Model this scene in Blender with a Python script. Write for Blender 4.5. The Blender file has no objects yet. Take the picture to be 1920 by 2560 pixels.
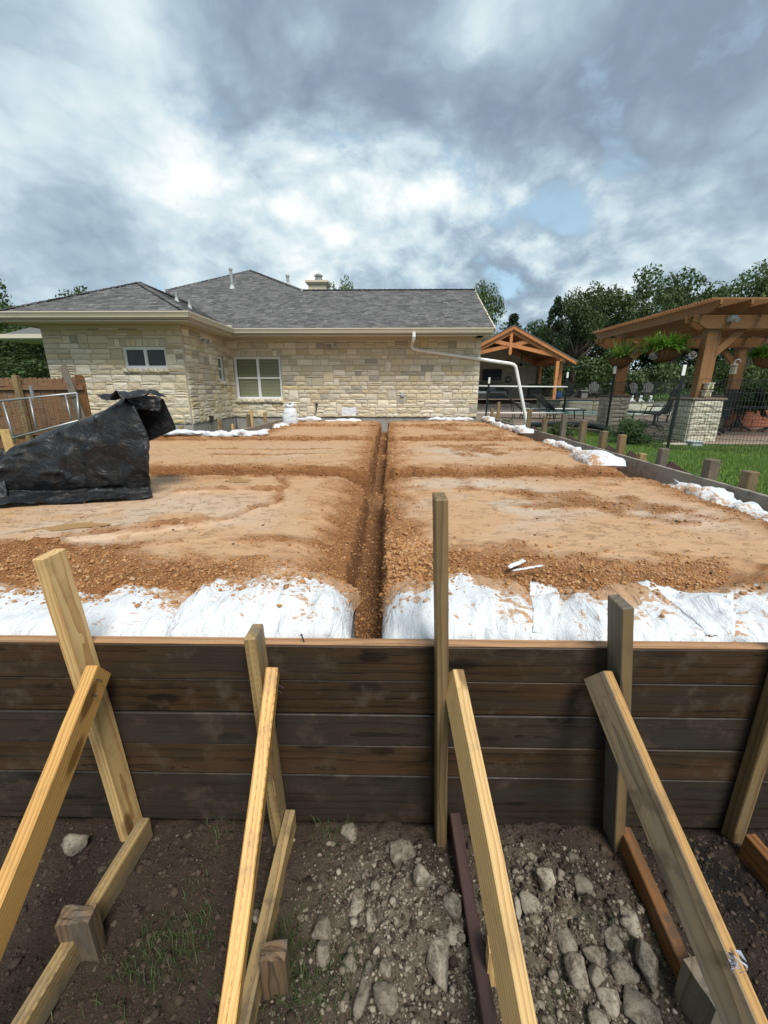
import bpy, bmesh, math, random
import numpy as np
from mathutils import Vector, Matrix

S = bpy.context.scene
COL = S.collection
R = math.radians

# ------------------------------------------------------------------ camera
cam_d = bpy.data.cameras.new('camera')
cam = bpy.data.objects.new('camera', cam_d)
COL.objects.link(cam)
cam.location = (0, 0, 1.6)
cam.rotation_euler = (R(90 - 16.446), 0, R(0.951))
cam_d.sensor_fit = 'VERTICAL'
cam_d.sensor_height = 36.0
cam_d.lens = 36.0 * 1040 / 2560
cam_d.clip_start = 0.02
cam_d.clip_end = 2000
S.camera = cam

# ------------------------------------------------------------------ exposure
S.render.engine = 'CYCLES'
S.cycles.use_denoising = True
S.cycles.max_bounces = 6
S.cycles.transparent_max_bounces = 8
S.view_settings.view_transform = 'Standard'
S.view_settings.look = 'None'
S.view_settings.exposure = 1.5
S.view_settings.gamma = 1.0
S.view_settings.use_curve_mapping = False


# ------------------------------------------------------------------ node helpers
class G:
    """small wrapper to write node graphs in few lines"""
    def __init__(self, tree):
        self.t = tree
        tree.nodes.clear()

    def n(self, kind, *ins, out=0, **props):
        nd = self.t.nodes.new(kind)
        kw = {}
        for k, v in props.items():
            if hasattr(nd, k) and k not in ('color',):
                setattr(nd, k, v)
            else:
                kw[k] = v
        for i, v in enumerate(ins):
            self.put(nd.inputs[i], v)
        for k, v in kw.items():
            self.put(nd.inputs[k.replace('_', ' ')], v)
        return nd.outputs[out] if out is not None else nd

    def put(self, sock, v):
        if v is None:
            return
        if isinstance(v, bpy.types.NodeSocket):
            self.t.links.new(v, sock)
        else:
            if sock.type == 'RGBA' and len(v) == 3:
                v = (*v, 1)
            sock.default_value = v

    def m(self, op, a, b=0.0, c=0.0, clamp=False):
        nd = self.t.nodes.new('ShaderNodeMath')
        nd.operation = op
        nd.use_clamp = clamp
        self.put(nd.inputs[0], a); self.put(nd.inputs[1], b); self.put(nd.inputs[2], c)
        return nd.outputs[0]

    def v(self, op, a, b=(0, 0, 0), scale=None, out=0):
        nd = self.t.nodes.new('ShaderNodeVectorMath')
        nd.operation = op
        self.put(nd.inputs[0], a)
        self.put(nd.inputs[1], b)
        if scale is not None:
            self.put(nd.inputs['Scale'], scale)
        return nd.outputs[out]

    def mix(self, f, a, b, mode='MIX'):
        nd = self.t.nodes.new('ShaderNodeMix')
        nd.data_type = 'RGBA'; nd.blend_type = mode
        self.put(nd.inputs[0], f); self.put(nd.inputs[6], a); self.put(nd.inputs[7], b)
        return nd.outputs[2]

    def noise(self, vec, scale, detail=4, rough=.55, dist=0.0, out=0):
        nd = self.t.nodes.new('ShaderNodeTexNoise')
        self.put(nd.inputs['Vector'], vec)
        nd.inputs['Scale'].default_value = scale
        nd.inputs['Detail'].default_value = detail
        nd.inputs['Roughness'].default_value = rough
        nd.inputs['Distortion'].default_value = dist
        return nd.outputs[out]

    def rng(self, x, a, b, c=0.0, d=1.0, smooth=False):
        nd = self.t.nodes.new('ShaderNodeMapRange')
        if smooth:
            nd.interpolation_type = 'SMOOTHSTEP'
        for i, v in enumerate((x, a, b, c, d)):
            self.put(nd.inputs[i], v)
        return nd.outputs[0]

    def ramp(self, f, stops):
        nd = self.t.nodes.new('ShaderNodeValToRGB')
        el = nd.color_ramp.elements
        while len(el) < len(stops):
            el.new(0.5)
        for e, (p, c) in zip(el, stops):
            e.position = p
            e.color = (*c, 1) if len(c) == 3 else c
        self.put(nd.inputs[0], f)
        return nd.outputs[0]

    def bump(self, h, strength=.5, dist=.01, normal=None):
        nd = self.t.nodes.new('ShaderNodeBump')
        nd.inputs['Strength'].default_value = strength
        nd.inputs['Distance'].default_value = dist
        self.put(nd.inputs['Height'], h)
        if normal is not None:
            self.put(nd.inputs['Normal'], normal)
        return nd.outputs[0]

    def surf(self, col, rough=.7, normal=None, spec=.4, metal=0.0, **kw):
        p = self.t.nodes.new('ShaderNodeBsdfPrincipled')
        self.put(p.inputs['Base Color'], col)
        self.put(p.inputs['Roughness'], rough)
        self.put(p.inputs['Specular IOR Level'], spec)
        self.put(p.inputs['Metallic'], metal)
        if normal is not None:
            self.put(p.inputs['Normal'], normal)
        for k, v in kw.items():
            self.put(p.inputs[k.replace('_', ' ')], v)
        o = self.t.nodes.new('ShaderNodeOutputMaterial')
        self.t.links.new(p.outputs[0], o.inputs[0])
        return p

    def coord(self, which='Object'):
        return self.t.nodes.new('ShaderNodeTexCoord').outputs[which]

    def rand(self):
        """one number per object and per loose piece"""
        a = self.t.nodes.new('ShaderNodeObjectInfo').outputs['Random']
        b = self.t.nodes.new('ShaderNodeNewGeometry').outputs['Random Per Island']
        return self.m('FRACT', self.m('ADD', self.m('MULTIPLY', a, 7.13), b))


def mat(name):
    m = bpy.data.materials.new(name)
    m.use_nodes = True
    return m, G(m.node_tree)


# ------------------------------------------------------------------ world: cloudy sky
SUN_EL, SUN_AZ = 56.0, 158.0      # azimuth clockwise from +Y: high, behind the camera on the right
world = bpy.data.worlds.new('World')
S.world = world
world.use_nodes = True
g = G(world.node_tree)


def pix_dir(u, v):
    """direction of a place in the sky, from its azimuth and height as the camera sees them"""
    p, y = R(16.446), R(0.951)
    f = Vector((0, math.cos(p), -math.sin(p))); up = Vector((0, math.sin(p), math.cos(p))); rt = Vector((1, 0, 0))
    d = f + rt * ((u - 960) / 1040) + up * ((1280 - v) / 1040)
    return (Matrix.Rotation(y, 3, 'Z') @ d).normalized()


def build_sky():
    d = g.v('NORMALIZE', g.coord('Generated'))
    sep = g.n('ShaderNodeSeparateXYZ', d, out=None)
    dz = g.m('MAXIMUM', sep.outputs[2], 0.0)
    inv = g.m('DIVIDE', 1.0, g.m('ADD', dz, 0.75))
    p = g.v('SCALE', d, scale=inv)                       # cloud layer seen in perspective
    p = g.v('MULTIPLY', p, (1.5, 1.5, 2.1))
    warp = g.noise(p, 1.6, 4, .55, 0, out=1)
    pw = g.v('ADD', p, g.v('SCALE', g.v('SUBTRACT', warp, (.5, .5, .5)), scale=0.22))
    big = g.noise(pw, 1.25, 3, .5)
    mid = g.noise(pw, 3.4, 6, .55)
    fine = g.noise(pw, 9.0, 9, .6)
    bil = None                                            # billows: rounded heads with creases between
    for sc, w, off in ((2.3, .50, 3.1), (4.9, .30, 7.7), (10.5, .16, 1.3), (23.0, .08, 5.9)):
        n_ = g.noise(g.v('ADD', pw, (off, off * .7, off * 1.3)), sc, 1, .5)
        b_ = g.m('MULTIPLY', g.m('ABSOLUTE', g.m('SUBTRACT', n_, .5)), w * 2.0)
        bil = b_ if bil is None else g.m('ADD', bil, b_)
    puff = g.n('ShaderNodeTexVoronoi', g.v('ADD', pw, g.v('SCALE', g.noise(p, 7, 4, .6, out=1), scale=.16)), Scale=9.0, feature='SMOOTH_F1')

    def blob(u, v, sharp, amp, acc):
        dd = pix_dir(u, v)
        dot = g.v('DOT_PRODUCT', g.v('NORMALIZE', g.v('ADD', d, g.v('SCALE', g.v('SUBTRACT', warp, (.5, .5, .5)), scale=.30))), tuple(dd), out=1)
        e = g.m('MULTIPLY', g.m('POWER', 2.718, g.m('MULTIPLY', g.m('SUBTRACT', dot, 1.0), sharp)), amp)
        return e if acc is None else g.m('ADD', acc, e)

    t = None
    for (u, v, s, a) in SKY_BLOBS:
        t = blob(u, v, s, a, t)
    heap = None
    for (u, v, s, a) in SKY_HEAPS:
        heap = blob(u, v, s, a, heap)
    hole = None
    for (u, v, s, a) in SKY_HOLES:
        hole = blob(u, v, s, a, hole)
    tone = g.m('ADD', g.m('MULTIPLY', g.m('SUBTRACT', big, .5), .75), g.m('MULTIPLY', g.m('SUBTRACT', mid, .5), .62))
    tone = g.m('ADD', tone, g.m('MULTIPLY', g.m('SUBTRACT', fine, .5), .24))
    tone = g.m('ADD', tone, g.m('MULTIPLY', g.m('SUBTRACT', bil, .20), 1.25))
    tone = g.m('ADD', g.m('ADD', g.m('ADD', tone, t), .505), g.m('MULTIPLY', hole, .30))
    # heaped cloud: crisp rounded heads where the deck breaks up
    lump = g.m('ADD', g.m('MULTIPLY', g.m('SUBTRACT', .42, puff), .9), g.m('MULTIPLY', g.m('SUBTRACT', fine, .5), 1.1))
    lump = g.m('ADD', lump, g.m('MULTIPLY', g.m('SUBTRACT', mid, .5), 1.3))
    tone = g.m('ADD', tone, g.m('MULTIPLY', heap, g.m('MULTIPLY', lump, .75)))
    cloud = g.ramp(tone, [(0.0, (.21, .272, .35)), (.25, (.27, .355, .44)), (.45, (.37, .475, .555)),
                          (.60, (.49, .60, .66)), (.80, (.64, .72, .75)), (1.0, (.82, .855, .86))])
    # clear air between the clouds
    sky = g.n('ShaderNodeTexSky', sky_type='NISHITA', sun_disc=False, sun_elevation=R(SUN_EL),
              sun_rotation=R(SUN_AZ), air_density=1.0, dust_density=1.0, ozone_density=1.5)
    clear = g.mix(.35, g.v('MULTIPLY', g.v('SCALE', sky, scale=0.13), (.9, 1.12, 1.05)), (.62, .74, .80))
    gap = g.m('SUBTRACT', g.m('ADD', hole, g.m('MULTIPLY', g.m('SUBTRACT', .5, mid), 1.2)), g.m('MULTIPLY', lump, .55))
    gap = g.rng(gap, .30, .62, 0, .92, smooth=True)
    col = g.mix(gap, cloud, clear)
    # ground colour below the horizon
    low = g.rng(sep.outputs[2], -.06, -.01, 1, 0)
    col = g.mix(low, col, (.10, .085, .06))
    bg = g.n('ShaderNodeBackground', col, SKY_STRENGTH)
    o = g.t.nodes.new('ShaderNodeOutputWorld')
    g.t.links.new(bg, o.inputs[0])


SKY_STRENGTH = .435
SKY_HEAPS = [(900, 560, 22, .9), (1500, 600, 60, .7), (1280, 640, 60, .5)]
SKY_BLOBS = [(820, 640, 30, .34), (1000, 480, 110, .12), (1290, 60, 130, .50), (350, 60, 110, .32),
             (1520, 320, 18, -.46), (800, 60, 30, -.40), (1150, 230, 60, -.30), (1700, 420, 50, -.14), (250, 560, 60, -.12),
             (1650, 590, 60, .40), (350, 250, 30, .06), (40, 440, 150, .16), (1060, 360, 160, .22)]
SKY_HOLES = [(880, 385, 420, .50), (1260, 520, 190, .62), (560, 415, 600, .42), (1120, 450, 500, .45), (1520, 490, 300, .40)]
build_sky()

# ------------------------------------------------------------------ sun behind thin cloud: broad, soft
sun_d = bpy.data.lights.new('sun', 'SUN')
sun_d.energy = 1.5
sun_d.angle = R(22)
sun_d.color = (1.0, .965, .91)
sun = bpy.data.objects.new('sun', sun_d)
COL.objects.link(sun)
_sd = Vector((math.sin(R(SUN_AZ)) * math.cos(R(SUN_EL)), math.cos(R(SUN_AZ)) * math.cos(R(SUN_EL)), math.sin(R(SUN_EL))))
sun.rotation_euler = (-_sd).to_track_quat('-Z', 'Y').to_euler()
sun.location = (0, 0, 30)


# ------------------------------------------------------------------ object helpers
POS = {}


def tag(o, label=None, cat=None, group=None, kind=None):
    if label: o['label'] = label
    if cat: o['category'] = cat
    if group: o['group'] = group
    if kind: o['kind'] = kind
    return o


def thing(name, label, cat, loc, group=None):
    o = bpy.data.objects.new(name, None)
    COL.objects.link(o)
    o.location = loc
    o.empty_display_size = .1
    POS[o.name] = Vector(loc)
    return tag(o, label, cat, group)


def put(name, me, m=None, parent=None, loc=(0, 0, 0), rot=None, scale=None):
    """link a mesh; loc is in world space"""
    o = bpy.data.objects.new(name, me)
    COL.objects.link(o)
    loc = Vector(loc)
    POS[o.name] = loc.copy()
    if parent is not None:
        o.parent = parent
        loc = loc - POS[parent.name]
    o.location = loc
    if rot is not None:
        o.rotation_euler = rot
    if scale is not None:
        o.scale = scale
    if m is not None and len(me.materials) == 0:
        me.materials.append(m)
    return o


class MB:
    """collects shapes in world space; build() makes ONE mesh object with its origin at the base of the shapes"""
    def __init__(self):
        self.v = []; self.f = []

    def add(self, vs, fs):
        n = len(self.v)
        self.v += [tuple(p) for p in vs]
        self.f += [tuple(n + i for i in f) for f in fs]
        return self

    def box(self, x0, x1, y0, y1, z0, z1):
        vs = [(x, y, z) for z in (z0, z1) for x, y in ((x0, y0), (x1, y0), (x1, y1), (x0, y1))]
        return self.add(vs, [(3, 2, 1, 0), (4, 5, 6, 7), (0, 1, 5, 4), (1, 2, 6, 5), (2, 3, 7, 6), (3, 0, 4, 7)])

    def beam(self, p0, p1, w, h, up=(0, 0, 1)):
        p0, p1 = Vector(p0), Vector(p1)
        x = (p1 - p0).normalized()
        y = Vector(up).cross(x)
        if y.length < 1e-5:
            y = Vector((1, 0, 0)).cross(x)
        y.normalize()
        z = x.cross(y)
        vs = []
        for p in (p0, p1):
            for a, b in ((-1, -1), (1, -1), (1, 1), (-1, 1)):
                vs.append(p + y * (a * w / 2) + z * (b * h / 2))
        return self.add(vs, [(0, 3, 2, 1), (4, 5, 6, 7), (0, 1, 5, 4), (1, 2, 6, 5), (2, 3, 7, 6), (3, 0, 4, 7)])

    def tube(self, pts, r, n=8, caps=True):
        pts = [Vector(p) for p in pts]
        rr = r if isinstance(r, (list, tuple)) else [r] * len(pts)
        rings = []
        prev = None
        for i, p in enumerate(pts):
            a = pts[max(i - 1, 0)]; b = pts[min(i + 1, len(pts) - 1)]
            d = (b - a).normalized()
            if prev is None:
                u = d.cross(Vector((0, 0, 1)))
                if u.length < .1:
                    u = d.cross(Vector((1, 0, 0)))
            else:
                u = prev - d * prev.dot(d)
            u.normalize()
            prev = u
            w = d.cross(u)
            rings.append([p + (u * math.cos(2 * math.pi * k / n) + w * math.sin(2 * math.pi * k / n)) * rr[i] for k in range(n)])
        vs = [q for ring in rings for q in ring]
        fs = []
        for i in range(len(pts) - 1):
            for k in range(n):
                fs.append((i * n + k, i * n + (k + 1) % n, (i + 1) * n + (k + 1) % n, (i + 1) * n + k))
        if caps:
            fs.append(tuple(range(n - 1, -1, -1)))
            fs.append(tuple((len(pts) - 1) * n + k for k in range(n)))
        return self.add(vs, fs)

    def lathe(self, prof, c, n=16):
        vs, fs = [], []
        for r, z in prof:
            for k in range(n):
                a = 2 * math.pi * k / n
                vs.append((c[0] + r * math.cos(a), c[1] + r * math.sin(a), c[2] + z))
        for i in range(len(prof) - 1):
            for k in range(n):
                fs.append((i * n + k, i * n + (k + 1) % n, (i + 1) * n + (k + 1) % n, (i + 1) * n + k))
        fs.append(tuple(range(n - 1, -1, -1)))
        fs.append(tuple((len(prof) - 1) * n + k for k in range(n)))
        return self.add(vs, fs)

    def prism(self, poly, vec):
        """poly: list of 3-D points; extruded by vec"""
        n = len(poly)
        vec = Vector(vec)
        vs = [Vector(p) for p in poly] + [Vector(p) + vec for p in poly]
        fs = [tuple(range(n - 1, -1, -1)), tuple(range(n, 2 * n))]
        for i in range(n):
            fs.append((i, (i + 1) % n, n + (i + 1) % n, n + i))
        return self.add(vs, fs)

    def quad(self, *pts):
        return self.add(pts, [tuple(range(len(pts)))])

    def mesh(self, name, off):
        me = bpy.data.meshes.new(name)
        me.from_pydata([(p[0] - off[0], p[1] - off[1], p[2] - off[2]) for p in self.v], [], self.f)
        me.validate()
        return me

    def build(self, name, m, parent=None, smooth=False, bevel=0.0, label=None, cat=None, group=None, kind=None):
        a = np.array([tuple(p) for p in self.v])
        lo, hi = a.min(0), a.max(0)
        off = ((lo[0] + hi[0]) / 2, (lo[1] + hi[1]) / 2, lo[2])
        me = self.mesh(name, off)
        bm = bmesh.new()
        bm.from_mesh(me)
        bmesh.ops.recalc_face_normals(bm, faces=bm.faces)
        if bevel:
            bmesh.ops.bevel(bm, geom=[e for e in bm.edges if e.is_manifold and e.calc_face_angle(0) > .6], offset=bevel, segments=1, affect='EDGES')
        bm.to_mesh(me)
        bm.free()
        if smooth:
            me.polygons.foreach_set('use_smooth', [True] * len(me.polygons))
        o = put(name, me, m, parent, off)
        return tag(o, label, cat, group, kind)


def timber(name, p0, p1, w, h, m, parent=None, up=(0, 0, 1), bevel=.003, seed=0, warp=.0, segs=1, **tags):
    """sawn timber with its own length along local X (so the grain follows it); w across, h along 'up'"""
    p0, p1 = Vector(p0), Vector(p1)
    L = (p1 - p0).length
    x = (p1 - p0).normalized()
    y = Vector(up).cross(x)
    if y.length < 1e-4:
        y = Vector((0, 1, 0))
    y.normalize()
    z = x.cross(y)
    bm = bmesh.new()
    bmesh.ops.create_cube(bm, size=1)
    for v in bm.verts:
        v.co = Vector((v.co.x * L, v.co.y * w, v.co.z * h))
    if segs > 1:
        bmesh.ops.subdivide_edges(bm, edges=[e for e in bm.edges if abs(e.verts[0].co.x - e.verts[1].co.x) > L * .5], cuts=segs - 1)
        rr = random.Random(seed)
        ph = rr.uniform(0, 6)
        for v in bm.verts:
            v.co.y += warp * math.sin(v.co.x / L * 5 + ph)
            v.co.z += warp * .6 * math.sin(v.co.x / L * 7 + ph * 2)
    if bevel:
        bmesh.ops.bevel(bm, geom=[e for e in bm.edges if e.calc_face_angle(0) > .6], offset=bevel, segments=1, affect='EDGES')
    me = bpy.data.meshes.new(name)
    bm.to_mesh(me)
    bm.free()
    o = put(name, me, m, parent, (p0 + p1) / 2)
    o.rotation_euler = Matrix((x, y, z)).transposed().to_euler()
    return tag(o, tags.get('label'), tags.get('cat'), tags.get('group'), tags.get('kind'))


def np_mesh(name, V, F, smooth=False, attrs=None):
    """fast mesh from arrays; F is (n,3) or (n,4)"""
    me = bpy.data.meshes.new(name)
    V = np.ascontiguousarray(V, dtype=np.float32); F = np.ascontiguousarray(F, dtype=np.int32)
    n, k = F.shape
    me.vertices.add(len(V)); me.vertices.foreach_set('co', V.ravel())
    me.loops.add(n * k); me.loops.foreach_set('vertex_index', F.ravel())
    me.polygons.add(n)
    me.polygons.foreach_set('loop_start', np.arange(0, n * k, k, dtype=np.int32))
    me.polygons.foreach_set('loop_total', np.full(n, k, dtype=np.int32))
    if smooth:
        me.polygons.foreach_set('use_smooth', np.ones(n, dtype=bool))
    for an, av in (attrs or {}).items():
        at = me.attributes.new(an, 'FLOAT', 'POINT')
        at.data.foreach_set('value', np.ascontiguousarray(av, dtype=np.float32))
    me.update(calc_edges=True)
    return me


def hash2(ix, iy, seed):
    h = (ix.astype(np.int64) * 374761393 + iy.astype(np.int64) * 668265263 + seed * 974711) & 0xffffffff
    h = ((h ^ (h >> 13)) * 1274126177) & 0xffffffff
    return ((h ^ (h >> 16)) & 0xffff) / 65535.0


def vn(x, y, seed=0):
    """value noise 0..1"""
    x = np.asarray(x, float); y = np.asarray(y, float)
    ix, iy = np.floor(x), np.floor(y)
    fx, fy = x - ix, y - iy
    fx = fx * fx * (3 - 2 * fx); fy = fy * fy * (3 - 2 * fy)
    a = hash2(ix, iy, seed); b = hash2(ix + 1, iy, seed); c = hash2(ix, iy + 1, seed); d = hash2(ix + 1, iy + 1, seed)
    return (a * (1 - fx) + b * fx) * (1 - fy) + (c * (1 - fx) + d * fx) * fy


def fbm(x, y, seed=0, oct=4, gain=.5):
    s, a, t = 0, 1.0, 0
    for o in range(oct):
        s = s + a * vn(x * 2 ** o, y * 2 ** o, seed + o * 17); t += a; a *= gain
    return s / t


def sstep(a, b, x):
    t = np.clip((x - a) / (b - a), 0, 1)
    return t * t * (3 - 2 * t)


def ico():
    bm = bmesh.new()
    bmesh.ops.create_icosphere(bm, subdivisions=1, radius=1)
    V = np.array([v.co[:] for v in bm.verts]); F = np.array([[v.index for v in f.verts] for f in bm.faces])
    bm.free()
    return V, F


ICO_V, ICO_F = ico()


def rubble(name, P, size, rng, flat=.7, m=None, smooth=False, jitter=.28, embed=.35, kind='stuff'):
    """many little lumps as ONE mesh: P (n,3) resting points, size (n,) radii"""
    n = len(P)
    k = len(ICO_V)
    V = np.repeat(ICO_V[None], n, 0) * (1 + rng.uniform(-jitter, jitter, (n, k, 1)))
    V = V * np.stack([rng.uniform(.75, 1.25, n), rng.uniform(.75, 1.25, n), rng.uniform(.8, 1.1, n) * flat], 1)[:, None, :]
    a = rng.uniform(0, 2 * np.pi, n); ca, sa = np.cos(a), np.sin(a)
    x = V[..., 0] * ca[:, None] - V[..., 1] * sa[:, None]; y = V[..., 0] * sa[:, None] + V[..., 1] * ca[:, None]
    V = np.stack([x, y, V[..., 2]], -1) * size[:, None, None]
    V = V + P[:, None, :] + np.array([0, 0, 1]) * (size * flat * (1 - 2 * embed) + 0)[:, None, None]
    F = (ICO_F[None] + (np.arange(n) * k)[:, None, None]).reshape(-1, 3)
    V = V.reshape(-1, 3)
    off = V.mean(0); off[2] = V[:, 2].min()
    me = np_mesh(name, V - off, F, smooth)
    o = put(name, me, m, None, off)
    return tag(o, kind=kind)
# ------------------------------------------------------------------ materials
def wood(name, light, dark, rings=55, streak=.5, rough=.6, grey=0.0, greycol=(.20, .19, .17), wet=0.0, bump=.35, knots=True, dirt=0.0, spread=.25, lx=1.0, incised=0.0, stain=None):
    m, g = mat(name)
    c = g.coord('Object')
    r = g.rand()
    off = g.n('ShaderNodeCombineXYZ', g.m('MULTIPLY', r, 37.0), g.m('MULTIPLY', r, 11.0), g.m('MULTIPLY', r, 23.0))
    co = g.v('ADD', c, off)
    # growth rings round a pith lying outside the piece
    sp = g.n('ShaderNodeSeparateXYZ', c, out=None)
    wob = g.noise(g.v('MULTIPLY', co, (1.6 * lx, 5, 5)), 1.0, 3, .5)
    yy = g.m('ADD', sp.outputs[1], g.m('ADD', .02, g.m('MULTIPLY', wob, .05)))
    zz = g.m('ADD', sp.outputs[2], g.m('SUBTRACT', g.m('MULTIPLY', r, .16), .11))
    rad = g.m('SQRT', g.m('ADD', g.m('MULTIPLY', yy, yy), g.m('MULTIPLY', zz, zz)))
    rad = g.m('ADD', rad, g.m('MULTIPLY', g.noise(g.v('MULTIPLY', co, (2.2 * lx, 14, 14)), 1.0, 2, .5), .022))
    ring = g.m('FRACT', g.m('MULTIPLY', rad, float(rings)))
    ring = g.m('POWER', ring, 2.6)
    fine = g.noise(g.v('MULTIPLY', co, (3.0 * lx, 160, 160)), 1.0, 4, .6)
    blot = g.noise(g.v('MULTIPLY', co, (2.4 * lx, 13, 13)), 1.0, 4, .55)
    f = g.m('ADD', g.m('MULTIPLY', ring, .78), g.m('MULTIPLY', g.m('SUBTRACT', fine, .5), streak))
    f = g.m('ADD', f, g.m('MULTIPLY', g.m('SUBTRACT', blot, .5), .7), clamp=True)
    col = g.mix(f, light, dark)
    if stain:
        sn = g.noise(g.v('MULTIPLY', co, (2.0, 5, 5)), 1.0, 5, .6, .6)
        col = g.mix(g.rng(sn, .48, .70, 0, .6, smooth=True), col, stain)
    if incised:
        # rows of short knife cuts left by pressure treatment
        row = g.m('ADD', g.m('MULTIPLY', sp.outputs[1], 105.0), g.m('MULTIPLY', sp.outputs[2], 105.0))
        rowi = g.m('FLOOR', row)
        across = g.m('LESS_THAN', g.m('ABSOLUTE', g.m('SUBTRACT', g.m('FRACT', row), .5)), .16)
        along_ = g.m('LESS_THAN', g.m('FRACT', g.m('ADD', g.m('MULTIPLY', sp.outputs[0], 42.0), g.m('MULTIPLY', rowi, .37))), .42)
        dots = g.m('MULTIPLY', g.m('MULTIPLY', across, along_), g.m('LESS_THAN', g.m('FRACT', g.m('MULTIPLY', rowi, .5)), .25))
        col = g.mix(g.m('MULTIPLY', dots, incised), col, tuple(x * .4 for x in dark))
    if knots:
        vor = g.n('ShaderNodeTexVoronoi', g.v('MULTIPLY', co, (3.2, 9, 9)), Scale=1.0)
        kn = g.rng(vor, .13, .24, 1, 0, smooth=True)
        col = g.mix(g.m('MULTIPLY', kn, .75), col, tuple(x * .35 for x in dark))
    val = g.m('ADD', 1 - spread, g.m('MULTIPLY', r, 2 * spread))
    col = g.mix(1.0, col, g.n('ShaderNodeCombineXYZ', val, val, val), 'MULTIPLY')
    if grey:
        gw = g.noise(g.v('MULTIPLY', co, (1.7, 9, 9)), 1.0, 5, .62)
        gm = g.rng(gw, .62 - grey * .5, .80 - grey * .35, 0, .85, smooth=True)
        gcol = g.mix(fine, tuple(x * .55 for x in greycol), tuple(min(1, x * 1.35) for x in greycol))
        col = g.mix(gm, col, gcol)
    if dirt:
        dn = g.noise(co, 9.0, 5, .65)
        col = g.mix(g.rng(dn, .52, .70, 0, dirt, smooth=True), col, (.07, .05, .035))
    h = g.m('ADD', g.m('MULTIPLY', fine, .7), g.m('MULTIPLY', ring, .3))
    rg = g.m('ADD', rough, g.m('MULTIPLY', g.m('SUBTRACT', blot, .5), .35))
    if wet:
        rg = g.m('SUBTRACT', rg, g.m('MULTIPLY', g.rng(blot, .45, .6), wet))
    g.surf(col, rg, g.bump(h, bump, .002), .35)
    return m


def plain(name, col, rough=.5, spec=.4, metal=0.0, vary=.12, scale=14, bump=0.0, dirt=None, dirtamt=.5, **kw):
    m, g = mat(name)
    c = g.coord('Object')
    n = g.noise(c, scale, 5, .6)
    r = g.rand()
    v = g.m('ADD', 1 - vary * 1.3, g.m('ADD', g.m('MULTIPLY', n, vary * 1.6), g.m('MULTIPLY', r, vary)))
    cc = g.mix(1.0, col, g.n('ShaderNodeCombineXYZ', v, v, v), 'MULTIPLY')
    if dirt:
        cc = g.mix(g.rng(g.noise(c, scale * .45, 6, .66), .48, .68, 0, dirtamt, smooth=True), cc, dirt)
    g.surf(cc, g.m('ADD', rough - .08, g.m('MULTIPLY', n, .16)), g.bump(n, bump, .01) if bump else None, spec, metal, **kw)
    return m


M = {}
M['pine'] = wood('fresh_pine', (.60, .405, .175), (.33, .15, .045), rings=100, streak=.45, rough=.55, bump=.3, spread=.10, dirt=.25)
M['pine_y'] = wood('yellow_pine', (.60, .345, .105), (.33, .135, .032), rings=115, streak=.4, rough=.5, bump=.3, spread=.10, dirt=.32, incised=.38)
M['pine_r'] = wood('orange_ringed_pine', (.60, .345, .105), (.31, .12, .028), rings=125, streak=.4, rough=.5, bump=.3, spread=.10, dirt=.25)
M['brace_old'] = wood('old_brown_brace', (.25, .18, .105), (.10, .068, .036), rings=60, rough=.65, streak=.9, grey=.45, greycol=(.17, .15, .12), dirt=.6, spread=.08)
M['pine_old'] = wood('treated_pine', (.36, .245, .105), (.13, .07, .028), rings=90, streak=.7, rough=.6, grey=.42, greycol=(.15, .125, .085), dirt=.6, spread=.15, incised=.42)
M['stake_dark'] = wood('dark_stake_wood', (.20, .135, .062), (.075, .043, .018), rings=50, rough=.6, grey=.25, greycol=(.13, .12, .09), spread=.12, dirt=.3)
M['grey_wood'] = wood('weathered_grey_wood', (.17, .135, .09), (.06, .045, .028), rings=45, rough=.7, streak=.8, grey=.55, greycol=(.125, .11, .088), dirt=.6, spread=.15)
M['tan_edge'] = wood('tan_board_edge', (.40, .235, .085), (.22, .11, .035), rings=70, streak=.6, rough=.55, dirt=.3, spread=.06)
M['form'] = wood('wet_form_board', (.048, .027, .013), (.009, .0055, .003), rings=30, streak=1.7, rough=.6, grey=.36, greycol=(.032, .024, .017), wet=.15, bump=.9, dirt=.8, spread=.12, lx=2.6, stain=(.066, .032, .013))
M['form_grey'] = wood('grey_form_board_face', (.037, .026, .017), (.009, .0065, .005), rings=30, streak=1.6, rough=.62, grey=.52, greycol=(.032, .026, .021), wet=.15, bump=.9, dirt=.7, spread=.12, lx=2.6, stain=(.050, .030, .016))
M['form_top'] = wood('form_board_edge', (.37, .205, .10), (.17, .085, .04), rings=40, streak=.8, rough=.55, bump=.4, knots=False, dirt=.25, spread=.08)
M['side_form'] = wood('grey_form_board', (.36, .295, .22), (.18, .135, .095), rings=30, streak=.9, rough=.7, grey=.62, greycol=(.29, .26, .215), dirt=.65, bump=.5, spread=.12)
M['brownboard'] = wood('dark_purple_board', (.075, .042, .036), (.03, .017, .015), rings=30, streak=.8, rough=.55, dirt=.6, spread=.05)
M['orange_board'] = wood('orange_wet_board', (.22, .098, .034), (.075, .032, .013), rings=40, streak=1.2, rough=.45, grey=.3, greycol=(.09, .065, .045), wet=.15, dirt=.8, spread=.05, lx=2.0)
M['fence'] = wood('cedar_picket', (.22, .115, .055), (.10, .048, .022), rings=40, streak=.8, rough=.7, grey=.35, greycol=(.22, .15, .10), spread=.2)
M['pergola'] = wood('stained_pergola_wood', (.255, .125, .048), (.18, .082, .030), rings=22, streak=.5, rough=.6, knots=False, spread=.08, bump=.2)
M['pavilion'] = wood('cedar_beam', (.50, .21, .075), (.34, .12, .04), rings=26, streak=.5, rough=.5, knots=True, spread=.1, bump=.2)
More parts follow.
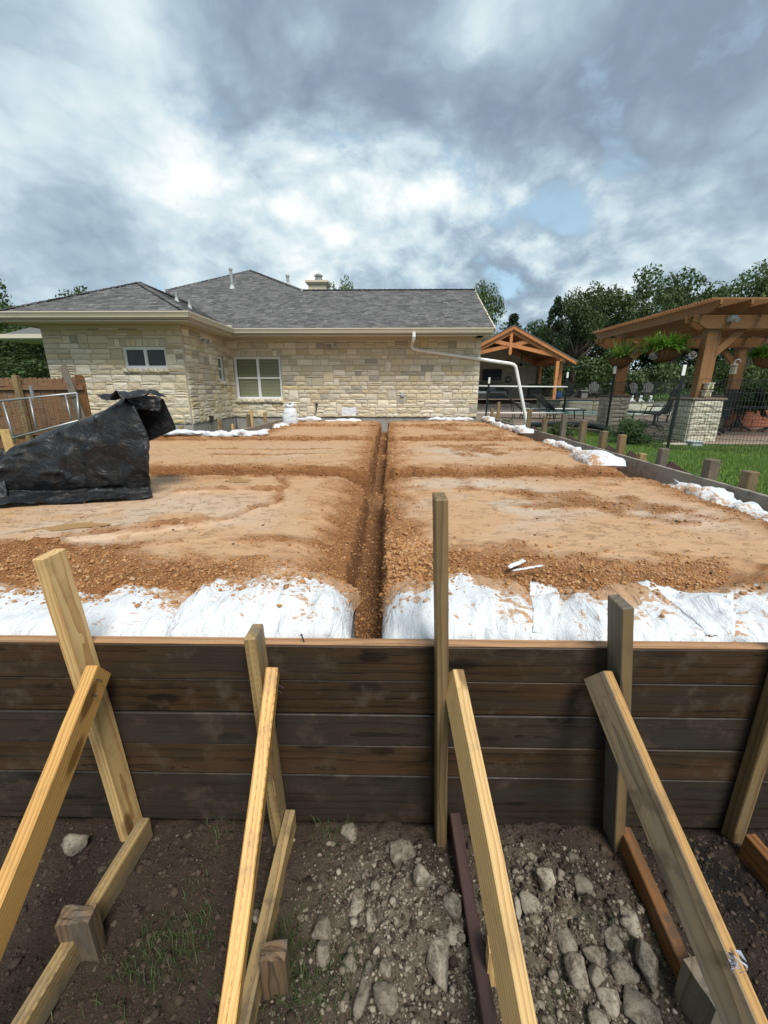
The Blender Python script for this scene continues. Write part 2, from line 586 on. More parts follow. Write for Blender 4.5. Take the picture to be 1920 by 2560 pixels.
M['pav_ceiling'] = wood('cedar_ceiling', (.26, .11, .05), (.16, .065, .03), rings=24, streak=.6, rough=.6, knots=False, spread=.12)
M['gutter'] = plain('cream_gutter', (.60, .545, .43), .38, vary=.05, scale=3, dirt=(.40, .35, .26), dirtamt=.25)
M['soffit'] = plain('cream_soffit', (.58, .51, .39), .6, vary=.05, scale=3)
M['downspout'] = plain('pale_downspout', (.80, .79, .76), .4, vary=.06, scale=5, dirt=(.5, .46, .4), dirtamt=.3)
M['window'] = plain('white_window_frame', (.78, .78, .76), .35, vary=.04)
M['screen'] = plain('dark_window_screen', (.030, .042, .040), .30, spec=.5, vary=.2, scale=60)
M['blind'] = plain('olive_blind_slat', (.36, .36, .21), .55, vary=.08, scale=10)
M['gap'] = plain('dark_gap', (.05, .05, .03), .7)
M['wrap'] = plain('white_wrap', (.74, .75, .77), .5, vary=.12, scale=9, bump=.4)
M['concrete'] = plain('grey_concrete', (.29, .275, .25), .85, vary=.3, scale=9, bump=.5, dirt=(.17, .15, .12), dirtamt=.6)
M['mortar'] = plain('grey_mortar', (.45, .41, .335), .9, vary=.2, scale=25, bump=.4)
M['pipe'] = plain('grey_vent_pipe', (.36, .37, .37), .5, metal=.3, vary=.1)
M['lead'] = plain('lead_flashing', (.42, .43, .43), .5, vary=.1)
M['steel'] = plain('galvanised_steel', (.34, .355, .36), .45, metal=.6, vary=.15, scale=20)
M['wire'] = plain('dark_wire', (.03, .034, .032), .6, vary=.1)
M['black'] = plain('black_metal', (.012, .013, .013), .45, vary=.2)
M['post_green'] = plain('dark_green_post', (.010, .016, .014), .45, vary=.2)
M['white'] = plain('white_paint', (.80, .80, .78), .45, vary=.05)
M['rattan'] = plain('charcoal_rattan', (.035, .036, .038), .7, vary=.3, scale=60, bump=.3)
M['cushion'] = plain('grey_blue_cushion', (.22, .26, .29), .85, vary=.12)
M['sling'] = plain('dark_green_sling', (.022, .034, .032), .6, vary=.15, scale=30)
M['adirondack'] = plain('grey_chair_slats', (.07, .069, .067), .65, vary=.12)
M['tv'] = plain('black_screen', (.008, .008, .009), .4, spec=.25, vary=.05)
M['basket'] = plain('rust_basket_iron', (.11, .045, .022), .7, vary=.2)
M['coco'] = plain('coco_liner', (.17, .085, .035), .9, vary=.3, scale=40, bump=.5)
M['tub'] = plain('blue_glazed_pot', (.03, .08, .22), .25, vary=.1)
M['greybox'] = plain('pale_grey_box', (.42, .46, .48), .5, vary=.1)
M['brick'] = plain('red_brown_block', (.27, .10, .05), .8, vary=.2, bump=.3)
M['capstone'] = plain('brown_capstone', (.17, .125, .09), .8, vary=.25, scale=8, bump=.4)
M['foil'] = plain('silver_foil', (.62, .62, .68), .25, metal=.8, vary=.25, scale=60)
M['nail'] = plain('rusty_nail', (.05, .035, .03), .6, metal=.4)
M['globe'] = plain('clear_glass_globe', (.78, .82, .82), .08, spec=.6, vary=.05, Transmission_Weight=.9)
M['drain'] = plain('black_drain_pipe', (.010, .012, .012), .35, vary=.15)
M['water'] = plain('pool_water', (.045, .27, .29), .06, spec=.6, vary=.12, scale=2)
M['pooltile'] = plain('dark_pool_tile', (.03, .075, .10), .2, vary=.2, scale=30)


def stone_mat(name, stops, bumpd=.012, scale=11):
    m, g = mat(name)
    c = g.v('ADD', g.coord('Object'), g.n('ShaderNodeCombineXYZ', g.m('MULTIPLY', g.rand(), 31.0), 0.0, g.m('MULTIPLY', g.rand(), 17.0)))
    geo = g.t.nodes.new('ShaderNodeNewGeometry').outputs['Position']
    r = g.rand()
    base = g.ramp(r, stops)
    n1 = g.noise(geo, scale, 6, .6, .4)
    n2 = g.noise(geo, scale * 4, 5, .65)
    col = g.mix(g.rng(n1, .50, .72, 0, .45, smooth=True), base, (.60, .47, .27))
    col = g.mix(g.rng(n2, .52, .76, 0, .38, smooth=True), col, (.34, .305, .24))
    col = g.mix(g.rng(n2, .40, .26, 0, .35, smooth=True), col, (.70, .64, .52))
    vv = g.m('ADD', .86, g.m('MULTIPLY', g.m('FRACT', g.m('MULTIPLY', r, 13.7)), .26))
    col = g.mix(1.0, col, g.n('ShaderNodeCombineXYZ', vv, vv, vv), 'MULTIPLY')
    h = g.m('ADD', g.m('MULTIPLY', n1, 1.0), g.m('MULTIPLY', n2, .45))
    g.surf(col, .88, g.bump(h, .55, bumpd), .25)
    return m


M['stone'] = stone_mat('cream_limestone', [(0, (.68, .60, .455)), (.22, (.74, .67, .54)), (.45, (.63, .555, .42)), (.64, (.66, .56, .385)),
                                            (.80, (.58, .495, .35)), (.88, (.62, .50, .29)), (.91, (.54, .49, .385)), (.96, (.42, .385, .315)), (1, (.37, .34, .28))], bumpd=.012, scale=8)
M['stone_p'] = stone_mat('pale_pillar_stone', [(0, (.60, .56, .45)), (.5, (.54, .50, .40)), (1, (.48, .43, .34))])
M['stone_far'] = stone_mat('darker_stone', [(0, (.38, .34, .26)), (.5, (.31, .275, .21)), (1, (.42, .37, .28))], scale=6)  # stone in darker tans than the cream limestone


def shingle_mat():
    m, g = mat('grey_shingle')
    r = g.rand()
    base = g.ramp(r, [(0, (.05, .049, .049)), (.3, (.095, .093, .092)), (.55, (.135, .131, .128)), (.8, (.08, .078, .077)), (1, (.175, .168, .16))])
    n = g.noise(g.t.nodes.new('ShaderNodeNewGeometry').outputs['Position'], 60, 4, .7)
    col = g.mix(g.rng(n, .35, .7, 0, .30), base, (.25, .245, .24))
    g.surf(col, .9, g.bump(n, .5, .006), .2)
    return m


M['shingle'] = shingle_mat()


def attr(g, name):
    nd = g.t.nodes.new('ShaderNodeAttribute')
    nd.attribute_name = name
    return nd.outputs['Fac']


def pad_mat():
    """wet clay fill: smooth trodden film where 'crumb' is 0, loose orange crumbs where it is 1, wet trench floor where 'deep' is 1"""
    m, g = mat('wet_clay_fill')
    c = g.t.nodes.new('ShaderNodeNewGeometry').outputs['Position']
    cr = attr(g, 'crumb'); dp = attr(g, 'deep'); sh = attr(g, 'sheen')
    n1 = g.noise(g.v('MULTIPLY', c, (1, 1, 1)), 3.0, 6, .6, .3)
    n2 = g.noise(g.v('MULTIPLY', c, (14, 24, 20)), 1.0, 6, .65, .4)
    n3 = g.noise(c, 110, 4, .65)
    n4 = g.noise(c, 1.1, 4, .6, .4)
    streak = g.noise(g.v('MULTIPLY', c, (11, 15, 11)), 1.0, 8, .72, .35)
    smooth = g.mix(n1, (.42, .24, .118), (.52, .325, .178))
    smooth = g.mix(g.rng(n4, .40, .62, 0, .2, smooth=True), smooth, (.42, .255, .135))
    smooth = g.mix(sh, smooth, (.52, .41, .31))  # pale sky sheen of the wet film, mixed into its colour
    crumb = g.mix(n2, (.20, .078, .023), (.47, .205, .066))
    crumb = g.mix(g.rng(n3, .52, .72), crumb, (.49, .26, .105))
    fl = g.rng(g.m('ADD', streak, g.m('MULTIPLY', n3, .25)), .675, .74, 0, .42, smooth=True)   # scraps of crumb lying in the film
    cm = g.m('MAXIMUM', cr, fl)
    col = g.mix(cr, g.mix(fl, smooth, g.mix(n3, (.33, .17, .068), (.44, .25, .115))), crumb)
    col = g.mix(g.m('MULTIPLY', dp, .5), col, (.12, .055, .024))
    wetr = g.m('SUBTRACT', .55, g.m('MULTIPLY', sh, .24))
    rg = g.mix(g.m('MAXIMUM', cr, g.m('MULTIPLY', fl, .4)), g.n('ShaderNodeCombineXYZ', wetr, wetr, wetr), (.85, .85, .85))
    hs = g.m('ADD', g.m('MULTIPLY', n2, .30), g.m('MULTIPLY', streak, .35))
    hc = g.m('ADD', g.m('MULTIPLY', n2, 1.0), g.m('MULTIPLY', n3, .55))
    hh = g.m('ADD', g.m('MULTIPLY', hs, .40), g.m('MULTIPLY', hc, g.m('MAXIMUM', cr, g.m('MULTIPLY', fl, .22))))
    g.surf(col, g.n('ShaderNodeSeparateXYZ', rg), g.bump(hh, 1.0, .042), .45)
    return m


M['pad'] = pad_mat()


def clod_mat(name, stops, second, rough=.85):
    m, g = mat(name)
    r = g.rand()
    n = g.noise(g.t.nodes.new('ShaderNodeNewGeometry').outputs['Position'], 70, 4, .65)
    col = g.mix(g.rng(n, .3, .75, 0, .5), g.ramp(r, stops), second)
    g.surf(col, rough, g.bump(n, .5, .006), .3)
    return m


M['clod'] = clod_mat('clay_clods', [(0, (.21, .092, .032)), (.45, (.36, .175, .066)), (.85, (.44, .24, .105)), (1, (.45, .31, .18))], (.38, .20, .085))
M['crumb_dark'] = clod_mat('dark_soil_crumbs', [(0, (.026, .017, .011)), (.7, (.052, .035, .024)), (1, (.085, .062, .044))], (.055, .038, .026))


def ground_mat():
    m, g = mat('ground_soil_and_turf')
    c = g.t.nodes.new('ShaderNodeNewGeometry').outputs['Position']
    gr = attr(g, 'grass'); gy = attr(g, 'grey'); bk = attr(g, 'dark_patch')
    n1 = g.noise(c, 5, 6, .62, .4)
    n2 = g.noise(c, 45, 6, .68)
    n3 = g.noise(c, 190, 4, .7)
    soil = g.mix(g.m('ADD', g.m('MULTIPLY', n1, .5), g.m('MULTIPLY', n2, .5)), (.020, .013, .0085), (.115, .076, .051))
    soil = g.mix(g.rng(n3, .62, .74, 0, .4), soil, (.12, .09, .065))
    marl = g.mix(n2, (.065, .049, .034), (.34, .285, .21))
    soil = g.mix(gy, soil, marl)
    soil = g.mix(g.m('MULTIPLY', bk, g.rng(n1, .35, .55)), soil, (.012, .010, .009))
    turf = g.mix(n2, (.030, .075, .012), (.085, .15, .025))
    turf = g.mix(g.rng(n1, .55, .75, 0, .6), turf, (.10, .12, .035))
    col = g.mix(gr, soil, turf)
    h = g.m('ADD', n2, g.m('MULTIPLY', n3, .5))
    g.surf(col, .85, g.bump(h, 1.0, .03), .3)
    return m


M['ground'] = ground_mat()


def rock_mat():
    m, g = mat('limestone_rock')
    c = g.t.nodes.new('ShaderNodeNewGeometry').outputs['Position']
    r = g.rand()
    n1 = g.noise(c, 22, 6, .65, .5)
    n2 = g.noise(c, 90, 5, .7)
    col = g.mix(n1, (.135, .112, .083), (.40, .355, .28))
    col = g.mix(g.rng(g.m('ADD', g.m('MULTIPLY', n2, .6), g.m('MULTIPLY', g.noise(c, 14, 4, .6), .5)), .52, .66, 0, .85), col, (.075, .055, .038))
    v = g.m('ADD', .7, g.m('MULTIPLY', r, .5))
    col = g.mix(1.0, col, g.n('ShaderNodeCombineXYZ', v, v, v), 'MULTIPLY')
    g.surf(col, .9, g.bump(g.m('ADD', n1, g.m('MULTIPLY', n2, .5)), .8, .008), .25)
    return m


M['rock'] = rock_mat()


def bag_mat():
    """white woven sack with clay smeared on its back and top"""
    m, g = mat('woven_white_sack')
    c = g.coord('Object')
    st = attr(g, 'stain')
    wv = g.n('ShaderNodeTexWave', c, Scale=95.0, Distortion=1.0, out=1)
    wv2 = g.n('ShaderNodeTexWave', c, Scale=95.0, Distortion=1.0, bands_direction='Y', out=1)
    n = g.noise(c, 8, 6, .65, .5)
    n2 = g.noise(c, 34, 6, .68, 1.0)
    col = g.mix(n, (.60, .625, .65), (.74, .75, .755))
    n3 = g.noise(g.v('MULTIPLY', c, (13, 26, 26)), 1.0, 6, .68, 1.2)
    d = g.m('ADD', g.m('MULTIPLY', st, .50), g.m('ADD', g.m('MULTIPLY', n2, .32), g.m('MULTIPLY', n3, .56)))
    col = g.mix(g.rng(d, .60, .68, 0, .92, smooth=True), col, g.mix(n2, (.36, .17, .06), (.50, .30, .15)))
    col = g.mix(g.rng(n, .62, .78, 0, .25), col, (.62, .50, .36))
    h = g.m('ADD', g.m('MULTIPLY', g.m('ADD', wv, wv2), .02), g.m('MULTIPLY', g.noise(g.v('MULTIPLY', c, (22, 7, 7)), 1.0, 5, .6, .8), 1.0))
    g.surf(col, .55, g.bump(h, .9, .028), .35)
    return m


M['bag'] = bag_mat()


def tarp_mat():
    m, g = mat('black_plastic_sheet')
    c = g.coord('Object')
    n = g.noise(c, 5, 6, .6, 1.5)
    n2 = g.noise(c, 17, 6, .65, .8)
    col = g.mix(g.rng(g.m('ADD', n2, g.m('MULTIPLY', n, .3)), .62, .88, 0, .55, smooth=True), (.007, .008, .010), (.060, .046, .032))
    w = g.v('ADD', c, g.v('SCALE', g.noise(c, 4, 3, .5, out=1), scale=.22))
    r1 = g.m('ABSOLUTE', g.m('SUBTRACT', g.noise(g.v('MULTIPLY', w, (5, 5, 7)), 1.0, 4, .55, .6), .5))
    r2 = g.m('ABSOLUTE', g.m('SUBTRACT', g.noise(g.v('MULTIPLY', w, (16, 16, 12)), 1.0, 4, .6, .4), .5))
    h = g.m('ADD', g.m('MULTIPLY', r1, 1.6), g.m('MULTIPLY', r2, .8))
    g.surf(col, g.m('ADD', .34, g.m('MULTIPLY', n2, .24)), g.bump(h, .40, .045), .5)
    return m


M['tarp'] = tarp_mat()


def leaf_mat(name, a, b, tr=.25):
    m, g = mat(name)
    r = g.rand()
    col = g.mix(r, a, b)
    ov = g.m('ADD', .72, g.m('MULTIPLY', g.t.nodes.new('ShaderNodeObjectInfo').outputs['Random'], .6))
    col = g.mix(1.0, col, g.n('ShaderNodeCombineXYZ', g.m('MULTIPLY', ov, g.m('ADD', .9, g.m('MULTIPLY', ov, .12))), ov, ov), 'MULTIPLY')
    g.surf(col, .6, None, .3)
    p = [x for x in g.t.nodes if x.type == 'BSDF_PRINCIPLED'][0]
    t = g.t.nodes.new('ShaderNodeBsdfTranslucent')
    g.put(t.inputs[0], g.mix(.5, col, (.10, .16, .02)))
    mx = g.n('ShaderNodeMixShader', tr, p.outputs[0], t.outputs[0])
    o = [x for x in g.t.nodes if x.type == 'OUTPUT_MATERIAL'][0]
    g.t.links.new(mx, o.inputs[0])
    return m


M['leaf_oak'] = leaf_mat('live_oak_leaves', (.026, .052, .018), (.10, .15, .052))
M['leaf_dark'] = leaf_mat('juniper_leaves', (.012, .028, .014), (.040, .065, .030))
M['leaf_bush'] = leaf_mat('bush_leaves', (.035, .085, .025), (.10, .17, .06))
M['leaf_fern'] = leaf_mat('fern_fronds', (.10, .24, .02), (.26, .46, .06))
M['leaf_palm'] = leaf_mat('strap_leaves', (.08, .17, .03), (.26, .38, .09))
M['blade'] = leaf_mat('grass_blades', (.085, .15, .02), (.21, .32, .06))
M['blade_dark'] = leaf_mat('weedy_grass', (.022, .045, .014), (.075, .10, .035))
M['flower'] = leaf_mat('yellow_flowers', (.35, .30, .04), (.30, .34, .12))
M['bark'] = plain('oak_bark', (.085, .065, .05), .9, vary=.3, scale=20, bump=.8)


def patio_mat():
    m, g = mat('stamped_patio')
    c = g.t.nodes.new('ShaderNodeNewGeometry').outputs['Position']
    n1 = g.noise(c, .9, 6, .6, .6); n2 = g.noise(c, 18, 5, .65)
    col = g.mix(n1, (.19, .135, .10), (.36, .29, .235))
    col = g.mix(g.rng(n2, .5, .72, 0, .4), col, (.20, .15, .115))
    g.surf(col, g.rng(n1, .4, .62, .5, .18), g.bump(n2, .3, .006), .45)
    return m


M['patio'] = patio_mat()


def puddle_mat():
    m, g = mat('muddy_water')
    c = g.t.nodes.new('ShaderNodeNewGeometry').outputs['Position']
    n = g.noise(c, 12, 5, .6)
    g.surf(g.mix(n, (.36, .20, .085), (.44, .27, .13)), .16, g.bump(n, .05, .004), .5)
    return m


M['puddle'] = puddle_mat()
# ------------------------------------------------------------------ ground
PADX0, PADX1, PADY0 = -4.65, 2.98, 1.235


def nonuni(parts):
    out = []
    for a, b, s in parts:
        n = max(1, int(round((b - a) / s)))
        out.append(a + (b - a) * np.arange(n) / n)
    out.append(np.array([parts[-1][1]]))
    return np.concatenate(out)


def ground_h(x, y):
    z = .40 * sstep(.9, 3.2, y) * sstep(2.6, 3.6, x) + .34 * sstep(1.6, 4.5, y) * sstep(-4.3, -5.2, x)
    z = np.maximum(z, .40 * sstep(12.6, 14.0, y))
    inpad = sstep(-4.9, -4.55, x) * sstep(3.15, 2.95, x) * sstep(1.16, 1.3, y) * sstep(13.2, 12.6, y)
    z = z * (1 - inpad) - .08 * inpad
    # heap of dug-out marl in front of the boards
    heap = np.exp(-((x - .02) / .22) ** 2 - ((y - .86) / .20) ** 2) * .085 + np.exp(-((x - .52) / .20) ** 2 - ((y - .92) / .22) ** 2) * .06
    near = np.exp(-((x / 2.2) ** 2) - ((y - .7) / 1.1) ** 2)
    rough = (fbm(x * 9, y * 9, 3, 4) - .5) * .055 + (fbm(x * 34, y * 34, 5, 3) - .5) * .034 + (.5 - np.abs(fbm(x * 20, y * 20, 25, 2) - .5)) * .03 + (vn(x * 80, y * 80, 8) - .5) * .008
    far = (fbm(x * .4, y * .4, 9, 3) - .5) * .05
    lump = ((1 - 2 * np.abs(fbm(x * 17, y * 17, 15, 3) - .5)) ** 2 - .6) * .055 * np.clip(heap * 24, 0, 1)
    return z + near * (heap + rough + lump) + (1 - near) * far * (1 - inpad)


def build_ground():
    xs = nonuni([(-400, -60, 40), (-60, -12, 6), (-12, -2.0, .25), (-2.0, 1.9, .013), (1.9, 8, .2), (8, 60, 4), (60, 400, 40)])
    ys = nonuni([(-60, -2, 8), (-2, .2, .2), (.2, 1.30, .012), (1.30, 6, .12), (6, 16, .5), (16, 60, 4), (60, 500, 40)])
    X, Y = np.meshgrid(xs, ys)
    Z = ground_h(X, Y)
    grass = sstep(1.6, 2.4, Y) + sstep(-2.2, -3.0, Y)
    grass = np.clip(grass + sstep(.45, .62, fbm(X * 3.5, Y * 3.5, 21, 3) * np.exp(-((X + .42) / .22) ** 2 - ((Y - .70) / .16) ** 2)) * .6, 0, 1)
    grey = np.clip((np.exp(-((X - .02) / .26) ** 2 - ((Y - .86) / .24) ** 2) + np.exp(-((X - .52) / .22) ** 2 - ((Y - .84) / .26) ** 2)) * 1.3 * (.45 + fbm(X * 8, Y * 8, 31, 3)), 0, 1)
    dark_patch = sstep(.80, 1.0, X) * sstep(1.25, 1.1, Y) * sstep(.3, .5, Y) * sstep(2.5, 1.8, X)  # patch of much darker soil at the right of the front ground
    nx, ny = len(xs), len(ys)
    i = np.arange(nx * ny).reshape(ny, nx)
    F = np.stack([i[:-1, :-1], i[:-1, 1:], i[1:, 1:], i[1:, :-1]], -1).reshape(-1, 4)
    me = np_mesh('ground', np.stack([X, Y, Z], -1).reshape(-1, 3), F, True, {'grass': grass.ravel(), 'grey': grey.ravel(), 'dark_patch': dark_patch.ravel()})
    tag(put('ground', me, M['ground']), kind='structure')


build_ground()

# ------------------------------------------------------------------ clay pad with its trenches
CROSS = [(4.30, .20), (7.30, .20), (10.1, .18)]


def trench_edges(y):
    w = (fbm(y * 2.5, y * 0 + 1.5, 41, 3) - .5) * .05
    w2 = (fbm(y * 2.5, y * 0 + 7.5, 43, 3) - .5) * .05
    return -.225 - .004 * (y - 1.5) + w, -.045 - .004 * (y - 1.5) + w2


def edge_dist(x, y):
    d = np.minimum(np.minimum(x - PADX0, PADX1 - x), y - PADY0)
    d = np.minimum(d, 11.95 - y)
    notch = np.where(x > -2.95, np.where(y > 8.1, x + 2.95, np.hypot(x + 2.95, y - 8.1)), 8.1 - y)
    return np.minimum(d, notch)


GROOVES = [([(-3.3, 1.6), (-2.107, 2.064), (-1.715, 2.291), (-1.215, 2.522)], .026, .028),
           ([(-1.75, 2.30), (-1.428, 2.422), (-1.069, 2.593), (-.869, 3.032), (-.907, 3.574), (-1.131, 4.012), (-1.765, 4.25)], .020, .018),
           ([(-1.706, 3.338), (-1.30, 3.40), (-.961, 3.378)], .034, .024),
           ([(-2.6, 5.9), (-1.6, 5.85), (-.9, 6.0)], .03, .012), ([(-2.3, 5.35), (-1.2, 5.5), (-.7, 5.45)], .03, .010)]


def seg_dist(px, py, pts):
    best = np.full(px.shape, 9.0)
    for (x0, y0), (x1, y1) in zip(pts[:-1], pts[1:]):
        dx, dy = x1 - x0, y1 - y0
        t = np.clip(((px - x0) * dx + (py - y0) * dy) / (dx * dx + dy * dy), 0, 1)
        best = np.minimum(best, np.hypot(px - x0 - t * dx, py - y0 - t * dy))
    return best


def pad_fields(x, y):
    d = edge_dist(x, y)
    top = .50 + .28 * sstep(.05, .48, d)
    top = top - .10 * sstep(.70, .05, PADX1 - x)
    front = sstep(2.3, 1.8, y) * sstep(2.9, 2.4, x) * sstep(-4.6, -4.1, x)
    top = np.maximum(top, (.595 + .185 * sstep(.0, .62, y - PADY0)) * front)
    # the fill runs up to the back of the sacks along the front, and stops in front of the house
    top = top - .35 * sstep(11.45, 11.75, y)
    xl, xr = trench_edges(y)
    wob = (fbm(x * 14, y * 14, 51, 3) - .5) * .05
    dl, dr = xl - x + wob, x - xr + wob                      # positive outside the trench
    out = np.maximum(dl, dr)
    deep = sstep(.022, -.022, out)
    shoulder = np.exp(-np.clip(out, 0, 9) / .16)
    slope = sstep(.36, .0, dl) * (dl > 0) * sstep(5.6, 3.6, y) * sstep(1.45, 1.9, y)   # the broad, crumbling left bank
    cr = np.zeros_like(x)
    near_c = np.zeros_like(x)
    for yc, hw in CROSS:
        h = hw + .16 * np.exp(-np.clip(out, 0, 9) / .12)
        o = np.abs(y - yc) - h + wob * 1.4
        cr = np.maximum(cr, sstep(.03, -.04, o) * sstep(.0, .5, d))
        near_c = np.maximum(near_c, np.exp(-np.clip(o, 0, 9) / .13))
    z = top - .030 * np.exp(-np.clip(out, 0, 9) / .10) * (1 - deep) - .012 * near_c - .10 * slope ** 1.3 * (1 - deep)
    nb = (fbm(x * 1.3, y * 1.3, 61, 3) - .5) * .035
    z = z + nb
    groove = np.zeros_like(x)
    for pts, w, dep in GROOVES:
        gd = seg_dist(x + (fbm(x * 4, y * 4, 71, 2) - .5) * .08, y + (fbm(x * 4, y * 4, 73, 2) - .5) * .08, pts)
        z = z - dep * np.exp(-(gd / w) ** 2) + dep * .8 * np.exp(-((gd - 2.1 * w) / (w * .8)) ** 2)
        groove = np.maximum(groove, np.exp(-(gd / (w * 2.0)) ** 2))
    hole = np.maximum(deep, cr)
    floor = np.where(deep > cr, .415 + .03 * (fbm(x * 5, y * 5, 77, 3) - .5), .44)
    z = z * (1 - hole) + floor * hole
    n = fbm(x * 1.6, y * 2.2, 81, 4)
    crumb = np.maximum(shoulder * 1.5 * (out < .9), near_c * 1.25)
    crumb = np.maximum(crumb, sstep(.85, .45, d) * .9)
    crumb = np.maximum(crumb, sstep(2.22, 1.90, y + (n - .5) * .9 - .10 * np.sin(x * 2) + .14 * (x > 0)) * 1.1)
    crumb = np.maximum(crumb, sstep(.52, .72, n) * .8 * sstep(.3, .8, x))
    crumb = np.maximum(crumb, groove * .8)
    crumb = np.maximum(crumb, slope * 1.3)
    crumb = np.clip(crumb + (fbm(x * 7, y * 9, 83, 3) - .5) * 1.1 * (crumb > .12), 0, 1)
    crumb = np.clip(np.maximum(crumb, hole), 0, 1)
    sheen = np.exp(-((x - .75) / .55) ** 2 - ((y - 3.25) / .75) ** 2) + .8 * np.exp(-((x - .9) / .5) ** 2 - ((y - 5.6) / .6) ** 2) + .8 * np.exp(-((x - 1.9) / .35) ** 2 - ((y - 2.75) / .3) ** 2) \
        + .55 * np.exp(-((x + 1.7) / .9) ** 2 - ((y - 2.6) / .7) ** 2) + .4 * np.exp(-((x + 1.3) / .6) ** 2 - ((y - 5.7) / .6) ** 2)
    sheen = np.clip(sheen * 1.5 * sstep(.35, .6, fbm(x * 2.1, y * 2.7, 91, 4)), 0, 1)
    rough = (fbm(x * 34, y * 34, 95, 3) - .5) * (.005 + .042 * crumb) + (fbm(x * 9, y * 12, 97, 3) - .5) * (.008 + .032 * crumb)
    return z + rough, crumb, hole, sheen


def build_pad():
    xs = nonuni([(-4.65, -2.6, .06), (-2.6, -.75, .022), (-.75, -.30, .012), (-.30, .04, .007), (.04, .5, .012), (.5, 2.2, .022), (2.2, 2.98, .03)])
    ys = nonuni([(1.235, 2.4, .013), (2.4, 4.7, .02), (4.7, 8.0, .035), (8.0, 12.2, .06)])
    X, Y = np.meshgrid(xs, ys)
    Z, crumb, deep, sheen = pad_fields(X, Y)
    nx, ny = len(xs), len(ys)
    i = np.arange(nx * ny).reshape(ny, nx)
    F = np.stack([i[:-1, :-1], i[:-1, 1:], i[1:, 1:], i[1:, :-1]], -1).reshape(-1, 4)
    fc = i * 0
    cx = (X[:-1, :-1] + X[1:, 1:]) / 2; cy = (Y[:-1, :-1] + Y[1:, 1:]) / 2
    keep = ~((cx < -3.05) & (cy > 8.3))
    F = F[keep.ravel()]
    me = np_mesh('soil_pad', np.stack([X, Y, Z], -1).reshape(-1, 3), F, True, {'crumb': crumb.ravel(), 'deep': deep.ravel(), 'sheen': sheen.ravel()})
    tag(put('soil_pad', me, M['pad']), kind='structure')


build_pad()


def pad_z(x, y):
    return pad_fields(np.asarray(x, float), np.asarray(y, float))[0]


# loose clods: dense on the trench shoulders and along the front, thin on the trodden film
def build_clods():
    rng = np.random.default_rng(5)
    n = 330000
    # even in the picture rather than on the ground: more of them near
    y = 1.45 + (rng.uniform(0, 1, n) ** 2.1) * 9.6
    x = rng.uniform(-3.2, 2.7, n) * np.clip(.45 + (y - 1.4) * .33, .45, 1.0) + 0.0
    z, crumb, deep, sheen = pad_fields(x, y)
    p = crumb ** 1.6 * .9 + .014
    front = sstep(2.3, 1.8, y)
    p = np.maximum(p, front * .85 * (crumb > .3))
    keep = rng.uniform(0, 1, n) < p * .42
    x, y, z, crumb, deep = x[keep], y[keep], z[keep], crumb[keep], deep[keep]
    size = .0030 + .0050 * rng.uniform(0, 1, len(x)) ** 2.5 + .009 * (rng.uniform(0, 1, len(x)) ** 14)
    size *= .8 + .10 * np.clip(y - 1.5, 0, 8)
    heap = np.exp(-((x - .08) / .12) ** 2 - ((y - 1.95) / .22) ** 2)
    size *= 1 + .8 * heap
    rubble('clay_clods', np.stack([x, y, z], 1), size, rng, .75, M['clod'], jitter=.4)
    # a heap of bigger clods at the right lip of the trench
    m = 900
    hx = rng.normal(.05, .10, m); hy = rng.normal(1.98, .20, m)
    ok = (hx > -.03) & (hy > 1.6)
    hx, hy = hx[ok], hy[ok]
    rubble('trench_lip_clods', np.stack([hx, hy, pad_z(hx, hy)], 1), .004 + .011 * rng.uniform(0, 1, len(hx)) ** 2.5, rng, .85, M['clod'], jitter=.4)
    # dark woody scraps on the film
    m = 260
    sx = rng.uniform(-2.6, 2.6, m); sy = 1.7 + rng.uniform(0, 1, m) ** 1.6 * 6
    rubble('dark_scraps', np.stack([sx, sy, pad_z(sx, sy)], 1), .004 + .007 * rng.uniform(0, 1, m) ** 3, rng, .5, M['crumb_dark'])


build_clods()


def blob_sheet(name, pts, z, m, seed, jag=.12, n=40, **tags):
    """flat irregular film (puddle) lying on the ground"""
    cx, cy, rx, ry, rot = pts
    rr = random.Random(seed)
    ph = [rr.uniform(0, 6.28) for _ in range(4)]
    vs = [(cx, cy, z)]
    for k in range(n):
        a = 2 * math.pi * k / n
        r = 1 + sum(jag * math.sin(a * (i + 2) + ph[i]) / (i * .5 + 1) for i in range(4))
        ax, ay = rx * r * math.cos(a), ry * r * math.sin(a)
        vs.append((cx + ax * math.cos(rot) - ay * math.sin(rot), cy + ax * math.sin(rot) + ay * math.cos(rot), z))
    b = MB()
    b.add(vs, [(0, 1 + k, 1 + (k + 1) % n) for k in range(n)])
    o = b.build(name, m)
    return tag(o, tags.get('label'), tags.get('cat'), tags.get('group'), tags.get('kind'))


for i, (c, s) in enumerate([((-1.98, 2.40, .17, .075, .35), 3), ((-1.42, 3.77, .11, .10, .1), 9)]):
    xx = np.linspace(c[0] - c[2], c[0] + c[2], 15); yy = np.full(15, c[1])
    blob_sheet('puddle', c, float(np.median(pad_z(xx, yy))) + .004, M['puddle'], s, jag=.22, kind='structure')
# ------------------------------------------------------------------ front form: five wet boards on edge
FY = 1.19
form = thing('board_form', 'long dark wet board wall across the foreground holding back the fill', 'formwork', (0, FY + .02, 0))
zt = .787
for i, hgt in enumerate([.138, .138, .138, .138, .232]):
    zc = zt - hgt / 2
    m_ = M['form_grey'] if i in (2, 4) else M['form']
    timber('board', (-3.4, FY + .019 + .003 * (i % 2), zc), (3.02, FY + .019 + .003 * ((i + 1) % 2), zc), .038, hgt - .004, m_, form, bevel=.003, seed=i, warp=.002, segs=14)
    zt -= hgt
